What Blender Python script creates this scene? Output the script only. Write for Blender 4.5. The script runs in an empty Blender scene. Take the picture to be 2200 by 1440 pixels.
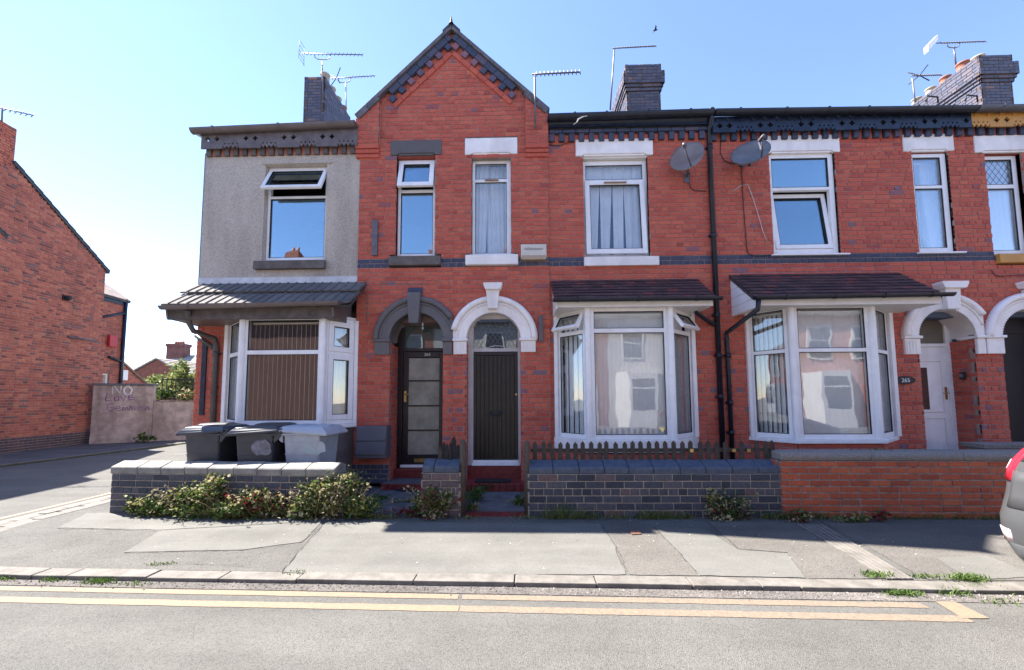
import bpy, bmesh, math, random
from mathutils import Matrix, Vector
random.seed(7)
S = bpy.context.scene
C = S.collection
R = math.radians

# ------------------------------------------------------------------ camera
FPX, PITCH, YAW, ROLL, SHY, CAMH = 820.0, 0.0707, -0.0234, -0.0052, 77.05, 1.5
_f = Vector((math.sin(YAW)*math.cos(PITCH), math.cos(YAW)*math.cos(PITCH), math.sin(PITCH)))
_r = Vector((math.cos(YAW), -math.sin(YAW), 0.0))
_u = _r.cross(_f)
RT = math.cos(ROLL)*_r + math.sin(ROLL)*_u
UP = -math.sin(ROLL)*_r + math.cos(ROLL)*_u
FW = _f
CAM = Vector((0, 0, CAMH))
cd = bpy.data.cameras.new('camera')
cam = bpy.data.objects.new('camera', cd); C.objects.link(cam)
cd.sensor_width = 36; cd.lens = 36*FPX/2200; cd.shift_y = SHY/2200
cd.clip_start = .05; cd.clip_end = 2000
m = Matrix((RT, UP, -FW)).transposed().to_4x4(); m.translation = CAM
cam.matrix_world = m
S.camera = cam

# ------------------------------------------------------------------ light
SUN_EL = R(53)
SUN_DIR = Vector((-2.2, 1, 0)).normalized()*math.cos(SUN_EL) + Vector((0, 0, math.sin(SUN_EL)))
W = bpy.data.worlds.new('World'); S.world = W; W.use_nodes = True
nt = W.node_tree; bg = nt.nodes['Background']
sky = nt.nodes.new('ShaderNodeTexSky'); sky.sky_type = 'NISHITA'; sky.sun_disc = False
sky.sun_elevation = SUN_EL; sky.sun_rotation = math.atan2(SUN_DIR.x, SUN_DIR.y)
sky.air_density = 1.0; sky.dust_density = .04; sky.ozone_density = 2.2
tint = nt.nodes.new('ShaderNodeMixRGB'); tint.blend_type = 'MULTIPLY'; tint.inputs[0].default_value = 1; tint.inputs[2].default_value = (.98, .955, 1.05, 1)
nt.links.new(sky.outputs[0], tint.inputs[1]); nt.links.new(tint.outputs[0], bg.inputs[0]); bg.inputs[1].default_value = 0.084
sd = bpy.data.lights.new('sun', 'SUN'); so = bpy.data.objects.new('sun', sd); C.objects.link(so)
sd.energy = 4.8; sd.angle = R(.55); sd.color = (1, .93, .84)
so.rotation_euler = SUN_DIR.to_track_quat('Z', 'Y').to_euler(); so.location = (0, 0, 30)
S.view_settings.view_transform = 'Standard'; S.view_settings.look = 'None'
S.view_settings.exposure = 2.15; S.view_settings.gamma = 1; S.view_settings.use_curve_mapping = False
S.cycles.max_bounces = 8; S.cycles.transparent_max_bounces = 16

# ------------------------------------------------------------------ geometry of the place
F = 6.6                                   # the plane of the house fronts (metres from the camera)
def ray(px, py):
    return FW + (px-1100)/FPX*RT + (-(py-720)+SHY)/FPX*UP
def pt(px, py, Y=F):                      # point on the upright plane y = Y
    d = ray(px, py); return CAM + d*(Y/d.y)
def gp(px, py, z=0.0):                    # point on the level plane z
    d = ray(px, py); return CAM + d*((z-CAMH)/d.z)
def frame(p0, p1, z=0.0):                 # wall frame: u along p0>p1, n outward (to the right hand side of u seen from above), z up
    u = Vector((p1[0]-p0[0], p1[1]-p0[1], 0)); w = u.length; u.normalize()
    n = Vector((u.y, -u.x, 0))
    M = Matrix((u, n, Vector((0, 0, 1)))).transposed().to_4x4(); M.translation = (p0[0], p0[1], z)
    return M, w
FM = Matrix(((1, 0, 0, 0), (0, -1, 0, F), (0, 0, 1, 0), (0, 0, 0, 1)))   # facade frame: u = x, n = -y

# ------------------------------------------------------------------ materials
MATS = {}
def mat(name, col, rough=.7, var=.12, scale=6, metal=0, bump=0, bscale=60, col2=None, spec=.4, stain=0):
    if name in MATS: return MATS[name]
    m = bpy.data.materials.new(name); m.use_nodes = True; n = m.node_tree.nodes; l = m.node_tree.links
    b = n['Principled BSDF']; b.inputs['Roughness'].default_value = rough; b.inputs['Metallic'].default_value = metal
    b.inputs['Specular IOR Level'].default_value = spec
    g = n.new('ShaderNodeNewGeometry')
    t = n.new('ShaderNodeTexNoise'); t.inputs['Scale'].default_value = scale; t.inputs['Detail'].default_value = 8
    t.inputs['Roughness'].default_value = .65
    l.new(g.outputs['Position'], t.inputs['Vector'])
    r = n.new('ShaderNodeValToRGB')
    c2 = col2 or [max(0, c*(1-var*2)) for c in col]
    r.color_ramp.elements[0].position = .32; r.color_ramp.elements[0].color = (*c2, 1)
    r.color_ramp.elements[1].position = .68; r.color_ramp.elements[1].color = (*[min(1, c*(1+var*.6)) for c in col], 1)
    l.new(t.outputs['Fac'], r.inputs['Fac']); out = r.outputs['Color']
    if stain:
        t2 = n.new('ShaderNodeTexNoise'); t2.inputs['Scale'].default_value = 1.1; t2.inputs['Detail'].default_value = 5
        mp = n.new('ShaderNodeMapping'); mp.inputs['Scale'].default_value = (2.2, 2.2, .55)
        l.new(g.outputs['Position'], mp.inputs['Vector']); l.new(mp.outputs[0], t2.inputs['Vector'])
        rr = n.new('ShaderNodeValToRGB'); rr.color_ramp.elements[0].position = .45; rr.color_ramp.elements[1].position = .7
        l.new(t2.outputs['Fac'], rr.inputs['Fac'])
        mm = n.new('ShaderNodeMath'); mm.operation = 'MULTIPLY'; mm.inputs[1].default_value = stain; l.new(rr.outputs[0], mm.inputs[0])
        mx = n.new('ShaderNodeMixRGB'); mx.blend_type = 'MULTIPLY'; mx.inputs[2].default_value = (.35, .32, .3, 1)
        l.new(mm.outputs[0], mx.inputs[0]); l.new(out, mx.inputs[1]); out = mx.outputs[0]
    l.new(out, b.inputs['Base Color'])
    if bump:
        tb = n.new('ShaderNodeTexNoise'); tb.inputs['Scale'].default_value = bscale; tb.inputs['Detail'].default_value = 3
        l.new(g.outputs['Position'], tb.inputs['Vector'])
        bp = n.new('ShaderNodeBump'); bp.inputs['Strength'].default_value = bump; bp.inputs['Distance'].default_value = .01
        l.new(tb.outputs['Fac'], bp.inputs['Height']); l.new(bp.outputs[0], b.inputs['Normal'])
    MATS[name] = m; return m

def toned(name, stops, rough=.75, attr=False, grain=.25, gscale=40, bump=.25, soot=0, trans=0):
    """a material whose colour follows one number per piece: the object's colour (red channel) or the face attribute 'tone'"""
    key = name + ('_joined' if attr else '')
    if key in MATS: return MATS[key]
    m = bpy.data.materials.new(key); m.use_nodes = True; n = m.node_tree.nodes; l = m.node_tree.links
    b = n['Principled BSDF']; b.inputs['Roughness'].default_value = rough; b.inputs['Specular IOR Level'].default_value = .35
    if attr:
        a = n.new('ShaderNodeAttribute'); a.attribute_name = 'tone'; val = a.outputs['Fac']
    else:
        a = n.new('ShaderNodeObjectInfo'); s = n.new('ShaderNodeSeparateColor'); l.new(a.outputs['Color'], s.inputs[0]); val = s.outputs[0]
    r = n.new('ShaderNodeValToRGB'); e = r.color_ramp.elements
    e[0].position, e[0].color = stops[0][0], (*stops[0][1], 1); e[1].position, e[1].color = stops[-1][0], (*stops[-1][1], 1)
    for p, c in stops[1:-1]:
        x = e.new(p); x.color = (*c, 1)
    l.new(val, r.inputs[0])
    g = n.new('ShaderNodeNewGeometry'); t = n.new('ShaderNodeTexNoise'); t.inputs['Scale'].default_value = gscale; t.inputs['Detail'].default_value = 6
    l.new(g.outputs['Position'], t.inputs['Vector'])
    mr = n.new('ShaderNodeMapRange'); mr.inputs[1].default_value = .3; mr.inputs[2].default_value = .7; mr.inputs[3].default_value = 1-grain; mr.inputs[4].default_value = 1+grain*.5
    l.new(t.outputs['Fac'], mr.inputs[0])
    mx = n.new('ShaderNodeMixRGB'); mx.blend_type = 'MULTIPLY'; mx.inputs[0].default_value = 1
    l.new(r.outputs[0], mx.inputs[1]); l.new(mr.outputs[0], mx.inputs[2]); out = mx.outputs[0]
    if soot:
        t2 = n.new('ShaderNodeTexNoise'); t2.inputs['Scale'].default_value = 1.0; t2.inputs['Detail'].default_value = 6; t2.inputs['Roughness'].default_value = .6
        mp = n.new('ShaderNodeMapping'); mp.inputs['Scale'].default_value = (1.3, 1.3, .45); l.new(g.outputs['Position'], mp.inputs['Vector']); l.new(mp.outputs[0], t2.inputs['Vector'])
        m2 = n.new('ShaderNodeMapRange'); m2.inputs[1].default_value = .5; m2.inputs[2].default_value = .72; m2.inputs[3].default_value = 0; m2.inputs[4].default_value = soot
        l.new(t2.outputs['Fac'], m2.inputs[0])
        m3 = n.new('ShaderNodeMixRGB'); m3.blend_type = 'MULTIPLY'; m3.inputs[2].default_value = (.45, .4, .42, 1)
        l.new(m2.outputs[0], m3.inputs[0]); l.new(out, m3.inputs[1]); out = m3.outputs[0]
    l.new(out, b.inputs['Base Color'])
    if bump:
        bp = n.new('ShaderNodeBump'); bp.inputs['Strength'].default_value = bump; bp.inputs['Distance'].default_value = .004
        l.new(t.outputs['Fac'], bp.inputs['Height']); l.new(bp.outputs[0], b.inputs['Normal'])
    if trans:
        tr = n.new('ShaderNodeBsdfTranslucent'); l.new(out, tr.inputs[0])
        ms = n.new('ShaderNodeMixShader'); ms.inputs[0].default_value = trans
        l.new(b.outputs[0], ms.inputs[1]); l.new(tr.outputs[0], ms.inputs[2])
        l.new(ms.outputs[0], n['Material Output'].inputs[0])
    MATS[key] = m; return m

RED = [(0, (.29, .052, .040)), (.25, (.44, .082, .054)), (.5, (.53, .114, .072)), (.72, (.57, .142, .082)), (.8, (.36, .076, .066)), (.86, (.27, .115, .14)), (.9, (.22, .125, .17)), (.94, (.070, .078, .12)), (1, (.05, .06, .105))]
OLD = [(0, (.20, .066, .055)), (.3, (.38, .105, .072)), (.6, (.48, .145, .092)), (.8, (.52, .185, .11)), (.9, (.15, .085, .09)), (1, (.08, .065, .08))]
BLUE = [(0, (.035, .04, .055)), (.4, (.065, .07, .09)), (.7, (.10, .095, .11)), (.9, (.13, .085, .085)), (1, (.20, .07, .05))]
ORANGE = [(0, (.33, .07, .035)), (.5, (.46, .10, .042)), (.8, (.50, .13, .055)), (1, (.26, .08, .05))]
STACK = [(0, (.060, .066, .10)), (.5, (.092, .095, .135)), (.8, (.15, .115, .125)), (1, (.28, .13, .10))]
PALE = [(0, (.10, .085, .095)), (.5, (.19, .15, .15)), (.8, (.28, .18, .15)), (1, (.36, .17, .12))]
def glass(name, refl, tint=(.9, .95, 1), rough=0.0, trans=(.85, .9, .92)):
    if name in MATS: return MATS[name]
    m = bpy.data.materials.new(name); m.use_nodes = True; n = m.node_tree.nodes; l = m.node_tree.links
    n.remove(n['Principled BSDF'])
    g = n.new('ShaderNodeBsdfGlossy'); g.inputs['Color'].default_value = (*tint, 1); g.inputs['Roughness'].default_value = rough
    t = n.new('ShaderNodeBsdfTransparent'); t.inputs['Color'].default_value = (*trans, 1)
    f = n.new('ShaderNodeLayerWeight'); f.inputs['Blend'].default_value = .25
    mr = n.new('ShaderNodeMapRange'); mr.inputs[3].default_value = refl; mr.inputs[4].default_value = min(1, refl+.6)
    l.new(f.outputs['Fresnel'], mr.inputs[0])
    x = n.new('ShaderNodeMixShader'); l.new(mr.outputs[0], x.inputs[0]); l.new(t.outputs[0], x.inputs[1]); l.new(g.outputs[0], x.inputs[2])
    tc = n.new('ShaderNodeNewGeometry'); tn = n.new('ShaderNodeTexNoise'); tn.inputs['Scale'].default_value = 2.2; tn.inputs['Detail'].default_value = 1
    l.new(tc.outputs['Position'], tn.inputs['Vector'])
    bp = n.new('ShaderNodeBump'); bp.inputs['Strength'].default_value = .10; bp.inputs['Distance'].default_value = .02
    l.new(tn.outputs['Fac'], bp.inputs['Height']); l.new(bp.outputs[0], g.inputs['Normal'])
    l.new(x.outputs[0], n['Material Output'].inputs[0])
    MATS[name] = m; return m

UPVC = mat('white_plastic', (.88, .87, .87), .35, .05, 5, stain=.14)
UPVC2 = mat('cream_white_paint', (.76, .73, .68), .5, .06, 3)
STONEW = mat('white_painted_stone', (.90, .85, .82), .6, .06, 5, bump=.2, bscale=30, stain=.30)
STONEG = mat('grey_painted_stone', (.14, .13, .135), .6, .1, 5, bump=.2, bscale=40)
STONEB = mat('brown_grey_stone', (.145, .125, .115), .8, .2, 7, bump=.3, bscale=50)
DASH = mat('grey_pebbledash', (.60, .525, .445), .95, .2, 55, bump=.9, bscale=130, stain=.38)
MORT = mat('pale_mortar', (.36, .275, .235), .95, .18, 12)
MORTD = mat('dark_mortar', (.12, .085, .08), .95, .2, 12)
MORTL = mat('buff_mortar', (.42, .36, .28), .95, .2, 12, bump=.4)
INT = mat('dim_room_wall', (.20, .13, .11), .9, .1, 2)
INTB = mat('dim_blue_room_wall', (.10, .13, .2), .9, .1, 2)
SLATE = mat('grey_slate', (.07, .07, .08), .6, .2, 5)
BLACKP = mat('black_gutter_plastic', (.018, .022, .035), .35, .25, 6)
NAVY = mat('dark_blue_gloss_paint', (.017, .027, .056), .35, .3, 8)
BROWNP = mat('brown_grey_paint', (.15, .12, .115), .45, .12, 4)
BROWNW = mat('weathered_brown_board', (.13, .105, .095), .7, .25, 9, bump=.2, stain=.3)
OCHRE = mat('ochre_paint', (.55, .27, .06), .5, .08, 4)
GL = glass('window_glass', .34, (.66, .84, .93))
GLS = glass('window_glass_bright', .075, (.95, .97, 1), trans=(.97, .98, .98))
GLD = glass('window_glass_dark', .09, (.9, .95, 1))
DARKW = mat('dark_brown_door_paint', (.021, .016, .019), .35, .2, 6)
FROST = mat('frosted_glass', (.30, .295, .25), .25, .2, 3.5, bump=.35, bscale=60)
LEAD = mat('lead_grey_flashing', (.22, .25, .31), .5, .3, 6, bump=.3, bscale=12)
FLASHW = mat('white_flashing', (.62, .62, .64), .5, .15, 5)
REDT = mat('red_quarry_tile', (.21, .030, .028), .45, .25, 12)
CURT = mat('pale_net_curtain', (.74, .76, .78), .9, .05, 4)
CURB = mat('blue_curtain', (.13, .24, .50), .9, .1, 4)
BLIND = mat('white_blind_fabric', (.78, .78, .76), .8, .04, 4)
BEIGE = mat('beige_blind_fabric', (.78, .70, .60), .8, .04, 4)
GALV = mat('weathered_aluminium', (.15, .14, .16), .5, .2, 10, metal=.2)
CABLE = mat('black_cable', (.02, .02, .024), .6, .1, 4)

# ------------------------------------------------------------------ mesh builder
class MB:
    def __init__(s): s.v = []; s.f = []; s.t = []; s.mi = []; s.sm = []
    def add(s, vs, fs, M=None, tone=0.0, mi=0, smooth=False):
        o = len(s.v)
        s.v += [tuple(M @ Vector(p)) if M is not None else tuple(p) for p in vs]
        neg = M is not None and M.determinant() < 0
        for f in fs:
            s.f.append([o+i for i in (reversed(f) if neg else f)]); s.t.append(tone); s.mi.append(mi); s.sm.append(smooth)
        return s
    def box(s, x0, x1, y0, y1, z0, z1, M=None, tone=0.0, mi=0):
        vs = [(x, y, z) for z in (z0, z1) for y in (y0, y1) for x in (x0, x1)]
        return s.add(vs, [(0, 2, 3, 1), (4, 5, 7, 6), (0, 1, 5, 4), (2, 6, 7, 3), (0, 4, 6, 2), (1, 3, 7, 5)], M, tone, mi)
    def quad(s, a, b, c, d, M=None, tone=0.0, mi=0): return s.add([a, b, c, d], [(0, 1, 2, 3)], M, tone, mi)
    def prism(s, poly, n0, n1, M=None, tone=0.0, mi=0):      # poly in (u, z), pushed along n
        k = len(poly)
        vs = [(p[0], n0, p[1]) for p in poly] + [(p[0], n1, p[1]) for p in poly]
        fs = [tuple(range(k)), tuple(range(2*k-1, k-1, -1))] + [(i, k+i, k+(i+1) % k, (i+1) % k) for i in range(k)]
        return s.add(vs, fs, M, tone, mi)
    def prof(s, poly, u0, u1, M=None, tone=0.0, mi=0):       # poly in (n, z), swept along u
        k = len(poly)
        vs = [(u0, p[0], p[1]) for p in poly] + [(u1, p[0], p[1]) for p in poly]
        fs = [tuple(range(k)), tuple(range(2*k-1, k-1, -1))] + [(i, k+i, k+(i+1) % k, (i+1) % k) for i in range(k)]
        return s.add(vs, fs, M, tone, mi)
    def tube(s, path, r, seg=8, M=None, mi=0, caps=True):
        path = [Vector(p) for p in path]; vs = []; fs = []; n = len(path)
        rr = r if isinstance(r, (list, tuple)) else [r]*n
        prev = None
        for i, p in enumerate(path):
            t = (path[min(i+1, n-1)] - path[max(i-1, 0)]).normalized()
            a = Vector((0, 0, 1)) if abs(t.z) < .9 else Vector((1, 0, 0))
            if prev is not None: a = prev
            b = t.cross(a).normalized(); c = b.cross(t).normalized(); prev = c
            for k in range(seg):
                q = 2*math.pi*k/seg
                vs.append(p + rr[i]*(math.cos(q)*b + math.sin(q)*c))
        for i in range(n-1):
            for k in range(seg):
                k2 = (k+1) % seg
                fs.append((i*seg+k, i*seg+k2, (i+1)*seg+k2, (i+1)*seg+k))
        if caps: fs += [tuple(range(seg-1, -1, -1)), tuple(range((n-1)*seg, n*seg))]
        return s.add(vs, fs, M, 0, mi, True)
    def lathe(s, prof, seg=16, M=None, mi=0):                # prof: (r, z)
        vs = []; fs = []
        for r, z in prof:
            for k in range(seg):
                q = 2*math.pi*k/seg; vs.append((r*math.cos(q), r*math.sin(q), z))
        for i in range(len(prof)-1):
            for k in range(seg):
                k2 = (k+1) % seg; fs.append((i*seg+k, i*seg+k2, (i+1)*seg+k2, (i+1)*seg+k))
        return s.add(vs, fs, M, 0, mi, True)
    def mesh(s, name, mats):
        me = bpy.data.meshes.new(name); me.from_pydata(s.v, [], s.f)
        for m in (mats if isinstance(mats, (list, tuple)) else [mats]): me.materials.append(m)
        me.polygons.foreach_set('material_index', s.mi); me.polygons.foreach_set('use_smooth', s.sm)
        if any(s.t):
            a = me.attributes.new('tone', 'FLOAT', 'FACE'); a.data.foreach_set('value', s.t)
        me.update(); return me
    def build(s, name, mats, parent=None, autosmooth=True, bevel=0):
        me = s.mesh(name, mats); o = bpy.data.objects.new(name, me); C.objects.link(o); attach(o, parent)
        if bevel:
            b = o.modifiers.new('bevel', 'BEVEL'); b.width = bevel; b.segments = 2; b.limit_method = 'ANGLE'
        return o
def attach(o, parent):
    if parent is not None:
        o.parent = parent
        if parent.get('_root'): o.matrix_parent_inverse = Matrix.Translation(-Vector(parent.location))
def thing(name, label, cat, loc=(0, 0, 0), group=None):
    o = bpy.data.objects.new(name, None); C.objects.link(o); o.location = loc; o.empty_display_size = .2
    o['_root'] = 1; tag(o, label, cat, group); return o
def tag(o, label, cat, group=None):
    o['label'] = label; o['category'] = cat
    if group: o['group'] = group
    return o
def struct(o): o['kind'] = 'structure'; return o
def stuff(o): o['kind'] = 'stuff'; return o
def copy_tree(o, parent=None):
    c = o.copy(); C.objects.link(c)
    if parent: c.parent = parent
    for ch in list(o.children): copy_tree(ch, c)
    return c
def poly_mesh(name, outlines, depth, M=None, bevel=0):
    """flat outlines in (u, z), holes allowed, given a thickness along n"""
    cu = bpy.data.curves.new(name, 'CURVE'); cu.dimensions = '2D'; cu.fill_mode = 'BOTH'; cu.extrude = depth/2; cu.bevel_depth = bevel
    for ol in outlines:
        sp = cu.splines.new('POLY'); sp.points.add(len(ol)-1); sp.use_cyclic_u = True
        for p, q in zip(sp.points, ol): p.co = (q[0], q[1], 0, 1)
    ob = bpy.data.objects.new(name, cu); me = bpy.data.meshes.new_from_object(ob); bpy.data.objects.remove(ob); bpy.data.curves.remove(cu)
    A = Matrix(((1, 0, 0, 0), (0, 0, 1, depth/2), (0, 1, 0, 0), (0, 0, 0, 1)))
    me.transform((M if M is not None else Matrix()) @ A); me.flip_normals() if False else None
    me.materials.clear(); return me
def obj(name, me, m, parent=None):
    me.materials.clear(); me.materials.append(m); o = bpy.data.objects.new(name, me); C.objects.link(o); attach(o, parent); return o
def text_obj(name, body, size, M, m, parent=None, depth=.004, align='CENTER', shear=0):
    cu = bpy.data.curves.new(name, 'FONT'); cu.body = body; cu.size = size; cu.extrude = depth/2; cu.align_x = align; cu.align_y = 'CENTER'; cu.shear = shear
    ob = bpy.data.objects.new(name, cu); C.objects.link(ob); bpy.context.view_layer.update()
    me = bpy.data.meshes.new_from_object(ob.evaluated_get(bpy.context.evaluated_depsgraph_get())); bpy.data.objects.remove(ob)
    A = Matrix(((1, 0, 0, 0), (0, 0, 1, depth/2), (0, 1, 0, 0), (0, 0, 0, 1)))
    me.transform(M @ A); return obj(name, me, m, parent)

# ------------------------------------------------------------------ bricks, laid one by one
def brick_unit(w, h, d, ch=.005):
    mb = MB(); a, b = w/2, h/2; c = ch
    vs = [(-a, 0, -b), (a, 0, -b), (a, 0, b), (-a, 0, b), (-a, d-c, -b), (a, d-c, -b), (a, d-c, b), (-a, d-c, b), (-a+c, d, -b+c), (a-c, d, -b+c), (a-c, d, b-c), (-a+c, d, b-c)]
    fs = []
    for i in range(4):
        j = (i+1) % 4; fs += [(i, 4+i, 4+j, j), (4+i, 8+i, 8+j, 4+j)]
    fs.append((8, 9, 10, 11)[::-1]); mb.add(vs, fs); return mb
def subtract(iv, ex):
    out = [iv]
    for a, b in ex:
        nx = []
        for p, q in out:
            if b <= p or a >= q: nx.append((p, q)); continue
            if a > p: nx.append((p, a))
            if b < q: nx.append((b, q))
        out = nx
    return [(p, q) for p, q in out if q-p > .012]
class Brickwork:
    def __init__(s, parent, stops, mort, mname, limit=300, depth=.030, soot=0, grain=.25, rough=.75):
        s.rough = rough
        s.p = parent; s.stops = stops; s.mort = mort; s.mn = mname; s.limit = limit; s.b = []; s.ml = []; s.d = depth; s.soot = soot; s.grain = grain
    def wall(s, M, u0, u1, z0, z1, tone, excl=None, ch=.08, bl=.24, j=.011, bond='mixed', backing=True, zb=None):
        n = int(round((z1-z0)/ch)); ch = (z1-z0)/n; s.mm = MB(); s.ml.append(s.mm)
        for r in range(n):
            za, zc = z0+r*ch, z0+(r+1)*ch; zm = (za+zc)/2
            ex = excl(za, zc) if excl else []
            if backing:
                for a, b in subtract((u0, u1), ex):
                    s.mm.box(a, b, -.05, s.d-.009, za, zc, M)
            header = {'header': True, 'stretcher': False, 'mixed': (r % 4 == 3), 'flemish': None, 'english': r % 2 == 1}[bond]
            u = u0 - (bl/2 if r % 2 else 0) - random.uniform(0, .02); k = 0
            while u < u1:
                hd = (k % 2 == r % 2) if header is None else header
                if header is False and random.random() < .04: hd = True
                L = (bl/2 if hd else bl)*random.uniform(.97, 1.03)
                if u < u0+.03 and u+L-j < u0+.055: L = u0+.055+j-u
                for a, b in subtract((max(u, u0), min(u+L-j, u1)), ex):
                    s.b.append((M, a, b, za+j/2, zc-j/2, tone(( a+b)/2, zm, hd, r), random.uniform(-.002, .0025)))
                u += L; k += 1
    def finish(s, limit=None):
        limit = s.limit if limit is None else limit
        def size(b):
            M, a, c, z0, z1, t, p = b
            q = M @ Vector(((a+c)/2, s.d, (z0+z1)/2)) - CAM; w = q.dot(FW)
            if w < .3: return 0
            px = 1100+FPX*q.dot(RT)/w; py = 720-FPX*q.dot(UP)/w+SHY
            if not (-10 < px < 2210 and -10 < py < 1450): return 0
            nn = (M.to_3x3() @ Vector((0, 1, 0))).dot(-q.normalized())
            return max(0, nn)*(c-a)*(z1-z0)/w/w
        s.b.sort(key=size, reverse=True)
        big = [b for b in s.b[:limit] if size(b) > 0]; rest = s.b[len(big):]
        ob_m = toned(s.mn, s.stops, s.rough, attr=False, soot=s.soot, grain=s.grain); jm = toned(s.mn, s.stops, s.rough, attr=True, soot=s.soot, grain=s.grain)
        if big:
            me = brick_unit(.2, .07, s.d).mesh('brick', ob_m)
            for M, a, c, z0, z1, t, p in big:
                o = bpy.data.objects.new('brick', me); C.objects.link(o); attach(o, s.p)
                o.matrix_basis = M @ Matrix.Translation(((a+c)/2, p, (z0+z1)/2)) @ Matrix.Rotation(random.uniform(-.006, .006), 4, 'Y') @ Matrix.Diagonal(((c-a)/.2, 1, (z1-z0)/.07, 1))
                o.color = (t, 0, 0, 1)
        if rest:
            mb = MB(); u = brick_unit(.2, .07, s.d)
            for M, a, c, z0, z1, t, p in rest:
                T = M @ Matrix.Translation(((a+c)/2, p, (z0+z1)/2)) @ Matrix.Diagonal(((c-a)/.2, 1, (z1-z0)/.07, 1))
                mb.add(u.v, u.f, T, t+1e-6)
            stuff(mb.build('brickwork', jm, s.p))
        for q in s.ml:
            if q.f: q.build('mortar', s.mort, s.p)
def rects(rs):
    return lambda z0, z1: [(a, b) for a, b, c, d in rs if c < (z0+z1)/2 < d]
def disc(cx, cz, r, zfloor):
    def f(z0, z1):
        zm = (z0+z1)/2
        if zm < zfloor: return []
        if zm <= cz: return []
        h = zm-cz
        return [(cx-math.sqrt(r*r-h*h), cx+math.sqrt(r*r-h*h))] if h < r else []
    return f

# ------------------------------------------------------------------ windows
def ringbars(mb, w, h, l, r, t, b, n0, n1, M, trans=(), mull=()):
    mb.box(0, l, n0, n1, 0, h, M); mb.box(w-r, w, n0, n1, 0, h, M)
    mb.box(l, w-r, n0, n1, 0, b, M); mb.box(l, w-r, n0, n1, h-t, h, M)
    for z, th in trans: mb.box(l, w-r, n0, n1-.002, z-th/2, z+th/2, M)
    for u, th in mull: mb.box(u-th/2, u+th/2, n0, n1-.004, b, h-t, M)
def bead(mb, u0, u1, z0, z1, M, g=.012, n=-.012):
    pass
def window(parent, M, w, h, l=.06, r=.06, t=.06, b=.07, trans=(), dep=.07, m=None, gl=None, sash={}, name='window'):
    """frame in local (u, n, z); panes and opening sashes become its children"""
    m = m or UPVC; gl = gl or GL
    mb = MB(); ringbars(mb, w, h, l, r, t, b, -dep, 0, M, trans)
    wo = mb.build(name, m, parent, bevel=.006)
    edges = [b]
    for z, th in sorted(trans): edges += [z-th/2, z+th/2]
    edges.append(h-t)
    for i in range(0, len(edges), 2):
        z0, z1 = edges[i], edges[i+1]; k = i//2; s = sash.get(k)
        T = Matrix()
        fr = 0
        if s:
            fr = s.get('fw', .05); a = R(s.get('angle', 0)); g = s.get('over', .0)
            if s.get('hinge', 'top') == 'top': T = Matrix.Translation((0, 0, z1)) @ Matrix.Rotation(a, 4, 'X') @ Matrix.Translation((0, 0, -z1))
            else: T = Matrix.Translation((0, 0, z0)) @ Matrix.Rotation(-a, 4, 'X') @ Matrix.Translation((0, 0, -z0))
            sb = MB(); L = l-g
            B = M @ T @ Matrix.Translation((L, .016, z0-g)); ringbars(sb, w-l-r+2*g, z1-z0+2*g, fr, fr, fr, fr, -.05, 0, B)
            sb.build('sash', m, wo, bevel=.006)
            z0 += fr-g; z1 -= fr-g
        p = MB(); e = fr - (s.get('over', 0) if s else 0)
        p.box(l+e-.008, w-r-e+.008, -.034, -.026, z0-.008, z1+.008, M @ T)
        p.build('pane', gl, wo)
        gs = MB(); MT = M @ T; a0, a1 = l+e, w-r-e; q = .009; n0, n1 = -.024, -.006
        if s: n0, n1 = -.02, .008
        gs.box(a0, a0+q, n0, n1, z0, z1, MT); gs.box(a1-q, a1, n0, n1, z0, z1, MT); gs.box(a0+q, a1-q, n0, n1, z0, z0+q, MT); gs.box(a0+q, a1-q, n0, n1, z1-q, z1, MT)
        gs.build('gasket', CABLE, wo)
    return wo
def vblind(M, w, z0, z1, n, ang, dist, label, m=None, group=None, jitter=3, wd=.089):
    th = thing('vertical_blind', label, 'blind', tuple((M @ Vector((w/2, -dist, z0)))[:]), group)
    mb = MB(); mb.box(0, w, -dist-.02, -dist+.02, z1-.03, z1, M); mb.build('head_rail', m or BLIND, th)
    sl = MB(); N = 5
    for i in range(N):
        a, b = -wd/2+wd*i/N, -wd/2+wd*(i+1)/N; ca = lambda x: .006*(1-(2*x/wd)**2)
        sl.add([(a, ca(a), z0), (b, ca(b), z0), (b, ca(b), z1-.03), (a, ca(a), z1-.03)], [(0, 1, 2, 3)], smooth=True)
    me = sl.mesh('slat', m or BLIND)
    for i in range(n):
        o = bpy.data.objects.new('slat', me); C.objects.link(o); attach(o, th)
        o.matrix_basis = M @ Matrix.Translation(((i+.5)*w/n, -dist, 0)) @ Matrix.Rotation(R(ang+random.uniform(-jitter, jitter)), 4, 'Z')
    return th
def curtain(M, u0, u1, z0, z1, dist, label, m, folds=6, amp=.03, gather=0.0, name='curtain', group=None):
    mb = MB(); nu, nz = folds*8, 8; vs = []; fs = []
    ph = random.uniform(0, 6)
    for j in range(nz+1):
        t = j/nz
        for i in range(nu+1):
            s = i/nu; q = s*(1-gather*t) if gather >= 0 else 1-(1-s)*(1+gather*t)
            vs.append((u0+(u1-u0)*q, -dist+amp*math.sin(ph+s*folds*6.283+.6*math.sin(3*s+t))*(0.5+.5*t), z1+(z0-z1)*t))
    for j in range(nz):
        for i in range(nu):
            a = j*(nu+1)+i; fs.append((a, a+1, a+nu+2, a+nu+1))
    mb.add(vs, fs, M, 0, 0, True); return tag(mb.build(name, m), label, 'curtain', group)
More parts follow.
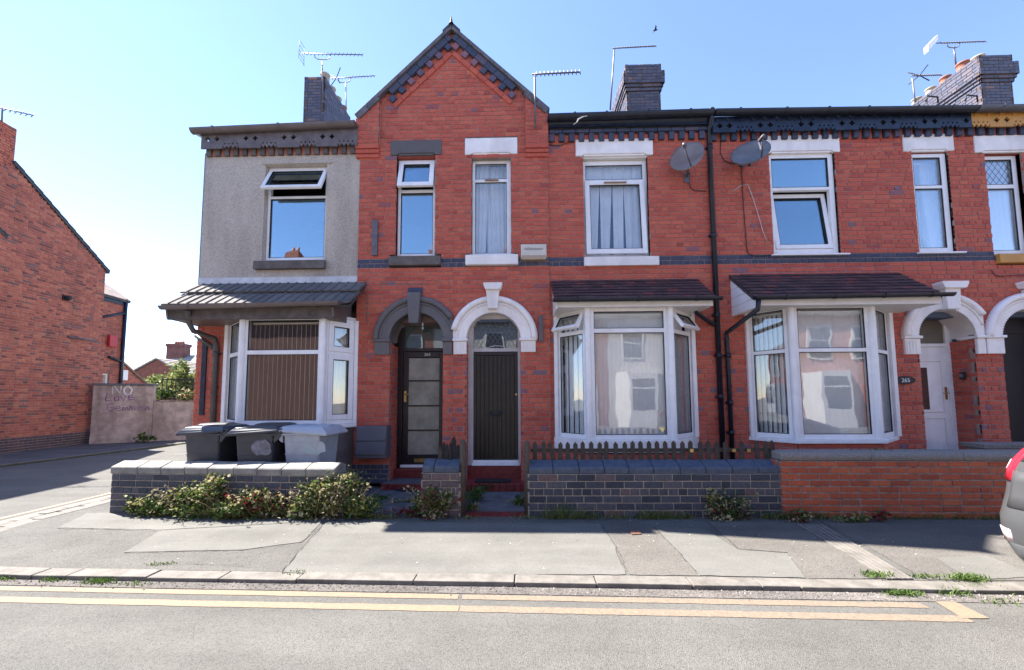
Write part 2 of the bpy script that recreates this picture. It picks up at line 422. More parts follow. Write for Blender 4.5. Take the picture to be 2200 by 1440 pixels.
def wallrect(x0, x1, y0, y1, Y=F):       # pixel box -> (x0, x1, z0, z1) on the plane
    xm, ym = (x0+x1)/2, (y0+y1)/2
    return pt(x0, ym, Y).x, pt(x1, ym, Y).x, pt(xm, y1, Y).z, pt(xm, y0, Y).z

# ================================================================== GROUND
def asphalt(name, base, dark, speck=.5, s=220, patch=.25):
    m = bpy.data.materials.new(name); m.use_nodes = True; n = m.node_tree.nodes; l = m.node_tree.links
    b = n['Principled BSDF']; b.inputs['Roughness'].default_value = .93; b.inputs['Specular IOR Level'].default_value = .25
    g = n.new('ShaderNodeNewGeometry')
    v = n.new('ShaderNodeTexVoronoi'); v.inputs['Scale'].default_value = s*.55; l.new(g.outputs['Position'], v.inputs['Vector'])
    r = n.new('ShaderNodeValToRGB'); r.color_ramp.elements[0].color = (*dark, 1); r.color_ramp.elements[1].color = (*base, 1)
    r.color_ramp.elements[0].position = .0; r.color_ramp.elements[1].position = .55
    sp = n.new('ShaderNodeSeparateColor'); l.new(v.outputs['Color'], sp.inputs[0]); l.new(sp.outputs[0], r.inputs[0])
    t = n.new('ShaderNodeTexNoise'); t.inputs['Scale'].default_value = 1.3; t.inputs['Detail'].default_value = 9; t.inputs['Roughness'].default_value = .7
    l.new(g.outputs['Position'], t.inputs['Vector'])
    mr = n.new('ShaderNodeMapRange'); mr.inputs[1].default_value = .3; mr.inputs[2].default_value = .7; mr.inputs[3].default_value = 1-patch; mr.inputs[4].default_value = 1+patch*.4
    l.new(t.outputs['Fac'], mr.inputs[0])
    mx = n.new('ShaderNodeMixRGB'); mx.blend_type = 'MULTIPLY'; mx.inputs[0].default_value = 1; l.new(r.outputs[0], mx.inputs[1]); l.new(mr.outputs[0], mx.inputs[2])
    v2 = n.new('ShaderNodeTexVoronoi'); v2.inputs['Scale'].default_value = s*.42; l.new(g.outputs['Position'], v2.inputs['Vector'])
    s2 = n.new('ShaderNodeSeparateColor'); l.new(v2.outputs['Color'], s2.inputs[0])
    d2 = n.new('ShaderNodeMapRange'); d2.inputs[1].default_value = .05; d2.inputs[2].default_value = .12; d2.inputs[3].default_value = .72; d2.inputs[4].default_value = 1; l.new(s2.outputs[0], d2.inputs[0])
    mp = n.new('ShaderNodeMapping'); mp.inputs['Scale'].default_value = (.18, 1.7, 1); l.new(g.outputs['Position'], mp.inputs['Vector'])
    t3 = n.new('ShaderNodeTexNoise'); t3.inputs['Scale'].default_value = 1.6; t3.inputs['Detail'].default_value = 5; l.new(mp.outputs[0], t3.inputs['Vector'])
    d3 = n.new('ShaderNodeMapRange'); d3.inputs[1].default_value = .35; d3.inputs[2].default_value = .65; d3.inputs[3].default_value = .86; d3.inputs[4].default_value = 1.06; l.new(t3.outputs['Fac'], d3.inputs[0])
    mm = n.new('ShaderNodeMath'); mm.operation = 'MULTIPLY'; l.new(d2.outputs[0], mm.inputs[0]); l.new(d3.outputs[0], mm.inputs[1])
    mx2 = n.new('ShaderNodeMixRGB'); mx2.blend_type = 'MULTIPLY'; mx2.inputs[0].default_value = 1; l.new(mx.outputs[0], mx2.inputs[1]); l.new(mm.outputs[0], mx2.inputs[2])
    l.new(mx2.outputs[0], b.inputs['Base Color'])
    bp = n.new('ShaderNodeBump'); bp.inputs['Strength'].default_value = speck; bp.inputs['Distance'].default_value = .006
    l.new(v.outputs['Distance'], bp.inputs['Height']); l.new(bp.outputs[0], b.inputs['Normal'])
    return m
ROADM = asphalt('worn_road_asphalt', (.143, .140, .131), (.090, .088, .084), .8, 330, .18)
PAVEM = asphalt('worn_pavement_asphalt', (.136, .132, .123), (.074, .072, .069), .7, 300, .25)
PAVES = asphalt('smooth_grey_patch', (.147, .145, .134), (.120, .118, .110), .25, 420, .22)
PAVER = asphalt('pinkish_coarse_asphalt', (.147, .138, .126), (.083, .078, .073), .6, 300, .22)
GRITM = asphalt('gritty_gutter_asphalt', (.17, .155, .145), (.08, .074, .07), 1, 170, .45)
KERBM = mat('pale_kerb_stone', (.165, .153, .138), .9, .2, 7, bump=.35, bscale=70)
FLAGM = mat('blue_grey_flagstone', (.12, .125, .14), .85, .2, 5, bump=.3, bscale=40)
YEL = mat('faded_yellow_line', (.225, .158, .10), .8, .2, 30, bump=.6, bscale=170, col2=(.165, .135, .105))
YELF = mat('pale_pink_line', (.30, .21, .15), .8, .2, 30, bump=.5, bscale=170)
ZR = -.032
def sheet(name, pts, z, m, kind='structure'):
    mb = MB(); mb.add([(p[0], p[1], z) for p in pts], [tuple(range(len(pts)))]); o = mb.build(name, m); o['kind'] = kind; return o
sheet('road', [(-150, -60), (150, -60), (150, 260), (-150, 260)], ZR, ROADM)
ka, kb = gp(250, 1241), gp(1800, 1264)
ks = (kb.y-ka.y)/(kb.x-ka.x)
def ky(x): return ka.y + ks*(x-ka.x)
XS = -6.2                                      # kerb of the side street
# near pavement with a rounded corner at the side street
arc = []
RC = 1.5
for i in range(9):
    a = R(180+90*i/8); arc.append((XS+RC+RC*math.cos(a), ky(XS+RC)+RC+RC*math.sin(a)))
pave = [(XS, 60)] + arc + [(40, ky(40)), (40, 60)]
KW = .15
def inset(p):                                   # back edge of the kerb
    out = []
    for i, q in enumerate(p):
        a = Vector(p[max(i-1, 0)]); b = Vector(p[min(i+1, len(p)-1)]); t = (b-a).normalized(); out.append((q[0]-t.y*KW, q[1]+t.x*KW))
    return out
kl = [(XS, 60), (XS, 12)] + arc + [(x, ky(x)) for x in range(-3, 41, 3)]
ki = inset(kl)
mb = MB(); pp = ki + [(40, 60)]
mb.prism([(p[0], p[1]) for p in pp], 0, .12, Matrix(((1, 0, 0, 0), (0, 0, 1, 0), (0, 1, 0, -.12), (0, 0, 0, 1))))
struct(mb.build('pavement', PAVEM))
# kerb stones, one by one
kerb = bpy.data.objects.new('kerb', None); C.objects.link(kerb); struct(kerb)
def along(path, i0, ts):
    pass
kpts = [gp(x, y) for x, y in ((-160, 1228), (80, 1233), (148, 1236), (310, 1243), (465, 1246), (632, 1249), (885, 1254), (1105, 1256), (1283, 1258), (1490, 1260), (1640, 1262), (1725, 1264), (1930, 1265), (2090, 1266), (2290, 1267), (2500, 1268))]
kx = [p.x for p in kpts]
arclen = arc[:-1] + [(x, ky(x)) for x in kx if x > arc[-1][0]+.1]
seg = [(XS, 12), (XS, 11.1), (XS, 10.2), (XS, 9.3), (XS, 8.4), (XS, 7.5), (XS, 6.7)] + arclen + [(x, ky(x)) for x in (7.6, 8.5, 9.4, 10.3)]
for i in range(len(seg)-1):
    a, b = Vector(seg[i]), Vector(seg[i+1]); t = (b-a).normalized(); nrm = Vector((-t.y, t.x)); g = .004
    a2, b2 = a+t*g, b-t*g; dz = random.uniform(-.004, .006); w = .01
    q = [a2+nrm*random.uniform(0, w), b2+nrm*random.uniform(0, w), b2+nrm*KW, a2+nrm*KW]
    mb = MB(); lo = [(p.x, p.y, -.14) for p in q]; hi = [(p.x, p.y, dz+.004) for p in q]
    mb.add(lo+hi, [(4, 5, 6, 7), (0, 1, 5, 4), (1, 2, 6, 5), (2, 3, 7, 6), (3, 0, 4, 7)])
    o = mb.build('kerb_stone', KERBM, kerb, bevel=.007)
# pavement patches, each a thin sheet
def ragged(pts, amp=.008, step=.09):
    out = []; rr = random.Random(len(pts)*7+int(abs(pts[0][0])*100))
    for i, a in enumerate(pts):
        b = pts[(i+1) % len(pts)]; n = max(1, int((b-a).length/step))
        for k in range(n):
            q = a.lerp(b, k/n); out.append((q.x+rr.gauss(0, amp*.5), q.y+rr.gauss(0, amp*.5)))
    return out
def gpoly(l): return [gp(x, y).to_2d() for x, y in l]
sheet('pavement_patch', ragged(gpoly([(122, 1135), (188, 1103), (420, 1106), (760, 1116), (700, 1120), (345, 1139)])), .004, PAVES)
sheet('pavement_patch', ragged(gpoly([(345, 1141), (690, 1121), (650, 1165), (520, 1182), (265, 1188)])), .005, PAVES)
sheet('pavement_patch', ragged(gpoly([(702, 1122), (1290, 1126), (1318, 1170), (1345, 1236), (760, 1236), (605, 1231), (640, 1190)])), .006, PAVES)
sheet('pavement_patch', ragged(gpoly([(1295, 1130), (1402, 1132), (1450, 1180), (1500, 1238), (1350, 1236), (1322, 1175)])), .005, PAVER)
sheet('pavement_patch', ragged(gpoly([(1405, 1132), (1515, 1138), (1585, 1182), (1690, 1190), (1730, 1243), (1502, 1238), (1450, 1180)])), .006, PAVES)
sheet('pavement_patch', ragged(gpoly([(1518, 1120), (1712, 1124), (1962, 1244), (1735, 1244), (1692, 1188), (1588, 1181)])), .0045, PAVER)
sheet('pavement_patch', ragged(gpoly([(1770, 1124), (2230, 1130), (2300, 1250), (1990, 1246)])), .0042, PAVER)
sheet('pavement_patch', ragged(gpoly([(2010, 1200), (2120, 1196), (2230, 1240), (2120, 1246), (2080, 1246)])), .008, PAVES)
CRACK = mat('dark_tar_seam', (.045, .043, .042), .9, .2, 20)
def crack(pts, w, seed, z=.0115, amp=.005):
    rr = random.Random(seed); P = []
    for (a, b) in zip(pts[:-1], pts[1:]):
        a, b = gp(*a).to_2d(), gp(*b).to_2d(); n = max(2, int((b-a).length/.05))
        for k in range(n): q = a.lerp(b, k/n); P.append(Vector((q.x+rr.gauss(0, amp), q.y+rr.gauss(0, amp))))
    vs = []
    for i, q in enumerate(P):
        t = (P[min(i+1, len(P)-1)]-P[max(i-1, 0)]).normalized(); h = Vector((-t.y, t.x))*w*rr.uniform(.2, 1); vs += [(q.x+h.x*.55, q.y+h.y*.55, z), (q.x-h.x*.55, q.y-h.y*.55, z)]
    mb = MB(); mb.add(vs, [(2*i, 2*i+2, 2*i+3, 2*i+1) for i in range(len(P)-1)]); o = mb.build('pavement_crack', CRACK); o['kind'] = 'structure'
crack([(122, 1136), (210, 1138), (345, 1141)], .010, 1); crack([(265, 1189), (520, 1183), (640, 1170), (700, 1124)], .006, 2); crack([(605, 1231), (640, 1190), (700, 1124)], .009, 3)
crack([(1290, 1130), (1322, 1172), (1350, 1236)], .005, 4); crack([(1405, 1134), (1450, 1180), (1502, 1238)], .006, 5); crack([(1518, 1122), (1588, 1182), (1692, 1189)], .006, 6); crack([(0, 1210), (40, 1200), (90, 1193)], .007, 7); crack([(330, 1216), (400, 1212), (480, 1216), (600, 1221)], .006, 8)
# ribbed pale drain strip crossing the pavement
strip = bpy.data.objects.new('drain_strip', None); C.objects.link(strip); struct(strip)
a0, a1, b0, b1 = gp(1712, 1128), gp(1768, 1128), gp(1905, 1246), gp(1962, 1246)
for k in range(5):
    p = [a0.lerp(a1, (k+.06)/5), a0.lerp(a1, (k+.90)/5), b0.lerp(b1, (k+.90)/5), b0.lerp(b1, (k+.06)/5)]
    mb = MB(); mb.add([(q.x, q.y, .002) for q in p]+[(q.x, q.y, .013) for q in p], [(4, 5, 6, 7), (0, 1, 5, 4), (1, 2, 6, 5), (2, 3, 7, 6), (3, 0, 4, 7)])
    mb.build('drain_rib', KERBM, strip)
# rusty stop-tap cover
q = gpoly([(1352, 1143), (1372, 1142), (1378, 1150), (1358, 1151)])
mb = MB(); mb.add([(p.x, p.y, .004) for p in q]+[(p.x, p.y, .016) for p in q], [(4, 5, 6, 7), (0, 1, 5, 4), (1, 2, 6, 5), (2, 3, 7, 6), (3, 0, 4, 7)])
tag(mb.build('drain_cover', mat('rusty_iron', (.20, .10, .07), .8, .3, 30)), 'small rusty square cover set in the pavement', 'cover')
# gutter strip and yellow lines on the main road
gx = [-6, -3, 0, 3, 6, 10]
yo = [gp(0, 1288, ZR), gp(2000, 1328, ZR)]
def lineY(x, off): s = (yo[1].y-yo[0].y)/(yo[1].x-yo[0].x); return yo[0].y + s*(x-yo[0].x) + off
sheet('road_gutter', [(x, ky(x)-.002) for x in gx] + [(x, lineY(x, .21)+.012*math.sin(x*3)) for x in reversed(gx)], ZR+.004, GRITM)
def strip_line(name, x0, x1, o0, o1, m, z=ZR+.003, n=60):
    mb = MB(); vs = []
    for i in range(n+1):
        x = x0+(x1-x0)*i/n; vs += [(x, lineY(x, o0)+random.uniform(-.003, .003), z), (x, lineY(x, o1)+random.uniform(-.003, .003), z)]
    mb.add(vs, [(2*i, 2*i+2, 2*i+3, 2*i+1) for i in range(n)]); return struct(mb.build(name, m))
xe0, xe1 = gp(985, 1310, ZR).x, gp(2045, 1322, ZR).x
YEL2 = mat('worn_yellow_line', (.215, .152, .10), .85, .3, 45, bump=.6, bscale=170, col2=(.125, .112, .10))
strip_line('yellow_line', -9, xe0, -.045, .035, YEL); strip_line('yellow_line', xe0+.01, xe1+.06, -.045, .035, YEL2)
strip_line('yellow_line', -9, xe0-.03, .125, .195, YEL); strip_line('yellow_line', xe0, xe1-.06, .125, .195, YEL2)
sheet('yellow_line', gpoly([(0, 0)])*0 + [gp(*p, ZR).to_2d() for p in ((2010, 1294), (2052, 1294), (2126, 1330), (2068, 1330))], ZR+.005, YEL)
# side street: lines, setts
for o, w in ((-.62, .08), (-.42, .08)):
    sheet('yellow_line', [(XS+o, 3.4), (XS+o+w, 3.4), (XS+o+w, 40), (XS+o, 40)], ZR+.003, YELF)
sett = bpy.data.objects.new('sett_channel', None); C.objects.link(sett); struct(sett)
y = 3.6
while y < 10:
    L = random.uniform(.24, .36)
    for k in range(2):
        mb = MB(); mb.box(XS-.30+k*.15+.006, XS-.30+k*.15+.144, y+.008+k*.1, y+L-.008+k*.1, ZR-.05, ZR+.02+random.uniform(-.004, .004)); mb.build('sett', KERBM, sett, bevel=.012)
    y += L
# far side of the side street: pavement and grassy kerb
fk = [gp(0, 1001), gp(390, 953)]; fd = (fk[1]-fk[0]).to_2d().normalized()
f0 = fk[0].to_2d()-fd*6; f1 = fk[1].to_2d()+fd*40; fn = Vector((-fd.y, fd.x))
mb = MB(); q = [f0, f1, f1+fn*30, f0+fn*30]
mb.add([(p.x, p.y, -.12) for p in q]+[(p.x, p.y, 0) for p in q], [(4, 5, 6, 7), (0, 1, 5, 4), (1, 2, 6, 5), (2, 3, 7, 6), (3, 0, 4, 7)])
struct(mb.build('far_pavement', asphalt('dark_side_pavement', (.13, .13, .135), (.08, .08, .085), .5, 200)))
mb = MB(); q = [f0, f1, f1+fn*.13, f0+fn*.13]
mb.add([(p.x, p.y, -.12) for p in q]+[(p.x, p.y, .012) for p in q], [(4, 5, 6, 7), (0, 1, 5, 4), (1, 2, 6, 5), (2, 3, 7, 6), (3, 0, 4, 7)])
struct(mb.build('far_kerb', KERBM))

# ================================================================== THE TERRACE
XL = pt(433, 600).x; XG0 = pt(774, 450).x; XAB = pt(976, 500).x; XG1 = pt(1178, 450).x; XBC = pt(1528, 500).x; XCD = pt(2082, 450).x; XDE = XCD+4.6
ZS0, ZS1 = pt(1300, 572).z, pt(1300, 553).z           # blue string course
GFP = .03                                              # the gable stands a little proud
GM = FM.copy(); GM.translation = (0, F-GFP, 0)
ZE = pt(1300, 250).z                                   # gutter level
CHH = (ZS1-ZS0)/2
NB = int(ZS0/CHH); Z0 = ZS0-NB*CHH
RIDGE_Y, RIDGE_Z, BACK = F+3.7, ZE+2.35, F+7.4
def t_red(u, z, hd, r, purple=.0):
    if ZS0 < z < ZS1: return random.uniform(.93, 1)
    x = random.random()
    if hd and x < purple: return random.uniform(.83, .91)
    if x > .98: return random.uniform(.78, .88)
    return min(.76, max(.08, random.gauss(.48, .125)))
def t_ground(u, z, hd, r):
    if z < .36 and u < XAB: return random.uniform(.94, 1)
    return t_red(u, z, hd, r, .20 if z < 2.3 else .02)
ha = thing('end_terrace_house', 'end terrace house with grey pebbledash upper floor and grey door arch', 'house', (XL, F, 0))
hb = thing('terraced_house', 'red brick house with dark plank door under a white arch beside the grey one', 'house', (XAB, F, 0))
hc = thing('terraced_house', 'red brick house with dark blue fretted cornice and black oval number plaque', 'house', (XBC, F, 0))
hd_ = thing('terraced_house', 'house at the right edge with yellow fretted cornice and ochre window sill', 'house', (XCD, F, 0))
# shells: party walls, floors, backs, roofs
def shell(h, x0, x1, inner, gable=(XG0, XG1)):
    mb = MB(); t = .1
    mb.box(x0, x0+t, F+.06, BACK, -.05, ZE-.1); mb.box(x1-t, x1, F+.06, BACK, -.05, ZE-.1)
    mb.box(x0+t, x1-t, BACK-.2, BACK, -.05, ZE-.1); mb.box(x0+t, x1-t, F+.1, BACK-.2, 2.85, 3.05); mb.box(x0+t, x1-t, F+.1, BACK-.2, -.05, .0)
    mb.box(x0+t, x1-t, F+3.4, F+3.5, 0, ZE-.1); mb.box(x0+t, x1-t, F+.1, BACK-.2, ZE-.45, ZE-.35)
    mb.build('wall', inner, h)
    mb = MB()
    rp = lambda n: [(n, ZE-.30), (n, ZE-.22+n*-.6), (-3.7, RIDGE_Z), (-7.4, ZE), (-7.4, ZE-.1), (-3.7, RIDGE_Z-.1), (n-.14, ZE-.34)]
    ga, gb = gable
    if ga > x0: mb.prof(rp(.14), x0, ga, FM)
    if gb < x1: mb.prof(rp(.14), gb, x1, FM)
    a, b = max(x0, ga), min(x1, gb)
    if b > a: mb.prof(rp(-.25), a, b, FM)
    mb.build('roof', SLATE, h)
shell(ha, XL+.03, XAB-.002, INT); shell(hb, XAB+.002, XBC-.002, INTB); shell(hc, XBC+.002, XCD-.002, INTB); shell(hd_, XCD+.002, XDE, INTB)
# end walls closing the triangle under the roof
for h, x in ((ha, XL+.02), (hd_, XDE)):
    mb = MB(); mb.prism([(0, ZE-.1), (3.7, RIDGE_Z-.06), (7.4, ZE-.1), (7.4, 0), (0, 0)], 0, .04, Matrix(((0, 1, 0, x), (1, 0, 0, F+.06), (0, 0, 1, 0), (0, 0, 0, 1)))); mb.build('end_wall', MATS['old_red'] if 'old_red' in MATS else mat('old_red', (.3, .08, .05), .9), h)

# window boxes (x0, x1, z0, z1)
A1 = wallrect(569, 702, 356, 560); A2 = wallrect(853, 936, 341, 553); B1 = wallrect(1014, 1098, 342, 552)
B2 = wallrect(1254, 1393, 340, 553); C1 = wallrect(1655, 1797, 330, 547); C2 = wallrect(1963, 2042, 329, 543); D1 = wallrect(2121, 2201, 331, 547)
def bay(wl, fl, fr, wr, yt, yb, P):
    ym = (yt+yb)/2
    return dict(a=Vector((pt(wl, ym, F).x, F)), b=Vector((pt(fl, ym, F-P).x, F-P)), c=Vector((pt(fr, ym, F-P).x, F-P)), d=Vector((pt(wr, ym, F).x, F)),
                z0=pt((fl+fr)/2, yb, F-P).z, z1=pt((fl+fr)/2, yt, F-P).z)
BA = bay(489, 518, 693, 768, 680, 914, .5); BB = bay(1194, 1264, 1444, 1489, 661, 945, .5); BC = bay(1606, 1705, 1880, 1914, 654, 944, .5)
# door openings and arches
RI = .46
CA = pt(897, 731); CB = pt(1061, 731); CC = pt(2028, 724); CDD = pt(2207, 724)
def op(c): return (c.x-RI, c.x+RI, -1, c.z)
ex_g = [A2, B1, op(CA), op(CB)]
def lintel_box(b, l, r, y0, y1, xm): return (b[0]-l, b[1]+r, pt(xm, y1).z, pt(xm, y0).z)
LA2 = lintel_box(A2, .11, .11, 307, 338, 894); LB1 = lintel_box(B1, .12, .12, 302, 337, 1055)
LB2 = lintel_box(B2, .13, .10, 302, 337, 1320); LC1 = lintel_box(C1, .09, .09, 294, 331, 1722); LC2 = lintel_box(C2, .14, .10, 292, 328, 1992); LD1 = lintel_box(D1, .17, .2, 294, 330, 2150)
SA2 = (A2[0]-.10, A2[1]+.12, pt(894, 574).z, pt(894, 553).z); SB1 = (B1[0]-.10, B1[1]+.12, pt(1055, 573).z, pt(1055, 550).z)
SB2 = (B2[0]-.02, B2[1]+.13, pt(1320, 574).z, pt(1320, 553).z); SD1 = (D1[0]+.02, D1[1]+.3, pt(2160, 568).z, pt(2160, 547).z)
# gable outline
GP, GL0, GR0 = pt(973, 74), pt(771, 262), pt(1178, 249)
def gslope(z):
    if z <= min(GL0.z, GR0.z): return []
    k = min(1, (z-GL0.z)/(GP.z-GL0.z)); k2 = min(1, (z-GR0.z)/(GP.z-GR0.z))
    return [(-99, GL0.x+(GP.x-GL0.x)*k+.03), (GR0.x+(GP.x-GR0.x)*k2-.03, 99)]
dA, dB, dC, dD = disc(CA.x, CA.z, RI+.1, 0), disc(CB.x, CB.z, RI+.1, 0), disc(CC.x, CC.z, RI+.1, 0), disc(CDD.x, CDD.z, RI+.1, 0)
def ex_gable(z0, z1):
    zm = (z0+z1)/2
    return [(a, b) for a, b, c, d in ex_g+[LA2, LB1, SA2, SB1] if c < zm < d] + dA(z0, z1) + dB(z0, z1) + gslope(zm)
bwa = Brickwork(ha, RED, MORT, 'red_house_brick', soot=.25); bwb = Brickwork(hb, RED, MORT, 'red_house_brick', soot=.25)
bwc = Brickwork(hc, RED, MORT, 'red_house_brick', soot=.2); bwd = Brickwork(hd_, RED, MORT, 'red_house_brick', soot=.2)
NT = int((GP.z-Z0)/CHH)
bwa.wall(GM, XG0, XAB, Z0, Z0+NT*CHH, t_ground, ex_gable, ch=CHH, bond='mixed')
bwb.wall(GM, XAB, XG1, Z0, Z0+NT*CHH, t_ground, ex_gable, ch=CHH)
ZW = pt(1300, 286).z; NW = int((ZW-Z0)/CHH)+1
def bayx(b): return (b['a'].x+.02, b['d'].x-.02, b['z0']-.1, b['z1']+.25)
exb = rects([B2, LB2, SB2, bayx(BB)])
bwb.wall(FM, XG1, XBC, Z0, Z0+NW*CHH, t_ground, exb, ch=CHH)
exc0 = rects([C1, LC1, C2, LC2, bayx(BC), op(CC)])
bwc.wall(FM, XBC, XCD, Z0, Z0+NW*CHH, t_ground, lambda a, b: exc0(a, b)+dC(a, b)+dD(a, b)+([(CDD.x-RI, CDD.x+RI)] if (a+b)/2 < CDD.z else []), ch=CHH)
exd0 = rects([D1, LD1, SD1, op(CDD)])
bwd.wall(FM, XCD, XDE, Z0, Z0+NW*CHH, t_ground, lambda a, b: exd0(a, b)+dC(a, b)+dD(a, b), ch=CHH)
# brickwork beside and under bay A, and the end house's corner
ZDA = pt(600, 672).z
bwa.wall(FM, XL, BA['a'].x+.03, Z0, ZDA, lambda u, z, h, r: min(.74, t_red(u, z, h, r)+.12), ch=CHH)
# the two brick kneelers of the gable, corbelled out in three steps
zk = [pt(797, y).z for y in (345, 337, 328, 318)]; zk2 = [pt(1152, y).z for y in (343, 335, 327, 317)]
for bw, x0, x1, zz, hh in ((bwa, pt(770, 300).x, pt(819, 300).x, zk, ha), (bwb, pt(1129, 300).x, pt(1177, 300).x, zk2, hb)):
    for i, (pr, zz0, zz1) in enumerate(((.02, zz[0], zz[1]), (.04, zz[1], zz[2]), (.06, zz[2], zz[3]))):
        mb = MB(); mb.box(x0, x1, 0, pr+.036, zz0+.004, zz1-.006, GM, random.uniform(.3, .6)); mb.build('corbel', toned('red_house_brick', RED, attr=True), hh)
    KM = GM.copy(); KM.translation = (0, F-GFP-.07, 0)
    n = int((pt(797, 225).z-zz[3])/CHH)
    bw.wall(KM, x0, x1, zz[3], zz[3]+n*CHH, lambda u, z, h, r: t_red(u, z, h, r)*.9, lambda a, b: gslope(b+.02), ch=CHH)
# reveals lining each opening, and inner linings
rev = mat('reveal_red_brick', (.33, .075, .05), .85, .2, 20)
def reveals(h, b, M, dep=.22, m=rev, bottom=True):
    x0, x1, z0, z1 = b; mb = MB(); t = .04
    mb.box(x0-t, x0, -dep, .0, z0, z1, M); mb.box(x1, x1+t, -dep, .0, z0, z1, M); mb.box(x0-t, x1+t, -dep, .0, z1, z1+t, M)
    if bottom: mb.box(x0-t, x1+t, -dep, .0, z0-t, z0, M)
    mb.build('reveal', m, h)
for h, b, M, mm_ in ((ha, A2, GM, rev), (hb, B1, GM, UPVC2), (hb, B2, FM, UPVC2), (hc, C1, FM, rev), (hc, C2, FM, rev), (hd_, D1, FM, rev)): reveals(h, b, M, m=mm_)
# lintels and sills
def lintel(h, b, M, m, notch=True):
    x0, x1, z0, z1 = b; mb = MB()
    if notch:
        w = x1-x0; a = .13; mb.prism([(x0, z0), (x0+.10, z0), (x0+.15, z0+.035), (x1-.15, z0+.035), (x1-.10, z0), (x1, z0), (x1, z1), (x0, z1)], -.1, .045, M)
        mb.box(x0+.14, x1-.14, -.1, .03, z0+.0, z0+.034, M)
    else: mb.box(x0, x1, -.1, .045, z0, z1, M)
    return mb.build('lintel', m, h, bevel=.008)
lintel(ha, LA2, GM, mat('flaking_dark_stone_paint', (.12, .11, .115), .8, .1, 4, col2=(.11, .1, .1), bump=.3, stain=.0)); lintel(hb, LB1, GM, STONEW); lintel(hb, LB2, FM, STONEW); lintel(hc, LC1, FM, STONEW); lintel(hc, LC2, FM, STONEW); lintel(hd_, LD1, FM, STONEW)
def sill(h, b, M, m, pr=.09):
    mb = MB(); z0, z1 = b[2], b[3]
    mb.prof([(-.12, z0), (pr, z0), (pr, z1-.025), (pr-.02, z1-.01), (-.12, z1)], b[0], b[1], M); return mb.build('sill', m, h, bevel=.006)
sill(ha, SA2, GM, STONEB); sill(hb, SB1, GM, STONEW); sill(hb, SB2, FM, STONEW); sill(hd_, SD1, FM, OCHRE)
for b in (C1, C2):
    mb = MB(); mb.prof([(-.08, b[2]-.035), (.075, b[2]-.035), (.075, b[2]-.008), (-.08, b[2])], b[0]-.05, b[1]+.12, FM); mb.build('sill', UPVC, hc, bevel=.004)

# ---------------- house A: pebbledashed upper wall
ZD0, ZD1 = pt(600, 598).z, pt(600, 329).z
mb = MB(); dx0, dx1 = XL-.02, XG0-.0
x0, x1, z0, z1 = A1
mb.box(dx0, x0, -.2, .03, ZD0, ZD1, FM); mb.box(x1, dx1, -.2, .03, ZD0, ZD1, FM); mb.box(x0, x1, -.2, .03, ZD0, z0, FM); mb.box(x0, x1, -.2, .03, z1, ZD1, FM)
mb.box(dx0, dx0+.05, -7.4, -.2, ZD0-3, ZD1, FM)
mb.build('pebbledash', DASH, ha)
mb = MB(); mb.prof([(.03, z1+.01), (.055, z1+.01), (.055, z1+.03), (.03, z1+.05)], x0-.05, x1+.09, FM); mb.build('drip_mould', DASH, ha)
sill(ha, (x0-.10, x1+.03, pt(630, 581).z, pt(630, 562).z), FM, STONEB, .11)
mb = MB(); mb.box(dx0-.012, dx0, -.1, .034, ZD0, ZD1, FM); mb.build('corner_bead', LEAD, ha)

# ---------------- windows
def fw(h, bx, M, inset, **k):
    return window(h, M @ Matrix.Translation((bx[0]+.004, -inset, bx[2]+.004)), bx[1]-bx[0]-.008, bx[3]-bx[2]-.008, **k)
zr = lambda b, y, xm: pt(xm, y).z-b[2]
fw(ha, A1, FM, .06, l=.05, r=.06, t=.05, b=.075, trans=[(zr(A1, 421, 630), .05)], sash={1: dict(angle=27, over=.03, fw=.065)})
fw(ha, A2, GM, .07, l=.05, r=.055, t=.04, b=.075, trans=[(zr(A2, 409, 894), .06)], sash={1: dict(angle=15, over=.03, fw=.085)})
fw(hb, B1, GM, .07, l=.05, r=.075, t=.06, b=.075, trans=[(zr(B1, 386, 1055), .06)], gl=GLS)
fw(hb, B2, FM, .07, l=.05, r=.06, t=.08, b=.07, trans=[(zr(B2, 384, 1322), .04)], sash={0: dict(angle=4, over=.02, fw=.085)}, gl=GLS)
fw(hc, C1, FM, .015, l=.06, r=.085, t=.07, b=.10, trans=[(zr(C1, 405, 1726), .055)], sash={0: dict(angle=-7, over=-.004, fw=.075, hinge='bottom')})
fw(hc, C2, FM, .015, l=.055, r=.09, t=.065, b=.085, trans=[(zr(C2, 401, 2000), .055)], gl=GLS)
wd1 = fw(hd_, D1, FM, .05, l=.06, r=.075, t=.065, b=.085, trans=[(zr(D1, 398, 2150), .07)], gl=GLS)
# leaded diamonds across the upper light of the last window
def diamonds(h, M, u0, u1, z0, z1, s, sz, n=-.02, r=.0035, m=None):
    mb = MB(); k = -int((z1-z0)/sz)-1
    for sgn in (1, -1):
        for i in range(-12, 40):
            pts = []
            c = u0+i*s
            for t in range(0, 61):
                z = z0+(z1-z0)*t/60; u = c+sgn*(z-z0)*s/sz
                if u0 < u < u1: pts.append((u, n, z))
            if len(pts) > 1: mb.tube([pts[0], pts[-1]], r, 4, M)
    mb.build('leading', m or CABLE, h)
diamonds(hd_, FM @ Matrix.Translation((0, -.05, 0)), D1[0]+.07, D1[1]-.08, D1[2]+zr(D1, 391, 2150), D1[3]-.07, .105, .15)
# trickle vents
for b, y, xm, M, ins in ((B1, 386, 1055, GM, .07), (B2, 390, 1320, FM, .05)):
    z = pt(xm, y).z; w = b[1]-b[0]; mb = MB(); mb.box(b[0]+w*.33, b[0]+w*.68, -.0-ins, .03-ins+.008, z-.008, z+.008, M); mb.build('vent', mat('tan_plastic', (.4, .27, .2), .5), hb, bevel=.003)

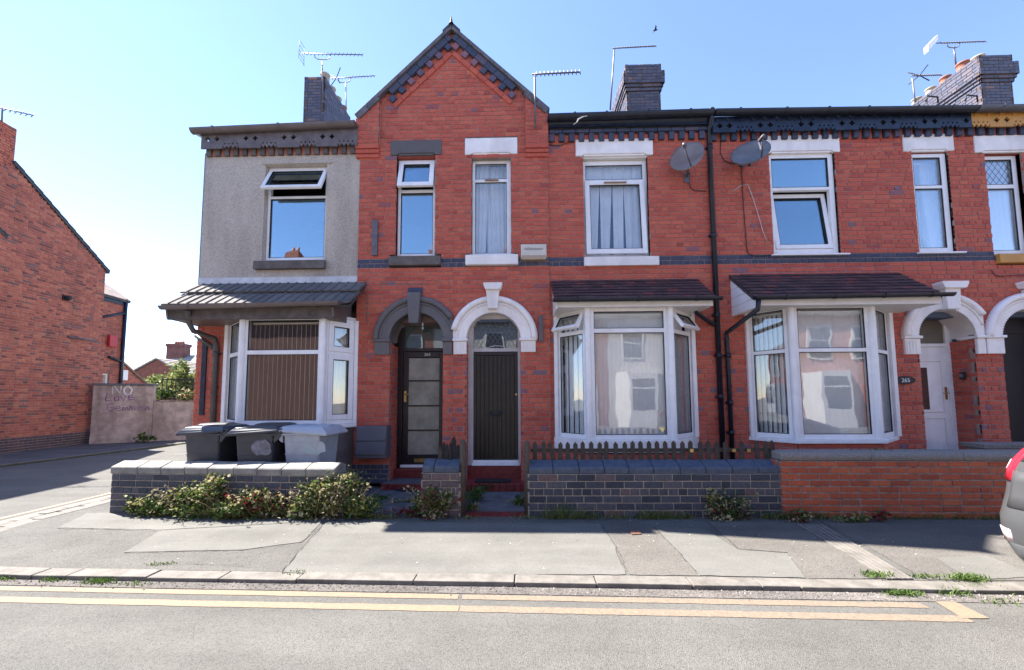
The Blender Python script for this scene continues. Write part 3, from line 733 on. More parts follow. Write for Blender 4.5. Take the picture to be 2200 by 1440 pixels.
# ---------------- curtains and blinds upstairs
def cb(b, M, f0, f1, zlo, zhi, dist, label, m, **k):
    w = b[1]-b[0]; h = b[3]-b[2]
    return curtain(M, b[0]+w*f0, b[0]+w*f1, b[2]+h*zlo, b[2]+h*zhi, dist, label, m, **k)
cb(B1, GM, .0, .42, -.1, 1, .22, 'pale net curtain at the left of the narrow window under the gable', CURT, folds=4, gather=.25, amp=.02)
cb(B1, GM, .30, .95, -.1, 1, .26, 'wide pale net curtain in the narrow window under the gable', CURT, folds=6, gather=-.12, amp=.02)
mb = cb(B1, GM, .0, 1, -.1, 1, .40, 'blue curtain behind the nets in the narrow gable window', CURB, folds=5)
for i, (a, c, g) in enumerate(((.02, .30, .30), (.29, .50, .42), (.49, .67, .18), (.66, .83, .22), (.80, .99, .14))):
    cb(B2, FM, a, c, -.05, 1, .18+.01*(i % 2), ['leftmost', 'second', 'middle', 'fourth', 'rightmost'][i]+' pale net panel in the wide window over the middle bay', CURT, folds=2, gather=g if i < 3 else -g, amp=.012, group='net panels in the wide upper window')
vblind(FM @ Matrix.Translation((C2[0]+.02, 0, 0)), (C2[1]-C2[0])*.50, C2[2], C2[3]-.09, 5, -62, .16, 'white vertical blind in the narrow window over the right arch')
cb(C2, FM, .47, 1.0, -.03, .98, .22, 'pale draped curtain beside a vertical blind in the narrow right window', CURT, folds=5, gather=-.45, amp=.045)
cb(C1, FM, -.05, .13, -.02, 1, .2, 'white curtain pulled to the side of the tilted-open window', CURT, folds=2, amp=.015)
cb(D1, FM, .0, 1, -.02, 1, .14, 'lace curtain behind the leaded window at the right edge', CURT, folds=7, amp=.055)

# ---------------- bay windows
def facet(p, q, z0): return frame(p, q, z0)
def bay_window(h, b, trans, fl=.06, sashes=({}, {}, {}), tl=(None, None, None), gl=GLS, base=None, sillm=UPVC, sill_h=.06, name='bay_window'):
    H = b['z1']-b['z0']; ps = [b['a'], b['b'], b['c'], b['d']]
    for i in range(3):
        M, w = frame(ps[i], ps[i+1], b['z0']); pr = .03
        tr = tl[i] if tl[i] is not None else trans
        window(h, M @ Matrix.Translation((pr, 0, 0)), w-2*pr, H, l=fl, r=fl, t=.06, b=.075, trans=tr, m=UPVC, gl=gl, sash=sashes[i], name='bay_window')
    for p in ps[1:3]: mb = MB(); mb.lathe([(.052, b['z0']), (.052, b['z1'])], 8, Matrix.Translation((p.x, p.y-.002, 0))); mb.build('corner_post', UPVC, h)
    for p, s in ((ps[0], 1), (ps[3], -1)): mb = MB(); mb.box(p.x-.03, p.x+.03, F-.075, F+.02, b['z0'], b['z1']); mb.build('corner_post', UPVC, h)
    e = .07; mb = MB()
    poly = [(ps[0].x-e, F), (ps[1].x-e*.7, ps[1].y-e), (ps[2].x+e*.7, ps[2].y-e), (ps[3].x+e, F)]
    Mz = lambda z: Matrix(((1, 0, 0, 0), (0, 0, 1, 0), (0, 1, 0, z), (0, 0, 0, 1)))
    mb.prism(poly, 0, sill_h, Mz(b['z0']-sill_h-.002)); mb.build('bay_sill', sillm, h, bevel=.008)
    mb = MB(); mb.prism([(ps[0].x, F+.2), (ps[0].x, F), (ps[1].x, ps[1].y), (ps[2].x, ps[2].y), (ps[3].x, F), (ps[3].x, F+.2)], 0, .05, Mz(b['z1']+.002)); mb.build('bay_ceiling', UPVC2, h)
HA, HB, HC = (b['z1']-b['z0'] for b in (BA, BB, BC))
tzA = pt(600, 757, F-.5).z-BA['z0']; tzB = pt(1350, 710, F-.5).z-BB['z0']; tzC = pt(1795, 752, F-.5).z-BC['z0']
bay_window(ha, BA, [(tzA, .07)], .055, ({}, {}, {0: dict(angle=0, fw=.085), 1: dict(angle=0, fw=.085)}), tl=(None, None, [(tzA, .05)]), gl=glass('window_glass_bay', .09, (.9, .95, 1), trans=(.96, .97, .97)))
bay_window(hb, BB, [(tzB, .07)], .075, ({1: dict(angle=34, over=.035, fw=.06)}, {}, {1: dict(angle=34, over=.035, fw=.06)}), sillm=STONEW, sill_h=.19)
bay_window(hc, BC, [(tzC, .06)], .075)
for h, b, bw in ((hb, BB, bwb), (hc, BC, bwc)):
    ps = [b['a'], b['b'], b['c'], b['d']]
    for i in range(3):
        M, w = frame(ps[i], ps[i+1]); zt = b['z0']-(.19 if h == hb else .07)
        bw.wall(M, 0, w, Z0, Z0+int((zt-Z0)/CHH+.6)*CHH, t_red, ch=CHH)
ps = [BA['a'], BA['b'], BA['c'], BA['d']]; mb = MB()
for i in range(3):
    M, w = frame(ps[i], ps[i+1]); mb.box(0, w, -.1, 0, -.05, BA['z0']-.065, M)
mb.build('bay_base', BROWNP, ha)
# blinds in the bays
def bay_blinds(b, n, ang, dist, labels, m=None, group=None, pad=.09, jit=3, hfrac=1, wd=.089):
    ps = [b['a'], b['b'], b['c'], b['d']]
    for i in range(3):
        if labels[i] is None: continue
        M, w = frame(ps[i], ps[i+1], b['z0'])
        vblind(M @ Matrix.Translation((pad, 0, 0)), w-2*pad, .06, (b['z1']-b['z0'])*hfrac-.08, n[i], ang[i], dist, labels[i], m, group, jit, wd)
bay_blinds(BA, (5, 15, 6), (58, 61, 20), .13, ('open beige vertical blind in the left side light of the left bay', 'open beige vertical blind with edge-on slats in the left bay', 'vertical blind in the right side light of the left bay'), BEIGE, jit=2)
bay_blinds(BB, (5, 16, 5), (8, 6, 8), .12, ('closed white vertical blind in the left side light of the middle bay', 'closed white vertical blind across the front of the middle bay', 'closed white vertical blind in the right side light of the middle bay'))
bay_blinds(BC, (7, 15, 6), (38, 8, 20), .12, ('half-open vertical blind in the left side light of the right bay', 'closed white vertical blind across the front of the right bay', 'vertical blind in the right side light of the right bay'))

# ---------------- canopies over the bays
def zmat(z): return Matrix(((1, 0, 0, 0), (0, 0, 1, 0), (0, 1, 0, z), (0, 0, 0, 1)))
def canopy(h, x0, x1, zt, zb, P, rows, cols, tile_m, style, col=None, skew=0):
    """lean-to roof from the wall (height zt) to the eave (height zb, P in front); tiles are separate pieces"""
    L = math.hypot(P, zt-zb); a = math.atan2(zt-zb, P)
    B = Matrix.Translation((x0, F, zt)) @ Matrix.Rotation(0, 4, 'Z')
    ex = Vector((1, 0, 0)); ed = Vector((0, -P, zb-zt)).normalized(); en = Vector((0, -(zt-zb), P)).normalized()*1
    en = ex.cross(ed)*-1
    if en.z < 0: en = -en
    M = Matrix((ex, ed, en)).transposed().to_4x4(); M.translation = (x0, F, zt)
    mb = MB(); mb.box(0.01, x1-x0-.01, 0, L-.01, -.06, -.02, M); can = mb.build('canopy', tile_m, h)
    w = (x1-x0)/cols; rl = L/rows
    for r in range(rows):
        for c in range(cols+(1 if style == 'slate' and r % 2 else 0)):
            u0 = c*w-(w/2 if style == 'slate' and r % 2 else 0); u1 = min(u0+w, x1-x0); u0 = max(u0, 0)
            if u1-u0 < .03: continue
            v0, v1 = r*rl-.03, (r+1)*rl+.012; lift = .018 if style == 'slate' else .045; t = .012 if style == 'slate' else .03
            mb = MB(); g = .0025; q = random.uniform(-.002, .002)
            if style == 'slate': prof = [(u0+g, 0), (u1-g, 0)]
            else:
                W_ = u1-u0; prof = [(u0+.002, .0), (u0+W_*.80, 0), (u0+W_*.85, .018), (u0+W_*.93, .018), (u0+W_*.998, .002)]
            k = len(prof); vs = []
            for v, l in ((v0, -.004), (v1, lift)):
                vs += [(u, v, z+l+q) for u, z in prof]; vs += [(u, v, z+l+q-t) for u, z in prof]
            fs = [(i, i+1, 2*k+i+1, 2*k+i) for i in range(k-1)] + [(2*k+i, 2*k+i+1, 3*k+i+1, 3*k+i) for i in range(k-1)] + [(0, k, 3*k, 2*k), (k-1, 2*k-1, 4*k-1, 3*k-1)]
            mb.add(vs, fs, M); o = mb.build('slate' if style == 'slate' else 'tile', toned('canopy_'+style, tile_stops[style], attr=False, grain=.3, gscale=25, rough=.55 if style == 'slate' else .9), can)
            o.color = (random.random()*.9 if style != 'slate' or random.random() > .06 else 1, 0, 0, 1)
    return can, M, L
tile_stops = {'slate': [(0, (.055, .036, .044)), (.5, (.085, .052, .058)), (.9, (.11, .065, .066)), (1, (.17, .06, .06))], 'pantile': [(0, (.125, .12, .118)), (1, (.175, .165, .158))]}
def gutter(h, p0, p1, m, r=.055, ext=(0, 0), name='gutter', joints=3):
    p0, p1 = Vector(p0), Vector(p1); t = (p1-p0).normalized(); p0 = p0-t*ext[0]; p1 = p1+t*ext[1]; L = (p1-p0).length
    M, w = frame(p0, p1, 0); s = (p1.z-p0.z)/L
    M = Matrix(((t.x, t.y, t.z), (0, -1, 0), (-t.z*0, 0, 1))).transposed().to_4x4(); M.translation = p0
    mb = MB(); k = 9; pr = []
    for i in range(k): a = math.pi+math.pi*i/(k-1); pr.append((r*math.cos(a), r*math.sin(a)))
    pi = [((r-.006)*math.cos(math.pi+math.pi*i/(k-1)), (r-.006)*math.sin(math.pi+math.pi*i/(k-1))) for i in range(k)][::-1]
    mb.prof(pr+pi, 0, L, M)
    for u in (0, L-.012): mb.prof([(r, 0)] + pr[1:-1][::-1] + [(-r, 0)], u, u+.012, M)
    g = mb.build(name, m, h)
    for i in range(joints):
        mb = MB(); u = L*(i+.5)/joints+random.uniform(-.1, .1); R2 = r+.006
        mb.prof([(R2*math.cos(math.pi+math.pi*i/8), R2*math.sin(math.pi+math.pi*i/8)) for i in range(9)]+[(R2, .012), (-R2, .012)], u, u+.035, M)
        mb.box(u+.01, u+.03, -r-.02, -r+.004, -.03, .01, M); mb.build('gutter_bracket', m, g)
    return g
# left canopy
x0, x1 = XL-.05, XG0+.16; zt, PA_ = pt(600, 607, F).z, .66
zbA = pt(570, 655, F-PA_).z
canopy(ha, x0, x1, zt, zbA, PA_, 2, 20, SLATE, 'pantile')
mb = MB(); mb.box(XL-.03, XG0-.0, .0, .045, pt(600, 610).z, pt(600, 597).z, FM); mb.build('flashing', FLASHW, ha)
mb = MB(); mb.prism([(XG0+.004, zt-.02), (XG0+.11, zt), (XG0+.13, pt(780, 592).z), (XG0+.004, pt(780, 592).z)], 0, .02, GM); mb.build('flashing', LEAD, ha)
gl_ = pt(352, 668, F-PA_-.08); gr_ = pt(768, 654, F-PA_-.08)
gutter(ha, (x0+.06, gl_.y, zbA-.025), (x1-.12, gr_.y, zbA+.02), BROWNP, .06, joints=3)
mb = MB(); mb.box(x0+.06, x1-.30, PA_-.06, PA_-.03, zbA-.22, zbA-.03, FM); mb.build('fascia', BROWNW, ha)
mb = MB(); mb.box(x0+.06, x1-.30, 0.03, PA_-.062, zbA-.21, zbA-.19, FM); mb.build('soffit', BROWNP, ha)
mb = MB(); mb.prism([(0, zt-.05), (PA_, zbA-.05), (PA_-.03, zbA-.2), (0, zbA-.22)], 0, .03, Matrix(((0, 1, 0, x1-.30), (-1, 0, 0, F), (0, 0, 1, 0), (0, 0, 0, 1)))); mb.build('cheek', BROWNP, ha)
mb = MB(); mb.prism([(0, zt-.05), (PA_, zbA-.05), (PA_-.03, zbA-.2), (0, zbA-.22)], 0, .03, Matrix(((0, 1, 0, x0+.05), (-1, 0, 0, F), (0, 0, 1, 0), (0, 0, 0, 1)))); mb.build('cheek', BROWNP, ha)
# middle canopy
x0, x1 = pt(1183, 615).x, pt(1497, 600).x; zt = pt(1340, 600).z; PB_ = .64; zbB = pt(1340, 641, F-PB_).z
canopy(hb, x0, x1, zt, zbB, PB_, 7, 15, SLATE, 'slate')
mb = MB(); mb.prism([(x0-.01, zt-.02), (x1, zt-.02), (x1-.05, pt(1340, 589).z), (x0-.01, pt(1340, 589).z)], 0, .02, FM); mb.build('flashing', LEAD, hb)
gutter(hb, (x0-.02, F-PB_-.05, zbB-.01), (x1+.05, F-PB_-.05, zbB-.01), BLACKP, .052, joints=3)
mb = MB(); mb.box(x0+.06, x1-.05, PB_-.07, PB_-.02, zbB-.13, zbB-.02, FM); mb.build('fascia', UPVC2, hb)
mb = MB(); mb.box(x0+.06, x1-.05, 0.0, PB_-.072, zbB-.128, zbB-.11, FM); mb.build('soffit', UPVC2, hb)
mb = MB(); mb.prism([(0, zt-.03), (PB_, zbB-.02), (PB_, zbB-.16), (0, zbB-.17)], 0, .025, Matrix(((0, 1, 0, x0+.03), (-1, 0, 0, F), (0, 0, 1, 0), (0, 0, 0, 1)))); mb.build('cheek', UPVC2, hb)
# right canopy
x0, x1 = pt(1564, 610).x, pt(1924, 600).x+.02; zt = pt(1740, 587).z; PC_ = .72; zbC = pt(1810, 636, F-PC_).z
canopy(hc, x0, x1, zt, zbC, PC_, 8, 16, SLATE, 'slate')
mb = MB(); mb.box(x0-.02, x1-.06, 0, .022, zt-.03, pt(1740, 574).z, FM); mb.build('flashing', LEAD, hc)
gutter(hc, (x0-.03, F-PC_-.05, zbC-.01), (x1+.06, F-PC_-.05, zbC+.015), BLACKP, .052, joints=4)
mb = MB(); mb.box(x0+.04, x1-.05, PC_-.07, PC_-.02, zbC-.13, zbC-.02, FM); mb.build('fascia', UPVC2, hc)
mb = MB(); mb.box(x0+.04, x1-.05, 0.0, PC_-.072, zbC-.128, zbC-.11, FM); mb.build('soffit', UPVC2, hc)
ck = mb = MB(); zl = zbC-.16; mb.prism([(0, zt-.03), (PC_-.02, zbC-.02), (PC_-.02, zl), (0, zl)], 0, .02, Matrix(((0, 1, 0, x0+.04), (-1, 0, 0, F), (0, 0, 1, 0), (0, 0, 0, 1)))); ck = mb.build('cheek', UPVC, hc)
n = 5
for i in range(n):                                # shiplap boards of the white cheek
    za = zl+(zt-zl)*i/n+.004; zb_ = zl+(zt-zl)*(i+1)/n-.004
    fx = lambda z: 0 if z > zt-.03 else min(PC_-.02, (PC_-.02)*(zt-.03-z)/(zt-.03-zbC+.02))
    mb = MB(); mb.prism([(0.0, za), (fx(za), za), (fx(zb_), zb_), (0.0, zb_)], 0, .012, Matrix(((0, -1, 0, x0+.038), (-1, 0, 0, F), (0, 0, 1, 0), (0, 0, 0, 1)))); mb.build('board', UPVC, ck)

# ---------------- eaves: dentils, boards, main gutters
DARKB = (.93, 1.0)
jb = toned('red_house_brick', RED, attr=True)
BRN = [(0, (.20, .09, .065)), (.5, (.45, .16, .10)), (.85, (.40, .22, .16)), (.93, (.15, .125, .11)), (1, (.10, .09, .085))]
def dentils(h, x0, x1, z0, z1, n, M=FM, pr=.055, rp=.004, dm=None):
    w = (x1-x0)/n
    dm = dm or toned('red_house_brick', RED)
    me = brick_unit(.2, .07, pr+.03, .006).mesh('dentil', dm)
    for i in range(n):
        o = bpy.data.objects.new('dentil', me); C.objects.link(o); attach(o, h); o.color = (random.uniform(.93, 1), 0, 0, 1)
        o.matrix_basis = M @ Matrix.Translation((x0+(i+.3)*w, .0, (z0+z1)/2)) @ Matrix.Diagonal((w*.54/.2, 1, (z1-z0)/.07, 1))
    me2 = brick_unit(.2, .07, .034, .004).mesh('eaves_brick', dm)
    for i in range(n):
        o = bpy.data.objects.new('eaves_brick', me2); C.objects.link(o); attach(o, h); o.color = (random.uniform(.45, .8), 0, 0, 1)
        o.matrix_basis = M @ Matrix.Translation((x0+(i+.8)*w, rp, (z0+z1)/2)) @ Matrix.Diagonal((w*.38/.2, 1, (z1-z0)*.96/.07, 1))
    mb = MB(); mb.box(x0, x1, -.1, .0, z0-.04, z1+.3, M); mb.build('eaves_backing', MORTD, h)
def fretboard(h, x0, x1, zt, zb, n, m, teeth_first=False, period=.80, brackets=False):
    tp = .075; x = x0; top = []; outl = [(x0, zt), (x0, zb)]; holes = []
    def cross(cx, cz, s=.046):
        t = s*.40; return [(cx-t, cz-s), (cx+t, cz-s), (cx+t, cz-t), (cx+s, cz-t), (cx+s, cz+t), (cx+t, cz+t), (cx+t, cz+s), (cx-t, cz+s), (cx-t, cz+t), (cx-s, cz+t), (cx-s, cz-t), (cx-t, cz-t)]
    def dot(cx, cz, r=.016): return [(cx+r*math.cos(k*math.pi/4), cz+r*math.sin(k*math.pi/4)) for k in range(8)]
    mode = teeth_first; zc = zb+(zt-zb)*.45
    while x < x1-.05:
        if mode:
            for k in range(4):
                if x+tp > x1: break
                outl += [(x, zb+.052), (x+tp/2, zb), (x+tp-.002, zb+.052)]
                holes.append(dot(x+tp/2, zb+.085)); x += tp
            outl.append((x, zb))
        else:
            w = min(.40, x1-x)
            if w > .36: holes += [cross(x+.12, zc), cross(x+.29, zc)]
            elif w > .18: holes.append(cross(x+.12, zc))
            x += w; outl.append((x, zb))
        mode = not mode
        if x >= x1-.05: break
    outl += [(x1, zb), (x1, zt)]
    me = poly_mesh('fretwork_board', [outl]+holes, .022, FM @ Matrix.Translation((0, n, 0)))
    return obj('fretwork_board', me, m, h)
# end house
zdt, zdb = pt(600, 308).z, pt(600, 325).z
zA_t = pt(600, 289).z
dentils(ha, XL+.02, XG0-.02, pt(600, 333, F-.06).z, pt(600, 310, F-.06).z, 17, pr=.05, rp=.015, dm=toned('weathered_eaves_brick', BRN, soot=.3))
fretboard(ha, XL-.02, XG0-.02, zA_t+.06, pt(600, 318, F-.12).z, .12, mat('taupe_board', (.16, .135, .14), .6, .2, 8, stain=.15), False)
mb = MB(); mb.box(XL-.02, XG0-.02, 0, .118, zA_t-.03, zA_t+.04, FM); mb.build('soffit', BROWNP, ha)
g0, g1 = pt(412, 280, F-.2), pt(770, 264, F-.2)
gutter(ha, (XL-.14, F-.2, g0.z), (XG0-.02, F-.2, g1.z), BROWNP, .075, joints=3)
mb = MB(); mb.prism([(XL-.22, zA_t+.0), (XL-.02, zA_t-.10), (XL-.02, zA_t+.03)], .0, .12, FM); mb.build('bracket', BROWNP, ha)
# house B: black moulded gutter on navy board, blue brick courses
xb0, xb1 = XG1+.02, XBC+.02
zb1, zb0 = pt(1340, 286, F-.06).z, pt(1340, 302, F-.06).z
dentils(hb, xb0, xb1-.02, zb0, zb1, 16)
zc_ = pt(1340, 275, F-.07).z
for x in [xb0+i*.24 for i in range(int((xb1-xb0)/.24)+1)]:
    o = bpy.data.objects.new('eaves_brick', brick_unit(.228, .075, .1).mesh('eaves_brick', toned('red_house_brick', RED))); C.objects.link(o); attach(o, hb); o.color = (random.uniform(.93, 1), 0, 0, 1)
    o.matrix_basis = FM @ Matrix.Translation((min(x+.12, xb1-.11), 0, (zb1+zc_)/2)) @ Matrix.Diagonal((1, 1, (zc_-zb1-.008)/.075, 1))
mb = MB(); mb.prof([(.0, zc_+.002), (.12, zc_+.002), (.12, zc_+.05), (.16, zc_+.10), (.0, zc_+.12)], xb0, xb1, FM); mb.build('fascia', NAVY, hb)
gutter(hb, (xb0-.03, F-.2, pt(1190, 251, F-.2).z), (xb1, F-.2, pt(1500, 241, F-.2).z), BLACKP, .085, joints=4)
# houses C and D: fretted boards over dentils
for h, x0, x1, m, ph in ((hc, XBC+.03, XCD, NAVY, False), (hd_, XCD+.004, XDE, OCHRE, True)):
    zz1, zz0 = pt(1800, 279, F-.06).z, pt(1800, 296, F-.06).z
    dentils(h, x0, x1, zz0-.01, zz1+.02, int((x1-x0)/.172))
    ztb = pt(1800, 250, F-.13).z
    fretboard(h, x0, x1, ztb, pt(1800, 281, F-.13).z, .13, m, ph)
    mb = MB()
    k = int((x1-x0)/.21)
    for i in range(k): mb.prism([(x0+.05+i*.21, ztb-.08), (x0+.13+i*.21, ztb-.05), (x0+.13+i*.21, ztb), (x0+.05+i*.21, ztb)], .131, .165, FM)
    mb.build('bracket_row', m, h)
    mb = MB(); mb.box(x0, x1, 0, .128, ztb-.02, ztb+.04, FM); mb.build('soffit', m, h)
    a, b = pt(1525, 240, F-.22), pt(2200, 231, F-.22)
    zz = lambda x: a.z+(b.z-a.z)*(x-a.x)/(b.x-a.x)
    gutter(h, (x0, F-.22, zz(x0)), (x1, F-.22, zz(min(x1, b.x))), BLACKP if h == hc else mat('grey_gutter_plastic', (.10, .10, .115), .4, .2, 5), .075, joints=6)
mb = MB()
for x in (XCD-.9, XCD-.25): mb.tube([(x, F-.30, ZE-.10), (x+.02, F-.305, ZE), (x+.2, F-.30, ZE-.02), (x+.2, F-.30, ZE-.12)], .012, 6)
mb.build('gutter_clip', CABLE, hc)
# downpipes
def pipe(h, path, r, m, name='downpipe', collars=()):
    mb = MB(); mb.tube(path, r, 10); o = mb.build(name, m, h)
    if collars:
        mb = MB()
        for c in collars: mb.tube([(c[0], c[1], c[2]-.04), (c[0], c[1], c[2]+.04)], r+.008, 10); mb.box(c[0]-r-.03, c[0]+r+.03, c[1]+r, c[1]+r+.02, c[2]-.02, c[2]+.02)
        mb.build('pipe_collar', m, o)
    return o
xp = XBC; zg = ZE-.05
pipe(hb, [(xp+.0, F-.2, zg), (xp+.0, F-.17, zg-.2), (xp, F-.075, zg-.33), (xp, F-.075, 0)], .042, BLACKP, collars=[(xp, F-.075, z) for z in (5.9, 4.3, 2.9, 2.2, 1.5)])
e = pt(1496, 672, F-.2); pipe(hb, [(e.x-.05, F-.3, e.z+.1), (e.x, F-.2, e.z), (xp-.1, F-.08, e.z-.16), (xp, F-.075, e.z-.2)], .034, BLACKP)
e0, e1, e2 = pt(1630, 645, F-PC_-.05), pt(1628, 665, F-PC_-.05), pt(1560, 716, F-.08)
pipe(hc, [(e0.x, F-PC_-.05, e0.z), (e1.x, F-PC_-.05, e1.z), (e2.x, F-.09, e2.z), (e2.x+.01, F-.075, e2.z-.1), (e2.x+.02, F-.075, 0)], .036, BLACKP, collars=[(e2.x+.02, F-.075, z) for z in (2.2, 1.4, .9)])
e0, e1, e2 = pt(410, 676, F-PA_), pt(414, 712, F-.4), pt(466, 728, F-.07)
pipe(ha, [(e0.x, F-PA_-.05, e0.z+.05), (e1.x+.02, F-.5, e1.z+.12), (e1.x+.03, F-.42, e1.z), (e2.x-.02, F-.09, e2.z), (e2.x, F-.075, e2.z-.15), (e2.x, F-.075, 0)], .042, mat('grey_brown_pipe', (.10, .088, .085), .4, .2, 5), collars=[(e2.x, F-.075, z) for z in (2.3, 1.0)])
e0 = pt(420, 722, F-.12); pipe(ha, [(e0.x, F+.25, e0.z+.08), (e0.x+.0, F-.1, e0.z), (e2.x, F-.075, e2.z-.2)], .036, MATS['grey_brown_pipe'])
mb = MB(); a = wallrect(436, 446, 738, 892); mb.box(a[0], a[1], .03, .055, a[2], a[3], FM)
for z in (a[3]-.02, a[2]+.1, a[2]+.5): mb.box((a[0]+a[1])/2-.008, (a[0]+a[1])/2+.008, .056, .062, z-.008, z+.008, FM)
mb.build('cable_cover', NAVY, ha, bevel=.004)
a = wallrect(804, 815, 478, 553); mb = MB(); mb.box(a[0], a[1], .03, .07, a[2], a[3], GM); mb.build('metal_cover', GALV, ha, bevel=.004)
a = wallrect(1157, 1166, 680, 736); mb = MB(); mb.box(a[0], a[1], .03, .07, a[2], a[3], GM); mb.build('metal_cover', GALV, hb, bevel=.004)
mb = MB(); mb.tube([pt(772, 694, F-.04), pt(788, 694, F-.05), pt(790, 612, F-.05), pt(800, 610, F-.05), pt(915, 611, F-.05), pt(920, 614, F-.05)], .014, 6); mb.build('conduit', BROWNP, ha)

# ---------------- the gable's stepped verge
def verge(h, base, side):
    A, B = Vector((GP.x, GP.z)), Vector((base.x, base.z))
    d = (B-A).normalized(); L = (B-A).length; nn = Vector((d.y, -d.x)) if side < 0 else Vector((-d.y, d.x))
    if nn.y > 0: nn = -nn                           # into the gable
    def strip(n0, n1, s0, s1, p0, p1, name, m, tone=None):
        q = [A+d*s0+nn*n0, A+d*s1+nn*n0, A+d*s1+nn*n1, A+d*s0+nn*n1]
        mb = MB(); mb.prism([tuple(p) for p in q], p0, p1, GM, tone or 0); return mb.build(name, m, h, bevel=.004)
    Li = L*(abs(pt(819, 230).x-GP.x)/abs(base.x-GP.x)) if side < 0 else L*(abs(pt(1129, 230).x-GP.x)/abs(base.x-GP.x))
    def cut(n): return n*abs(d.y/d.x)*1.0            # mitre at the apex
    sl = MB()
    n = 9
    for i in range(n):                              # roof tiles seen edge on
        strip(-.03, .030 if L*i/n < Li-.1 else .085, L*i/n+(.0 if i else 0), L*(i+1)/n-.006, -1.2, .13, 'roof_tile', mat('mauve_grey_tile', (.15, .135, .145), .7, .25, 7))
    k = int(Li/.235)
    jm = toned('red_house_brick', RED, attr=True)
    for i in range(k): strip(.038, .145, cut(.145)*(i == 0)+.235*i, min(.235*(i+1)-.008, Li-.02), -.02, .10, 'verge_brick', jm, random.uniform(.92, 1))
    s = .10+cut(.16)*.9
    while s < Li-.05:
        strip(.15, .255, s, s+.105, -.02, .085, 'dentil', jm, random.uniform(.86, 1)); s += .232
    k = max(1, int(Li/.24)); s0 = cut(.345)
    for i in range(k):
        a, b = s0+(Li-.06-s0)*i/k, s0+(Li-.06-s0)*(i+1)/k-.006
        strip(.262, .345, a, b, -.02, .055, 'moulded_brick', jm, random.uniform(.35, .55))
verge(ha, GL0, -1); verge(hb, GR0, 1)
mb = MB(); T = Matrix.Translation((GP.x, F-.16, 0))
mb.prism([(-.16, GP.z-.12), (0, GP.z+.02), (.16, GP.z-.12), (.16, GP.z-.07), (.05, GP.z+.04), (0, GP.z+.07), (-.05, GP.z+.04), (-.16, GP.z-.07)], -.9, .1, Matrix(((1, 0, 0, GP.x), (0, -1, 0, F-.06), (0, 0, 1, 0), (0, 0, 0, 1))))
mb.lathe([(.05, GP.z+.03), (.026, GP.z+.08), (.016, GP.z+.13), (.004, GP.z+.20)], 8, T); mb.build('finial', SLATE, ha)

# ---------------- arches and doorways
def arch(h, c, ro, m, M, clip=(-99, 99), key=None, key_cap=None, imp_l=True, imp_r=True, ri=RI, tooth=.022):
    out = []; N = 40
    for i in range(N+1):
        a = math.pi*i/N; out.append((min(max(c.x+ro*math.cos(a), clip[0]), clip[1]), c.z+ro*math.sin(a)))
    inn = []; T = 34
    for i in range(T, -1, -1):
        a = math.pi*i/T; inn.append((c.x+(ri+tooth)*math.cos(a), c.z+(ri+tooth)*math.sin(a)))
        if i: a2 = math.pi*(i-.5)/T; inn.append((c.x+ri*math.cos(a2), c.z+ri*math.sin(a2)))
    o = obj('arch_surround', poly_mesh('arch_surround', [out+inn], .26, M @ Matrix.Translation((0, -.2, 0))), m, h)
    # raised outer roll
    mb = MB(); path = []
    for i in range(N+1):
        a = math.pi*i/N; x = c.x+(ro-.05)*math.cos(a)
        if clip[0]+.01 < x < clip[1]-.01: path.append((x, .06, c.z+(ro-.05)*math.sin(a)))
    mb.tube(path, .055, 8, M)
    path = []
    for i in range(N+1):
        a = math.pi*i/N; x = c.x+(ro-.125)*math.cos(a)
        if clip[0]+.01 < x < clip[1]-.01: path.append((x, .06, c.z+(ro-.125)*math.sin(a)))
    mb.tube(path, .022, 6, M); mb.build('arch_moulding', m, o)
    if key:
        (xa, xb, za, zb, tp) = key; mb = MB(); w = (xb-xa)/2; x = (xa+xb)/2
        mb.prism([(x-w*tp, za), (x+w*tp, za), (x+w, zb), (x-w, zb)], -.1, .15, M); kk = mb.build('keystone', m, h, bevel=.008)
        if key_cap:
            a = key_cap; mb = MB(); mb.prism([(a[0], a[3]), (a[1], a[3]), (a[1], a[3]-.035), (a[1]-.04, a[2]), (a[0]+.04, a[2]), (a[0], a[3]-.035)], -.05, .2, M); mb.build('keystone_cap', m, kk, bevel=.006)
    return o
def impost(h, x0, x1, zt, zb, m, M, flute=True):
    mb = MB(); mb.box(x0-.015, x1+.015, -.22, .10, zt-.045, zt, M); mb.box(x0+.01, x1-.005, -.2, .07, zb, zt-.046, M)
    o = mb.build('impost', m, h, bevel=.008)
    if flute:
        mb = MB(); w = x1-x0; n = max(3, int(w/.055))
        for i in range(n): mb.box(x0+.03+(w-.07)*i/n, x0+.03+(w-.07)*(i+.55)/n, .068, .078, zb+.03, zt-.08, M)
        mb.build('flute', m, o, bevel=.004)
RO = .76
kA = (pt(880, 640).x, pt(909, 640).x, pt(894, 698).z, pt(894, 634).z, .68); kB = (pt(1046, 640).x, pt(1074, 640).x, pt(1060, 668).z, pt(1060, 628).z, .72)
arch(ha, CA, RO, STONEG, GM, (-99, XAB-.003), kA); arch(hb, CB, RO, STONEW, GM, (XAB+.003, 99), kB, (pt(1041, 620).x, pt(1080, 620).x, pt(1060, 629).z, pt(1060, 615).z))
a = wallrect(879, 910, 622, 632); mb = MB(); mb.box(a[0], a[1], 0, .045, a[2], a[3]+.01, GM, .97); mb.build('keystone_brick', toned('red_house_brick', RED, attr=True), ha)
zi0, zi1 = pt(820, 764).z, pt(820, 731).z
impost(ha, CA.x-RO+.02, CA.x-RI, zi1, zi0, STONEG, GM, False); impost(ha, CA.x+RI, XAB-.004, zi1, zi0, STONEG, GM, False)
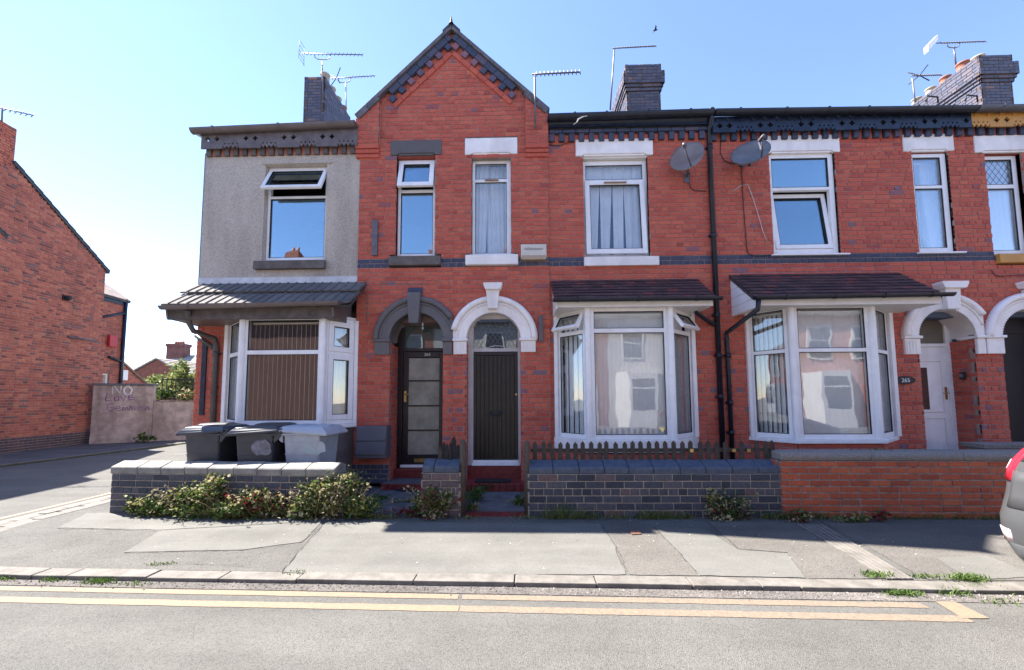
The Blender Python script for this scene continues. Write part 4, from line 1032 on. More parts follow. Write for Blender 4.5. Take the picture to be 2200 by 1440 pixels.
impost(hb, XAB+.004, CB.x-RI, zi1, zi0, STONEW, GM); impost(hb, CB.x+RI, CB.x+RO-.03, zi1, zi0+.03, STONEW, GM)
kC = (pt(2012, 640).x, pt(2044, 640).x, pt(2028, 668).z, pt(2028, 624).z, .85); kD = (pt(2191, 640).x, pt(2223, 640).x, pt(2207, 668).z, pt(2207, 624).z, .85)
arch(hc, CC, .74, STONEW, FM, (-99, XCD-.003), kC, (kC[0]-.09, kC[1]+.09, pt(2028, 625).z, pt(2028, 611).z)); arch(hd_, CDD, .74, STONEW, FM, (XCD+.003, 99), kD, (kD[0]-.09, kD[1]+.09, pt(2028, 625).z, pt(2028, 611).z))
impost(hc, CC.x-.73, CC.x-RI, CC.z+.01, CC.z-.30, STONEW, FM); impost(hc, CC.x+RI, XCD-.004, CC.z+.01, CC.z-.30, STONEW, FM, False); impost(hd_, XCD+.004, CDD.x-RI, CC.z+.01, CC.z-.30, STONEW, FM, False)
# deep brick sides of the porches
def porch(h, bw, c, M, dep, n0=0, vault=None, zf=Z0):
    X0, X1 = c.x-RI-.0, c.x+RI+.0
    o = M.translation.y
    zt = zf+int((c.z-.02-zf)/CHH)*CHH
    ML = Matrix(((0, 1, 0, X0-.03), (1, 0, 0, o), (0, 0, 1, 0), (0, 0, 0, 1)))       # faces +x
    MR = Matrix(((0, -1, 0, X1+.03), (1, 0, 0, o), (0, 0, 1, 0), (0, 0, 0, 1)))
    bw.wall(ML, -.026, dep, zf, zt, t_ground, ch=CHH, bond='flemish'); bw.wall(MR, -.026, dep, zf, zt, t_ground, ch=CHH, bond='flemish')
    mb = MB(); N = 16; vs = []
    for i in range(N+1):
        a = math.pi*i/N
        for y in (.19, dep+.1): vs.append((c.x+(RI+.02)*math.cos(a), -y, c.z+(RI+.02)*math.sin(a)))
    mb.add(vs, [(2*i, 2*i+1, 2*i+3, 2*i+2) for i in range(N)], M); mb.build('porch_vault', vault or mat('porch_plaster', (.25, .22, .21), .9, .15, 5), h)
porch(ha, bwa, CA, GM, .42); porch(hb, bwb, CB, GM, .12, vault=UPVC2); porch(hc, bwc, CC, FM, .36, vault=STONEW); porch(hd_, bwd, CDD, FM, .32)
# door A: dark frame, glazed leaf of four frosted panes, blind in the light above
def doorbox(c, y0, y1, dep, xa=None, xb=None): pass
YA = F-GFP+.40; Y2 = YA
dz0, dz1 = pt(905, 1000, YA).z, pt(905, 690, YA).z
M = Matrix(((1, 0, 0, 0), (0, -1, 0, YA), (0, 0, 1, 0), (0, 0, 0, 1)))
ztr = pt(905, 752, YA).z
x0, x1 = CA.x-RI-.02, CA.x+RI+.02
mb = MB(); mb.box(x0, x0+.11, -.1, 0, dz0, dz1+.5, M); mb.box(x1-.11, x1, -.1, 0, dz0, dz1+.5, M); mb.box(x0+.11, x1-.11, -.1, 0, dz1, dz1+.5, M); mb.box(x0+.11, x1-.11, -.1, .012, ztr-.03, ztr+.03, M)
mb.build('door_frame', DARKW, ha, bevel=.006)
mb = MB(); mb.box(x0+.11, x1-.11, -.05, -.04, ztr+.03, dz1, M); o = mb.build('fanlight', GLD, ha)
mb = MB()
for i in range(26): mb.box(x0+.115, x1-.115, -.085, -.08, ztr+.04+(dz1-ztr-.04)*i/26, ztr+.04+(dz1-ztr-.04)*(i+.72)/26, M)
stuff(mb.build('blind_slats', mat('grey_blind', (.25, .25, .22), .7, .1, 6), o))
mb = MB(); lx0, lx1 = x0+.115, x1-.115; lz0, lz1 = dz0+.01, ztr-.035
gx0, gx1 = lx0+.10, lx1-.06; zs = [pt(905, y, YA).z for y in (768, 818, 872, 925, 979)]
mb.box(lx0, gx0, -.06, -.02, lz0, lz1, M); mb.box(gx1, lx1, -.06, -.02, lz0, lz1, M); mb.box(gx0, gx1, -.06, -.02, lz0, zs[4], M); mb.box(gx0, gx1, -.06, -.02, zs[0], lz1, M)
for z in zs[1:4]: mb.box(gx0, gx1, -.06, -.02, z-.014, z+.014, M)
door = mb.build('door', DARKW, ha, bevel=.004)
for i in range(4):
    mb = MB(); mb.box(gx0, gx1, -.045, -.038, zs[i+1]+.012, zs[i]-.012, M); mb.build('pane', FROST, door)
BRASS = mat('brass', (.55, .40, .16), .3, .1, 9, metal=.9)
mb = MB(); hx = lx0+.045; hz = pt(876, 852, YA).z; mb.box(hx-.02, hx+.02, -.02, -.012, hz-.1, hz+.1, M); mb.tube([(hx, -.012, hz+.04), (hx, .035, hz+.04), (hx+.10, .04, hz+.04)], .009, 6, M); mb.build('door_handle', BRASS, door)
mb = MB(); hz = pt(905, 990, YA).z; mb.box((lx0+lx1)/2-.14, (lx0+lx1)/2+.12, -.02, -.012, hz-.03, hz+.035, M); mb.build('letter_plate', BRASS, door)
text_obj('door_number', '264', .075, M @ Matrix.Translation(((lx0+lx1)/2+.08, -.018, (lz1+zs[0])/2)), STONEW, door)
mb = MB(); mb.box(x0+.1, x1-.1, -.08, .04, dz0-.03, dz0+.012, M); mb.build('threshold', UPVC, ha)
# door B: pale frame, black plank door, leaded fanlight with a domed head
YB = F-GFP+.12
M = Matrix(((1, 0, 0, 0), (0, -1, 0, YB), (0, 0, 1, 0), (0, 0, 0, 1)))
dz0, dz1, ztr, zfl = [pt(1062, y, YB).z for y in (1000, 757, 752, 686)]
x0, x1 = CB.x-RI-.02, CB.x+RI+.02; lx0, lx1 = pt(1017, 860, YB).x, pt(1113, 860, YB).x
FR = mat('pale_grey_door_frame', (.52, .48, .47), .55, .1, 5)
topo = [(CB.x+(RI+.04)*math.cos(math.pi*i/20), CB.z+(RI+.04)*math.sin(math.pi*i/20)) for i in range(21)]
outer = [(x1, dz0)] + [(min(x1, max(x0, p[0])), p[1]) for p in topo] + [(x0, dz0)]
fan = [(lx0, ztr+.03), (lx1, ztr+.03), (lx1, zfl-.14), (lx1-.05, zfl-.05), (lx1-.14, zfl), (lx0+.14, zfl), (lx0+.05, zfl-.05), (lx0, zfl-.14)]
leafhole = [(lx0, dz0+.09), (lx1, dz0+.09), (lx1, ztr-.03), (lx0, ztr-.03)]
obj('door_frame', poly_mesh('door_frame', [outer, fan, leafhole], .09, M @ Matrix.Translation((0, -.09, 0))), FR, hb)
o = obj('fanlight', poly_mesh('fanlight', [fan], .006, M @ Matrix.Translation((0, -.05, 0))), glass('fanlight_glass', .12), hb)
diamonds(o, M, lx0, lx1, ztr+.03, zfl, .085, .13, -.042, .0025, mat('grey_lead', (.22, .22, .23), .5, .1, 5))
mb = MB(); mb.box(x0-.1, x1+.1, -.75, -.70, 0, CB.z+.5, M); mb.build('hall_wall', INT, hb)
mb = MB(); mb.box(lx0, lx1, -.06, -.04, dz0+.085, ztr-.03, M); door = mb.build('door', DARKW, hb)
PLK = mat('worn_black_plank', (.010, .0085, .008), .36, .3, 7, col2=(.028, .022, .016), bump=.25, bscale=30)
n = 9; mb = MB(); mb.box(lx0, lx1, -.04, -.012, ztr-.095, ztr-.032, M); mb.box(lx0, lx0+.05, -.04, -.012, dz0+.09, ztr-.095, M); mb.box(lx1-.05, lx1, -.04, -.012, dz0+.09, ztr-.095, M); mb.build('door_rail', DARKW, door, bevel=.004)
for i in range(n):
    a = lx0+.052+(lx1-lx0-.104)*i/n; b = lx0+.052+(lx1-lx0-.104)*(i+1)/n-.014
    mb = MB(); mb.box(a, b, -.04, -.02+random.uniform(-.002, .002), dz0+.088, ztr-.098, M); mb.build('plank', PLK, door, bevel=.005)
hz = pt(1062, 888, YB).z; xm = (lx0+lx1)/2
mb = MB(); mb.tube([(xm-.09, .0, hz+.03), (xm-.10, .02, hz+.01), (xm-.06, .025, hz-.04), (xm+.06, .025, hz-.04), (xm+.10, .02, hz+.01), (xm+.09, 0, hz+.03)], .010, 6, M); mb.box(xm-.15, xm+.15, -.02, -.008, hz-.02, hz+.04, M); mb.build('letter_knocker', CABLE, door)
mb = MB(); hz = pt(1105, 848, YB).z; mb.lathe([(.0, .0), (.026, .0), (.026, .012), (.012, .02), (0, .02)], 12, M @ Matrix.Translation((lx1-.03, -.018, hz)) @ Matrix.Rotation(R(-90), 4, 'X')); mb.build('door_lock', BRASS, door)
mb = MB(); mb.box(lx0-.02, lx1+.02, -.09, .03, dz0-.0, dz0+.045, M); mb.box(lx0-.0, lx1, -.09, .015, dz0+.047, dz0+.088, M); mb.build('threshold', UPVC, hb)
# door C: white plastic door deep in the porch, with a leaded light
YC = F+.34
M = Matrix(((1, 0, 0, 0), (0, -1, 0, YC), (0, 0, 1, 0), (0, 0, 0, 1)))
x0, x1 = CC.x-RI-.05, CC.x+RI+.05; zt, dz0, ztr = pt(1990, 672, YC).z, .14, pt(1990, 742, YC).z
mb = MB(); ringbars(mb, x1-x0, zt-dz0, .10, .12, .10, .05, -.07, 0, M @ Matrix.Translation((x0, 0, dz0)), [(ztr-dz0, .06)]); mb.box(x0, x1, -.07, -.01, zt, zt+.6, M); mb.build('door_frame', UPVC, hc, bevel=.005)
mb = MB(); mb.box(x0+.1, x1-.12, -.04, -.03, ztr+.03, zt-.1, M); mb.build('fanlight', mat('dim_fanlight', (.16, .14, .11), .3, .1, 3), hc)
mb = MB(); mb.box(x0+.102, x1-.122, -.06, -.02, dz0+.05, ztr-.032, M); door = mb.build('door', UPVC, hc)
lx0, lx1 = x0+.19, x1-.22
lz0, lz1 = pt(1983, 880, YC).z, pt(1983, 790, YC).z
mb = MB(); mb.box(lx0+.1, lx1-.25, -.022, -.012, lz0, lz1, M); o = mb.build('leaded_light', mat('dark_door_glass', (.02, .02, .03), .1, .1, 3), door)
for zz0, zz1, nn in ((lz0-.05, lz1+.12, 1), (.3, lz0-.15, 1)):
    mb = MB(); q = .012; a, b = lx0, lx1-.0
    mb.box(a, a+q, -.02, -.008, zz0, zz1, M); mb.box(b-q, b, -.02, -.008, zz0, zz1, M); mb.box(a+q, b-q, -.02, -.008, zz0, zz0+q, M); mb.box(a+q, b-q, -.02, -.008, zz1-q, zz1, M); mb.build('door_panel', UPVC2, door, bevel=.003)
mb = MB(); hz = pt(2024, 845, YC).z; mb.box(x1-.19, x1-.155, -.02, -.005, hz-.11, hz+.11, M); mb.tube([(x1-.172, 0, hz), (x1-.172, .04, hz), (x1-.28, .045, hz)], .01, 6, M); mb.build('door_handle', BRASS, door)
# door D: ochre and black
YD = F+.26
M = Matrix(((1, 0, 0, 0), (0, -1, 0, YD), (0, 0, 1, 0), (0, 0, 0, 1)))
x0, x1 = CDD.x-RI-.02, CDD.x+RI+.02; zt = CDD.z+.1
mb = MB(); mb.box(x0, x0+.09, -.1, 0, .2, zt+.5, M); mb.box(x1-.09, x1, -.1, 0, .2, zt+.5, M); mb.box(x0+.09, x1-.09, -.1, 0, zt, zt+.5, M); mb.build('door_frame', CABLE, hd_)
mb = MB(); mb.box(x0+.09, x0+.22, -.06, -.02, .2, CDD.z-.25, M); mb.build('door_edge', OCHRE, hd_)
mb = MB(); mb.box(x0+.22, x1-.09, -.06, -.02, .2, zt, M); mb.build('door', CABLE, hd_)

# ---------------- chimneys
POTC = mat('cream_chimney_pot', (.42, .37, .29), .8, .2, 8); POTR = mat('terracotta_pot', (.34, .13, .08), .8, .2, 8)
def chimney(h, x0, x1, y0, y1, z0, z1, pots, name='chimney', stops=STACK, corbel=True):
    mb = MB(); mb.box(x0+.03, x1-.03, y0+.03, y1-.03, z0, z1-.03); ch = mb.build(name, MORTD, h)
    bw = Brickwork(ch, stops, MORTD, 'stack_brick', limit=0, soot=.2, rough=.42)
    def band(e, za, zb):
        n = max(1, int(round((zb-za)/.085))); p = [(x0-e, y0-e), (x1+e, y0-e), (x1+e, y1+e), (x0-e, y1+e)]
        for i in range(4):
            M, w = frame(p[i], p[(i+1) % 4]); M = M @ Matrix.Translation((0, -.03, 0))
            bw.wall(M, 0, w, za, zb, lambda u, z, hd, r: min(1, max(0, random.gauss(.40, .20))), ch=(zb-za)/n, bl=.25, bond='flemish')
    H = z1-z0
    if corbel:
        band(0, z0, z1-.75); band(.03, z1-.75, z1-.665); band(.06, z1-.663, z1-.58); band(.095, z1-.578, z1-.24); band(.03, z1-.238, z1)
        mb = MB(); mb.box(x0-.06, x1+.06, y0-.06, y1+.06, z1-.60, z1-.5); mb.box(x0-.02, x1+.02, y0-.02, y1+.02, z1-.25, z1-.02); mb.build('chimney_core', MORTD, ch)
    else: band(0, z0, z1)
    bw.finish(0)
    for (px_, py_, r, hh, m) in pots:
        mb = MB(); mb.lathe([(r*.9, 0), (r, hh*.1), (r*.9, hh*.2), (r*.86, hh*.8), (r, hh*.86), (r, hh), (r*.8, hh), (r*.75, hh*.3)], 14, Matrix.Translation((px_, py_, z1-.01))); mb.build('chimney_pot', m, ch)
    return ch
YC0 = F+3.2
a, b = pt(652, 230, YC0), pt(697, 230, YC0)
zt = pt(675, 165, YC0).z; xm = (a.x+b.x)/2
chimney(ha, a.x, b.x, YC0, YC0+1.55, 7.2, zt, [(b.x-.14, YC0+.25, .13, .28, POTC), (b.x-.16, YC0+.65, .12, .22, POTC), (b.x-.15, YC0+1.0, .12, .2, POTC), (b.x-.15, YC0+1.35, .12, .2, POTR)], corbel=False)
a, b = pt(1346, 200, YC0), pt(1419, 200, YC0); zt = pt(1380, 140, YC0).z
chimney(hb, a.x, b.x, YC0, YC0+1.5, 7.2, zt, [(a.x+.55, YC0+.3, .13, .2, POTC), (a.x+.3, YC0+.9, .12, .2, POTC)])
a, b = pt(2108, 190, YC0), pt(2176, 190, YC0); zt = pt(2140, 120, YC0).z
chimney(hd_, a.x, b.x, YC0, YC0+1.95, 7.2, zt, [(a.x+.36, YC0+.3, .14, .25, POTC), (a.x+.12, YC0+.45, .14, .22, POTR), (a.x+.14, YC0+.9, .13, .2, POTR), (a.x+.14, YC0+1.3, .13, .2, POTC), (a.x+.14, YC0+1.7, .13, .2, POTC)])
for b_ in (bwa, bwb, bwc, bwd): b_.finish()

# ================================================================== SMALL THINGS ON THE TERRACE
# door steps and paths
def steps(h, xa, xb, zt, y_riser, zm, y_edge, mat_tread, zpath=.006):
    mb = MB(); mb.box(xa, xb, y_riser, y_riser+.6, zm-.05, zt-.004); mb.build('step_riser', REDT, h, bevel=.01)
    mb = MB(); mb.box(xa-.05, xb+.05, y_edge+.06, y_riser-.002, -.05, zm-.004); mb.build('step_tread', mat_tread, h)
    n = int((xb-xa+.1)/.11)
    for i in range(n):
        w = (xb-xa+.1)/n; mb = MB(); mb.box(xa-.05+i*w+.002, xa-.05+(i+1)*w-.002, y_edge, y_edge+.058, -.05, zm); mb.build('edge_tile', REDT, h, bevel=.012)
steps(ha, CA.x-RI, CA.x+RI, pt(905, 1001, YA).z-.03, F+.22, .10, F-.28, FLAGM)
steps(hb, CB.x-RI-.06, CB.x+RI+.06, pt(1062, 1001, YB).z, F+.05, .12, F-.36, REDT)
steps(hc, CC.x-RI, CC.x+RI, .16, F+.25, .10, F-.2, FLAGM)
def path(pts, z=.006): return sheet('path', gpoly(pts), z, FLAGM)
path([(770, 1104), (905, 1104), (905, 1048), (800, 1048)]); path([(1004, 1102), (1128, 1102), (1118, 1058), (1010, 1058)])
q = gpoly([(1000, 1110), (1130, 1110), (1129, 1102), (1003, 1102)])
n = 7; ed = bpy.data.objects.new('path_edging', None); C.objects.link(ed); struct(ed)
for i in range(n):
    a, b = q[0].lerp(q[1], (i+.04)/n), q[0].lerp(q[1], (i+.96)/n); c, d = q[3].lerp(q[2], (i+.96)/n), q[3].lerp(q[2], (i+.04)/n)
    mb = MB(); mb.add([(p.x, p.y, -.02) for p in (a, b, c, d)]+[(p.x, p.y, .016) for p in (a, b, c, d)], [(4, 5, 6, 7), (0, 1, 5, 4), (1, 2, 6, 5), (2, 3, 7, 6), (3, 0, 4, 7)]); mb.build('edging_tile', REDT, ed)
RUB = mat('black_rubber', (.022, .022, .026), .85, .3, 60, bump=.5, bscale=150)
c = gp(885, 1052, .01); mb = MB(); mb.lathe([(0, .008), (.30, .008), (.30, .022), (.27, .024), (0, .024)], 24, Matrix.Translation((c.x, c.y+.02, .0)) @ Matrix.Diagonal((1, .55, 1, 1)))
tag(mb.build('doormat', RUB), 'half-round black rubber mat at the foot of the grey arch doorway', 'doormat')
a, b = pt(1021, 1030, F-.15), pt(1098, 1030, F-.15); mb = MB(); mb.box(a.x, b.x, F-.25, F-.02, .121, .137); tag(mb.build('doormat', RUB, bevel=.005), 'black oblong mat on the red step below the plank door', 'doormat')
# gas meter box
t = thing('meter_box', 'grey sloping meter box on the wall between left bay and grey arch', 'meter box', (pt(797, 950, F-.2).x, F-.1, .5))
a = wallrect(763, 829, 916, 985, F-.25); m = mat('grey_meter_plastic', (.105, .10, .12), .5, .06, 4)
x0, x1, z0, z1 = a[0], a[1], a[2], a[3]
T = Matrix(((0, 1, 0, 0), (-1, 0, 0, F), (0, 0, 1, 0), (0, 0, 0, 1)))
mb = MB(); mb.prism([(0, z0), (.26, z0), (.26, z0+.05), (.20, z1), (0, z1)], x0, x1, T); mb.build('box', m, t, bevel=.01)
zz = (z0+z1)/2+.02; sl = lambda z: .26-.06*(z-z0-.05)/(z1-z0-.05)
mb = MB(); mb.prism([(sl(zz)+.004, zz-.004), (sl(zz)+.018, zz+.004), (sl(z1)+.016, z1-.01), (sl(z1)+.002, z1-.01)], x0+.01, x1-.01, T); mb.build('lid', m, t, bevel=.004)
mb = MB(); mb.prism([(sl(z0+.06)+.004, z0+.06), (sl(z0+.06)+.018, z0+.06), (sl(zz)+.018, zz-.012), (sl(zz)+.004, zz-.012)], x0+.01, x1-.01, T); mb.build('door', m, t, bevel=.004)
# alarm box
a = wallrect(1119, 1174, 526, 556, F-.1); AL = mat('cream_alarm_plastic', (.62, .57, .50), .45, .06, 5)
t = thing('alarm_box', 'cream burglar alarm box on the brickwork right of the narrow gable window', 'alarm', ((a[0]+a[1])/2, F-.05, a[2]))
mb = MB(); mb.prism([(a[0], a[2]), (a[1], a[2]), (a[1], a[3]), (a[0], a[3])], .03, .10, GM); mb.build('casing', AL, t, bevel=.012)
mb = MB(); mb.box(a[0]+.01, a[1]-.01, .03, .115, a[2]-.03, a[2]+.05, GM); mb.build('strobe_lens', mat('tan_lens', (.42, .32, .22), .4, .08, 4), t, bevel=.012)
text_obj('lettering', 'AlDominator', .062, GM @ Matrix.Translation(((a[0]+a[1])/2, .101, a[3]-.085)), mat('grey_print', (.25, .24, .23), .6, .1, 5), t)
# light bulb in the grey arch
p = pt(908, 698, F+.12); t = thing('light_bulb', 'bare light bulb hanging on a thin cord in the grey arch', 'bulb', tuple(p))
mb = MB(); mb.lathe([(.0, -.10), (.022, -.09), (.03, -.065), (.022, -.035), (.012, -.015), (.012, 0)], 10, Matrix.Translation(p)); mb.build('glass_bulb', glass('bulb_glass', .25), t)
mb = MB(); mb.tube([(p.x, p.y, p.z), (p.x, p.y, CA.z+RI-.01)], .004, 5); mb.build('cord', STONEW, t); mb = MB(); mb.tube([(p.x, p.y, p.z-.02), (p.x, p.y, p.z+.04)], .015, 8); mb.build('cap', STONEW, t)
# house number plaque and key safe
c = pt(1945, 817, F-.05); t = thing('number_plaque', 'black oval house number plaque beside the white porch arch', 'sign', tuple(c))
me = poly_mesh('plate', [[(c.x+.165*math.cos(k*math.pi/16), c.z+.07*math.sin(k*math.pi/16)) for k in range(32)]], .015, FM @ Matrix.Translation((0, .04, 0))); obj('plate', me, CABLE, t)
text_obj('digits', '265', .095, FM @ Matrix.Translation((c.x, .056, c.z-.005)), STONEW, t)
p = pt(2079, 808, F+.3); X = CC.x+RI-.0; t = thing('key_safe', 'small black key safe on the side wall of the white arch porch', 'key safe', (X, F+.2, p.z))
mb = MB(); mb.box(X-.05, X-.005, F+.12, F+.20, p.z-.07, p.z+.06); mb.build('case', CABLE, t, bevel=.012)
mb = MB(); mb.box(X-.056, X-.051, F+.135, F+.185, p.z-.03, p.z+.03); mb.build('dial_plate', GALV, t, bevel=.002)
# satellite dishes
DISH = mat('grey_dish_paint', (.17, .17, .185), .5, .15, 7, stain=.25); DISHR = mat('rust_stained_dish', (.22, .20, .20), .55, .2, 3, col2=(.17, .11, .09))
def dish(name, label, px, py, face, tiltz, w, hgt, m, lnb, foot, wall_y=F):
    c = pt(px, py, wall_y-.38); t = thing(name, label, 'satellite dish', (c.x, wall_y, c.z)); w *= 1.08; hgt *= 1.1
    fd = Vector(face).normalized(); u = Vector((0, 0, 1)); r = fd.cross(u).normalized(); u = r.cross(fd)
    r2 = r*math.cos(tiltz)+u*math.sin(tiltz); u2 = -r*math.sin(tiltz)+u*math.cos(tiltz)
    M = Matrix((r2, u2, fd)).transposed().to_4x4(); M.translation = c
    mb = MB(); N = 28; rings = 6; vs = [(0, 0, -.07)]; fs = []
    for j in range(1, rings+1):
        q = j/rings
        for k in range(N): a = 2*math.pi*k/N; vs.append((w/2*q*math.cos(a), hgt/2*q*math.sin(a), -.07+.07*q*q))
    for k in range(N): fs.append((0, 1+k, 1+(k+1) % N))
    for j in range(rings-1):
        for k in range(N): a = 1+j*N+k; b = 1+j*N+(k+1) % N; fs.append((a, a+N, b+N, b))
    k0 = len(vs)
    for k in range(N): a = 2*math.pi*k/N; vs.append((w/2*1.0*math.cos(a), hgt/2*math.sin(a), -.022))
    fs += [(1+(rings-1)*N+k, k0+k, k0+(k+1) % N, 1+(rings-1)*N+(k+1) % N) for k in range(N)]
    mb.add(vs, fs, M, 0, 0, True); mb.build('reflector', m, t)
    mb = MB(); e = M @ Vector(lnb); a0 = M @ Vector((0, -hgt/2*.95, -.02)); mb.tube([a0, a0.lerp(e, .6)+Vector((0, 0, -.03)), e], .012, 6); mb.build('feed_arm', GALV, t)
    mb = MB(); d = (c-e).normalized(); mb.tube([e-d*.03, e+d*.09], .028, 8); mb.build('receiver', GALV, t)
    f = pt(*foot, wall_y); bk = M @ Vector((0, -.05, -.08)); mb = MB(); mb.tube([bk, bk+Vector((0, .08, -.10)), (f.x, wall_y-.12, f.z+.06), (f.x, wall_y-.03, f.z)], .02, 8); mb.build('bracket', GALV, t)
    mb = MB(); mb.box(f.x-.045, f.x+.045, wall_y-.05, wall_y-.025, f.z-.09, f.z+.09); mb.build('mount_plate', GALV, t)
    return t
dish('satellite_dish', 'rust-stained grey satellite dish left of the tall downpipe', 1475, 335, (-.55, -.75, .35), -.30, .50, .56, DISHR, (.0, -.20, .36), (1473, 385))
dish('satellite_dish', 'dark grey satellite dish right of the tall downpipe under the fretted cornice', 1612, 326, (-.40, -.72, .42), -.55, .54, .52, DISH, (-.05, -.22, .30), (1592, 350))
# cables on the wall
def cable(label, pts, r=.007, m=CABLE, off=.045):
    mb = MB(); P = [pt(x, y, F-off) for x, y in pts]; mb.tube(P, r, 5); return tag(mb.build('cable', m), label, 'cable')
cable('black cable from the rust-stained dish looping to the downpipe', [(1478, 362), (1482, 372), (1481, 392), (1484, 404), (1492, 410), (1518, 411)])
cable('black cable dropping from the dark grey dish towards the wide window', [(1593, 352), (1596, 420), (1600, 480), (1604, 530), (1608, 546), (1620, 550), (1655, 549)])
cable('black cable looping down from the cornice to the dark grey dish', [(1555, 292), (1548, 310), (1548, 330), (1556, 345), (1570, 352), (1582, 352)])
WCAB = mat('white_cable', (.6, .58, .55), .6, .05, 4)
cable('loose white cable hanging on the bricks left of the tilted window', [(1575, 412), (1590, 400), (1606, 396), (1614, 415), (1622, 440), (1626, 452), (1640, 500), (1648, 520)], .006, WCAB)
cable('slack black cable between gable and the middle house under the eaves', [(1178, 311), (1190, 313), (1205, 313), (1222, 305)], .006)
cable('black cable sagging below the ochre sill', [(2130, 580), (2136, 590), (2148, 594), (2175, 592), (2215, 590)], .006)
P = [pt(1232, 268, F-.33), pt(1240, 262, F-.35), pt(1243, 256, F-.36), pt(1253, 251, F-.33), pt(1268, 248, F-.2)]; mb = MB(); mb.tube(P, .009, 6); tag(mb.build('cable', WCAB), 'short white cable end hooked over the black gutter', 'cable')
# aerials
def aerial(label, mast, boom, Y, n=14, rod=.12, end='none', r=.016, cradle=True, taper=0, vert=True):
    pts = [pt(x, y, Y) for x, y in mast]; t = thing('tv_aerial', label, 'aerial', tuple(pts[0]))
    mb = MB(); mb.tube(pts, r, 8); mb.build('mast', GALV, t)
    a, b = pt(*boom[0], Y), pt(*boom[1], Y); d = (b-a).normalized(); L = (b-a).length
    mb = MB(); mb.tube([a, b], r*.8, 6); mb.build('boom', GALV, t)
    mb = MB(); up = Vector((0, .45, .9)).normalized() if vert else Vector((0, 1, 0)).normalized()
    for i in range(n):
        q = a+d*L*(.10+.9*i/(n-1)); rr = rod*(1-taper*i/n)
        mb.tube([q-up*rr, q+up*rr], r*.55, 4)
    stuff(mb.build('director_rods', GALV, t))
    if cradle:
        top = pts[-1]; q0, q1 = a+d*L*.22, a+d*L*.47; c = Vector((0, 0, -.16))
        mb = MB(); mb.tube([q0, q0+c*.7, q0.lerp(q1, .2)+c, q0.lerp(q1, .8)+c, q1+c*.7, q1], r*.7, 6); mb.build('cradle', GALV, t)
    if end == 'grid':
        mb = MB()
        for k in (-1, -.5, 0, .5, 1): mb.tube([a+Vector((.02*abs(k), -.12, .25*k)), a+Vector((.02*abs(k), .12, .25*k))], r*.4, 4)
        for k in (-1, 1): mb.tube([a+Vector((0, .12*k, -.25)), a+Vector((0, .12*k, .25))], r*.4, 4)
        stuff(mb.build('reflector_grid', GALV, t))
    if end == 'panel':
        mb = MB(); mb.prism([(-.02, -.26), (.30, .10), (.30, .26), (-.02, -.06)], -.1, .02, Matrix(((1, 0, 0, a.x-.26), (0, -1, 0, a.y), (0, 0, 1, a.z), (0, 0, 0, 1)))); mb.build('reflector_panel', UPVC, t)
    if end == 'x':
        mb = MB()
        for s in ((1, 1), (1, -1)): mb.tube([a+Vector((-.1*s[0], .1, .2*s[1]))+d*.1, a+d*.25, a+d*.25+Vector((.28*s[0]*.6, -.1, .26*s[1]))], r*.8, 5)
        mb.build('reflector_arms', CABLE, t)
    return t
YM = YC0-.05
aerial('large TV aerial above the left blue brick chimney', [(694, 222), (692, 130)], [(648, 115), (779, 118)], YM, 15, .10, 'grid')
aerial('smaller TV aerial on a thin mast right of the left chimney', [(744, 262), (743, 178)], [(706, 169), (805, 163)], YM+1.5, 14, .10, 'x')
aerial('TV aerial on a grey pole fixed to the right shoulder of the gable', [(1150, 275), (1149, 160)], [(1143, 160), (1246, 155)], F-.2, 12, .085, 'none', .017, False)
aerial('plain TV aerial on a leaning pole beside the middle chimney', [(1311, 236), (1320, 105)], [(1316, 104), (1409, 99)], YM, 16, .05, 'none', .02, False)
aerial('TV aerial with white panel reflector above the right chimney', [(2054, 140), (2049, 100)], [(2012, 93), (2116, 89)], YM+1.3, 18, .06, 'panel', .018)
aerial('TV aerial with dark crossed arms left of the right chimney', [(1968, 236), (1960, 168)], [(1958, 163), (2022, 161)], YM+1.7, 14, .06, 'x', .02, False)
# bird in the sky
p = pt(1408, 65, 22); t = thing('bird', 'small dark bird flying above the middle chimney', 'bird', tuple(p))
mb = MB(); mb.lathe([(0, -.16), (.035, -.08), (.05, .0), (.035, .08), (.02, .13), (0, .16)], 8, Matrix.Translation(p) @ Matrix.Rotation(R(80), 4, 'Y')); mb.build('body', CABLE, t)
for s in (-1, 1):
    mb = MB(); mb.add([tuple(p+Vector(v)) for v in ((-.06, 0, 0), (.07, 0, .0), (.02, .16*s, .10), (-.08, .30*s, .06), (-.02, .0, .015))], [(0, 1, 2, 3), (4, 1, 2, 3)]); mb.build('wing', CABLE, t)

# ================================================================== FRONT WALLS, FENCE, BINS
def onplane(px, py, M):
    d = ray(px, py); n = M.to_3x3() @ Vector((0, 1, 0)); o = M.translation; k = (o-CAM).dot(n)/d.dot(n); q = M.inverted() @ (CAM+d*k); return q.x, q.z
WA0, WA1 = gp(240, 1101), gp(735, 1111)
WB0, WB1 = gp(1138, 1111), gp(1676, 1111)
YW = gp(1100, 1111).y
def copings(t, M, joints, z0, m, prof, gap=.006):
    for a, b in zip(joints[:-1], joints[1:]):
        mb = MB(); dz = random.uniform(-.004, .004); mb.prof([(n, z+z0+dz) for n, z in prof], a+gap/2, b-gap/2, M); mb.build('coping_stone', m, t, bevel=.014)
COPA = mat('pale_grey_coping', (.25, .24, .22), .85, .2, 8, bump=.4, bscale=50, col2=(.16, .155, .148)); COPB = mat('blue_black_coping', (.030, .047, .085), .6, .3, 14, bump=.4, bscale=40, col2=(.09, .11, .14)); COPC = mat('rough_concrete_coping', (.27, .245, .225), .95, .25, 60, bump=.8, bscale=90)
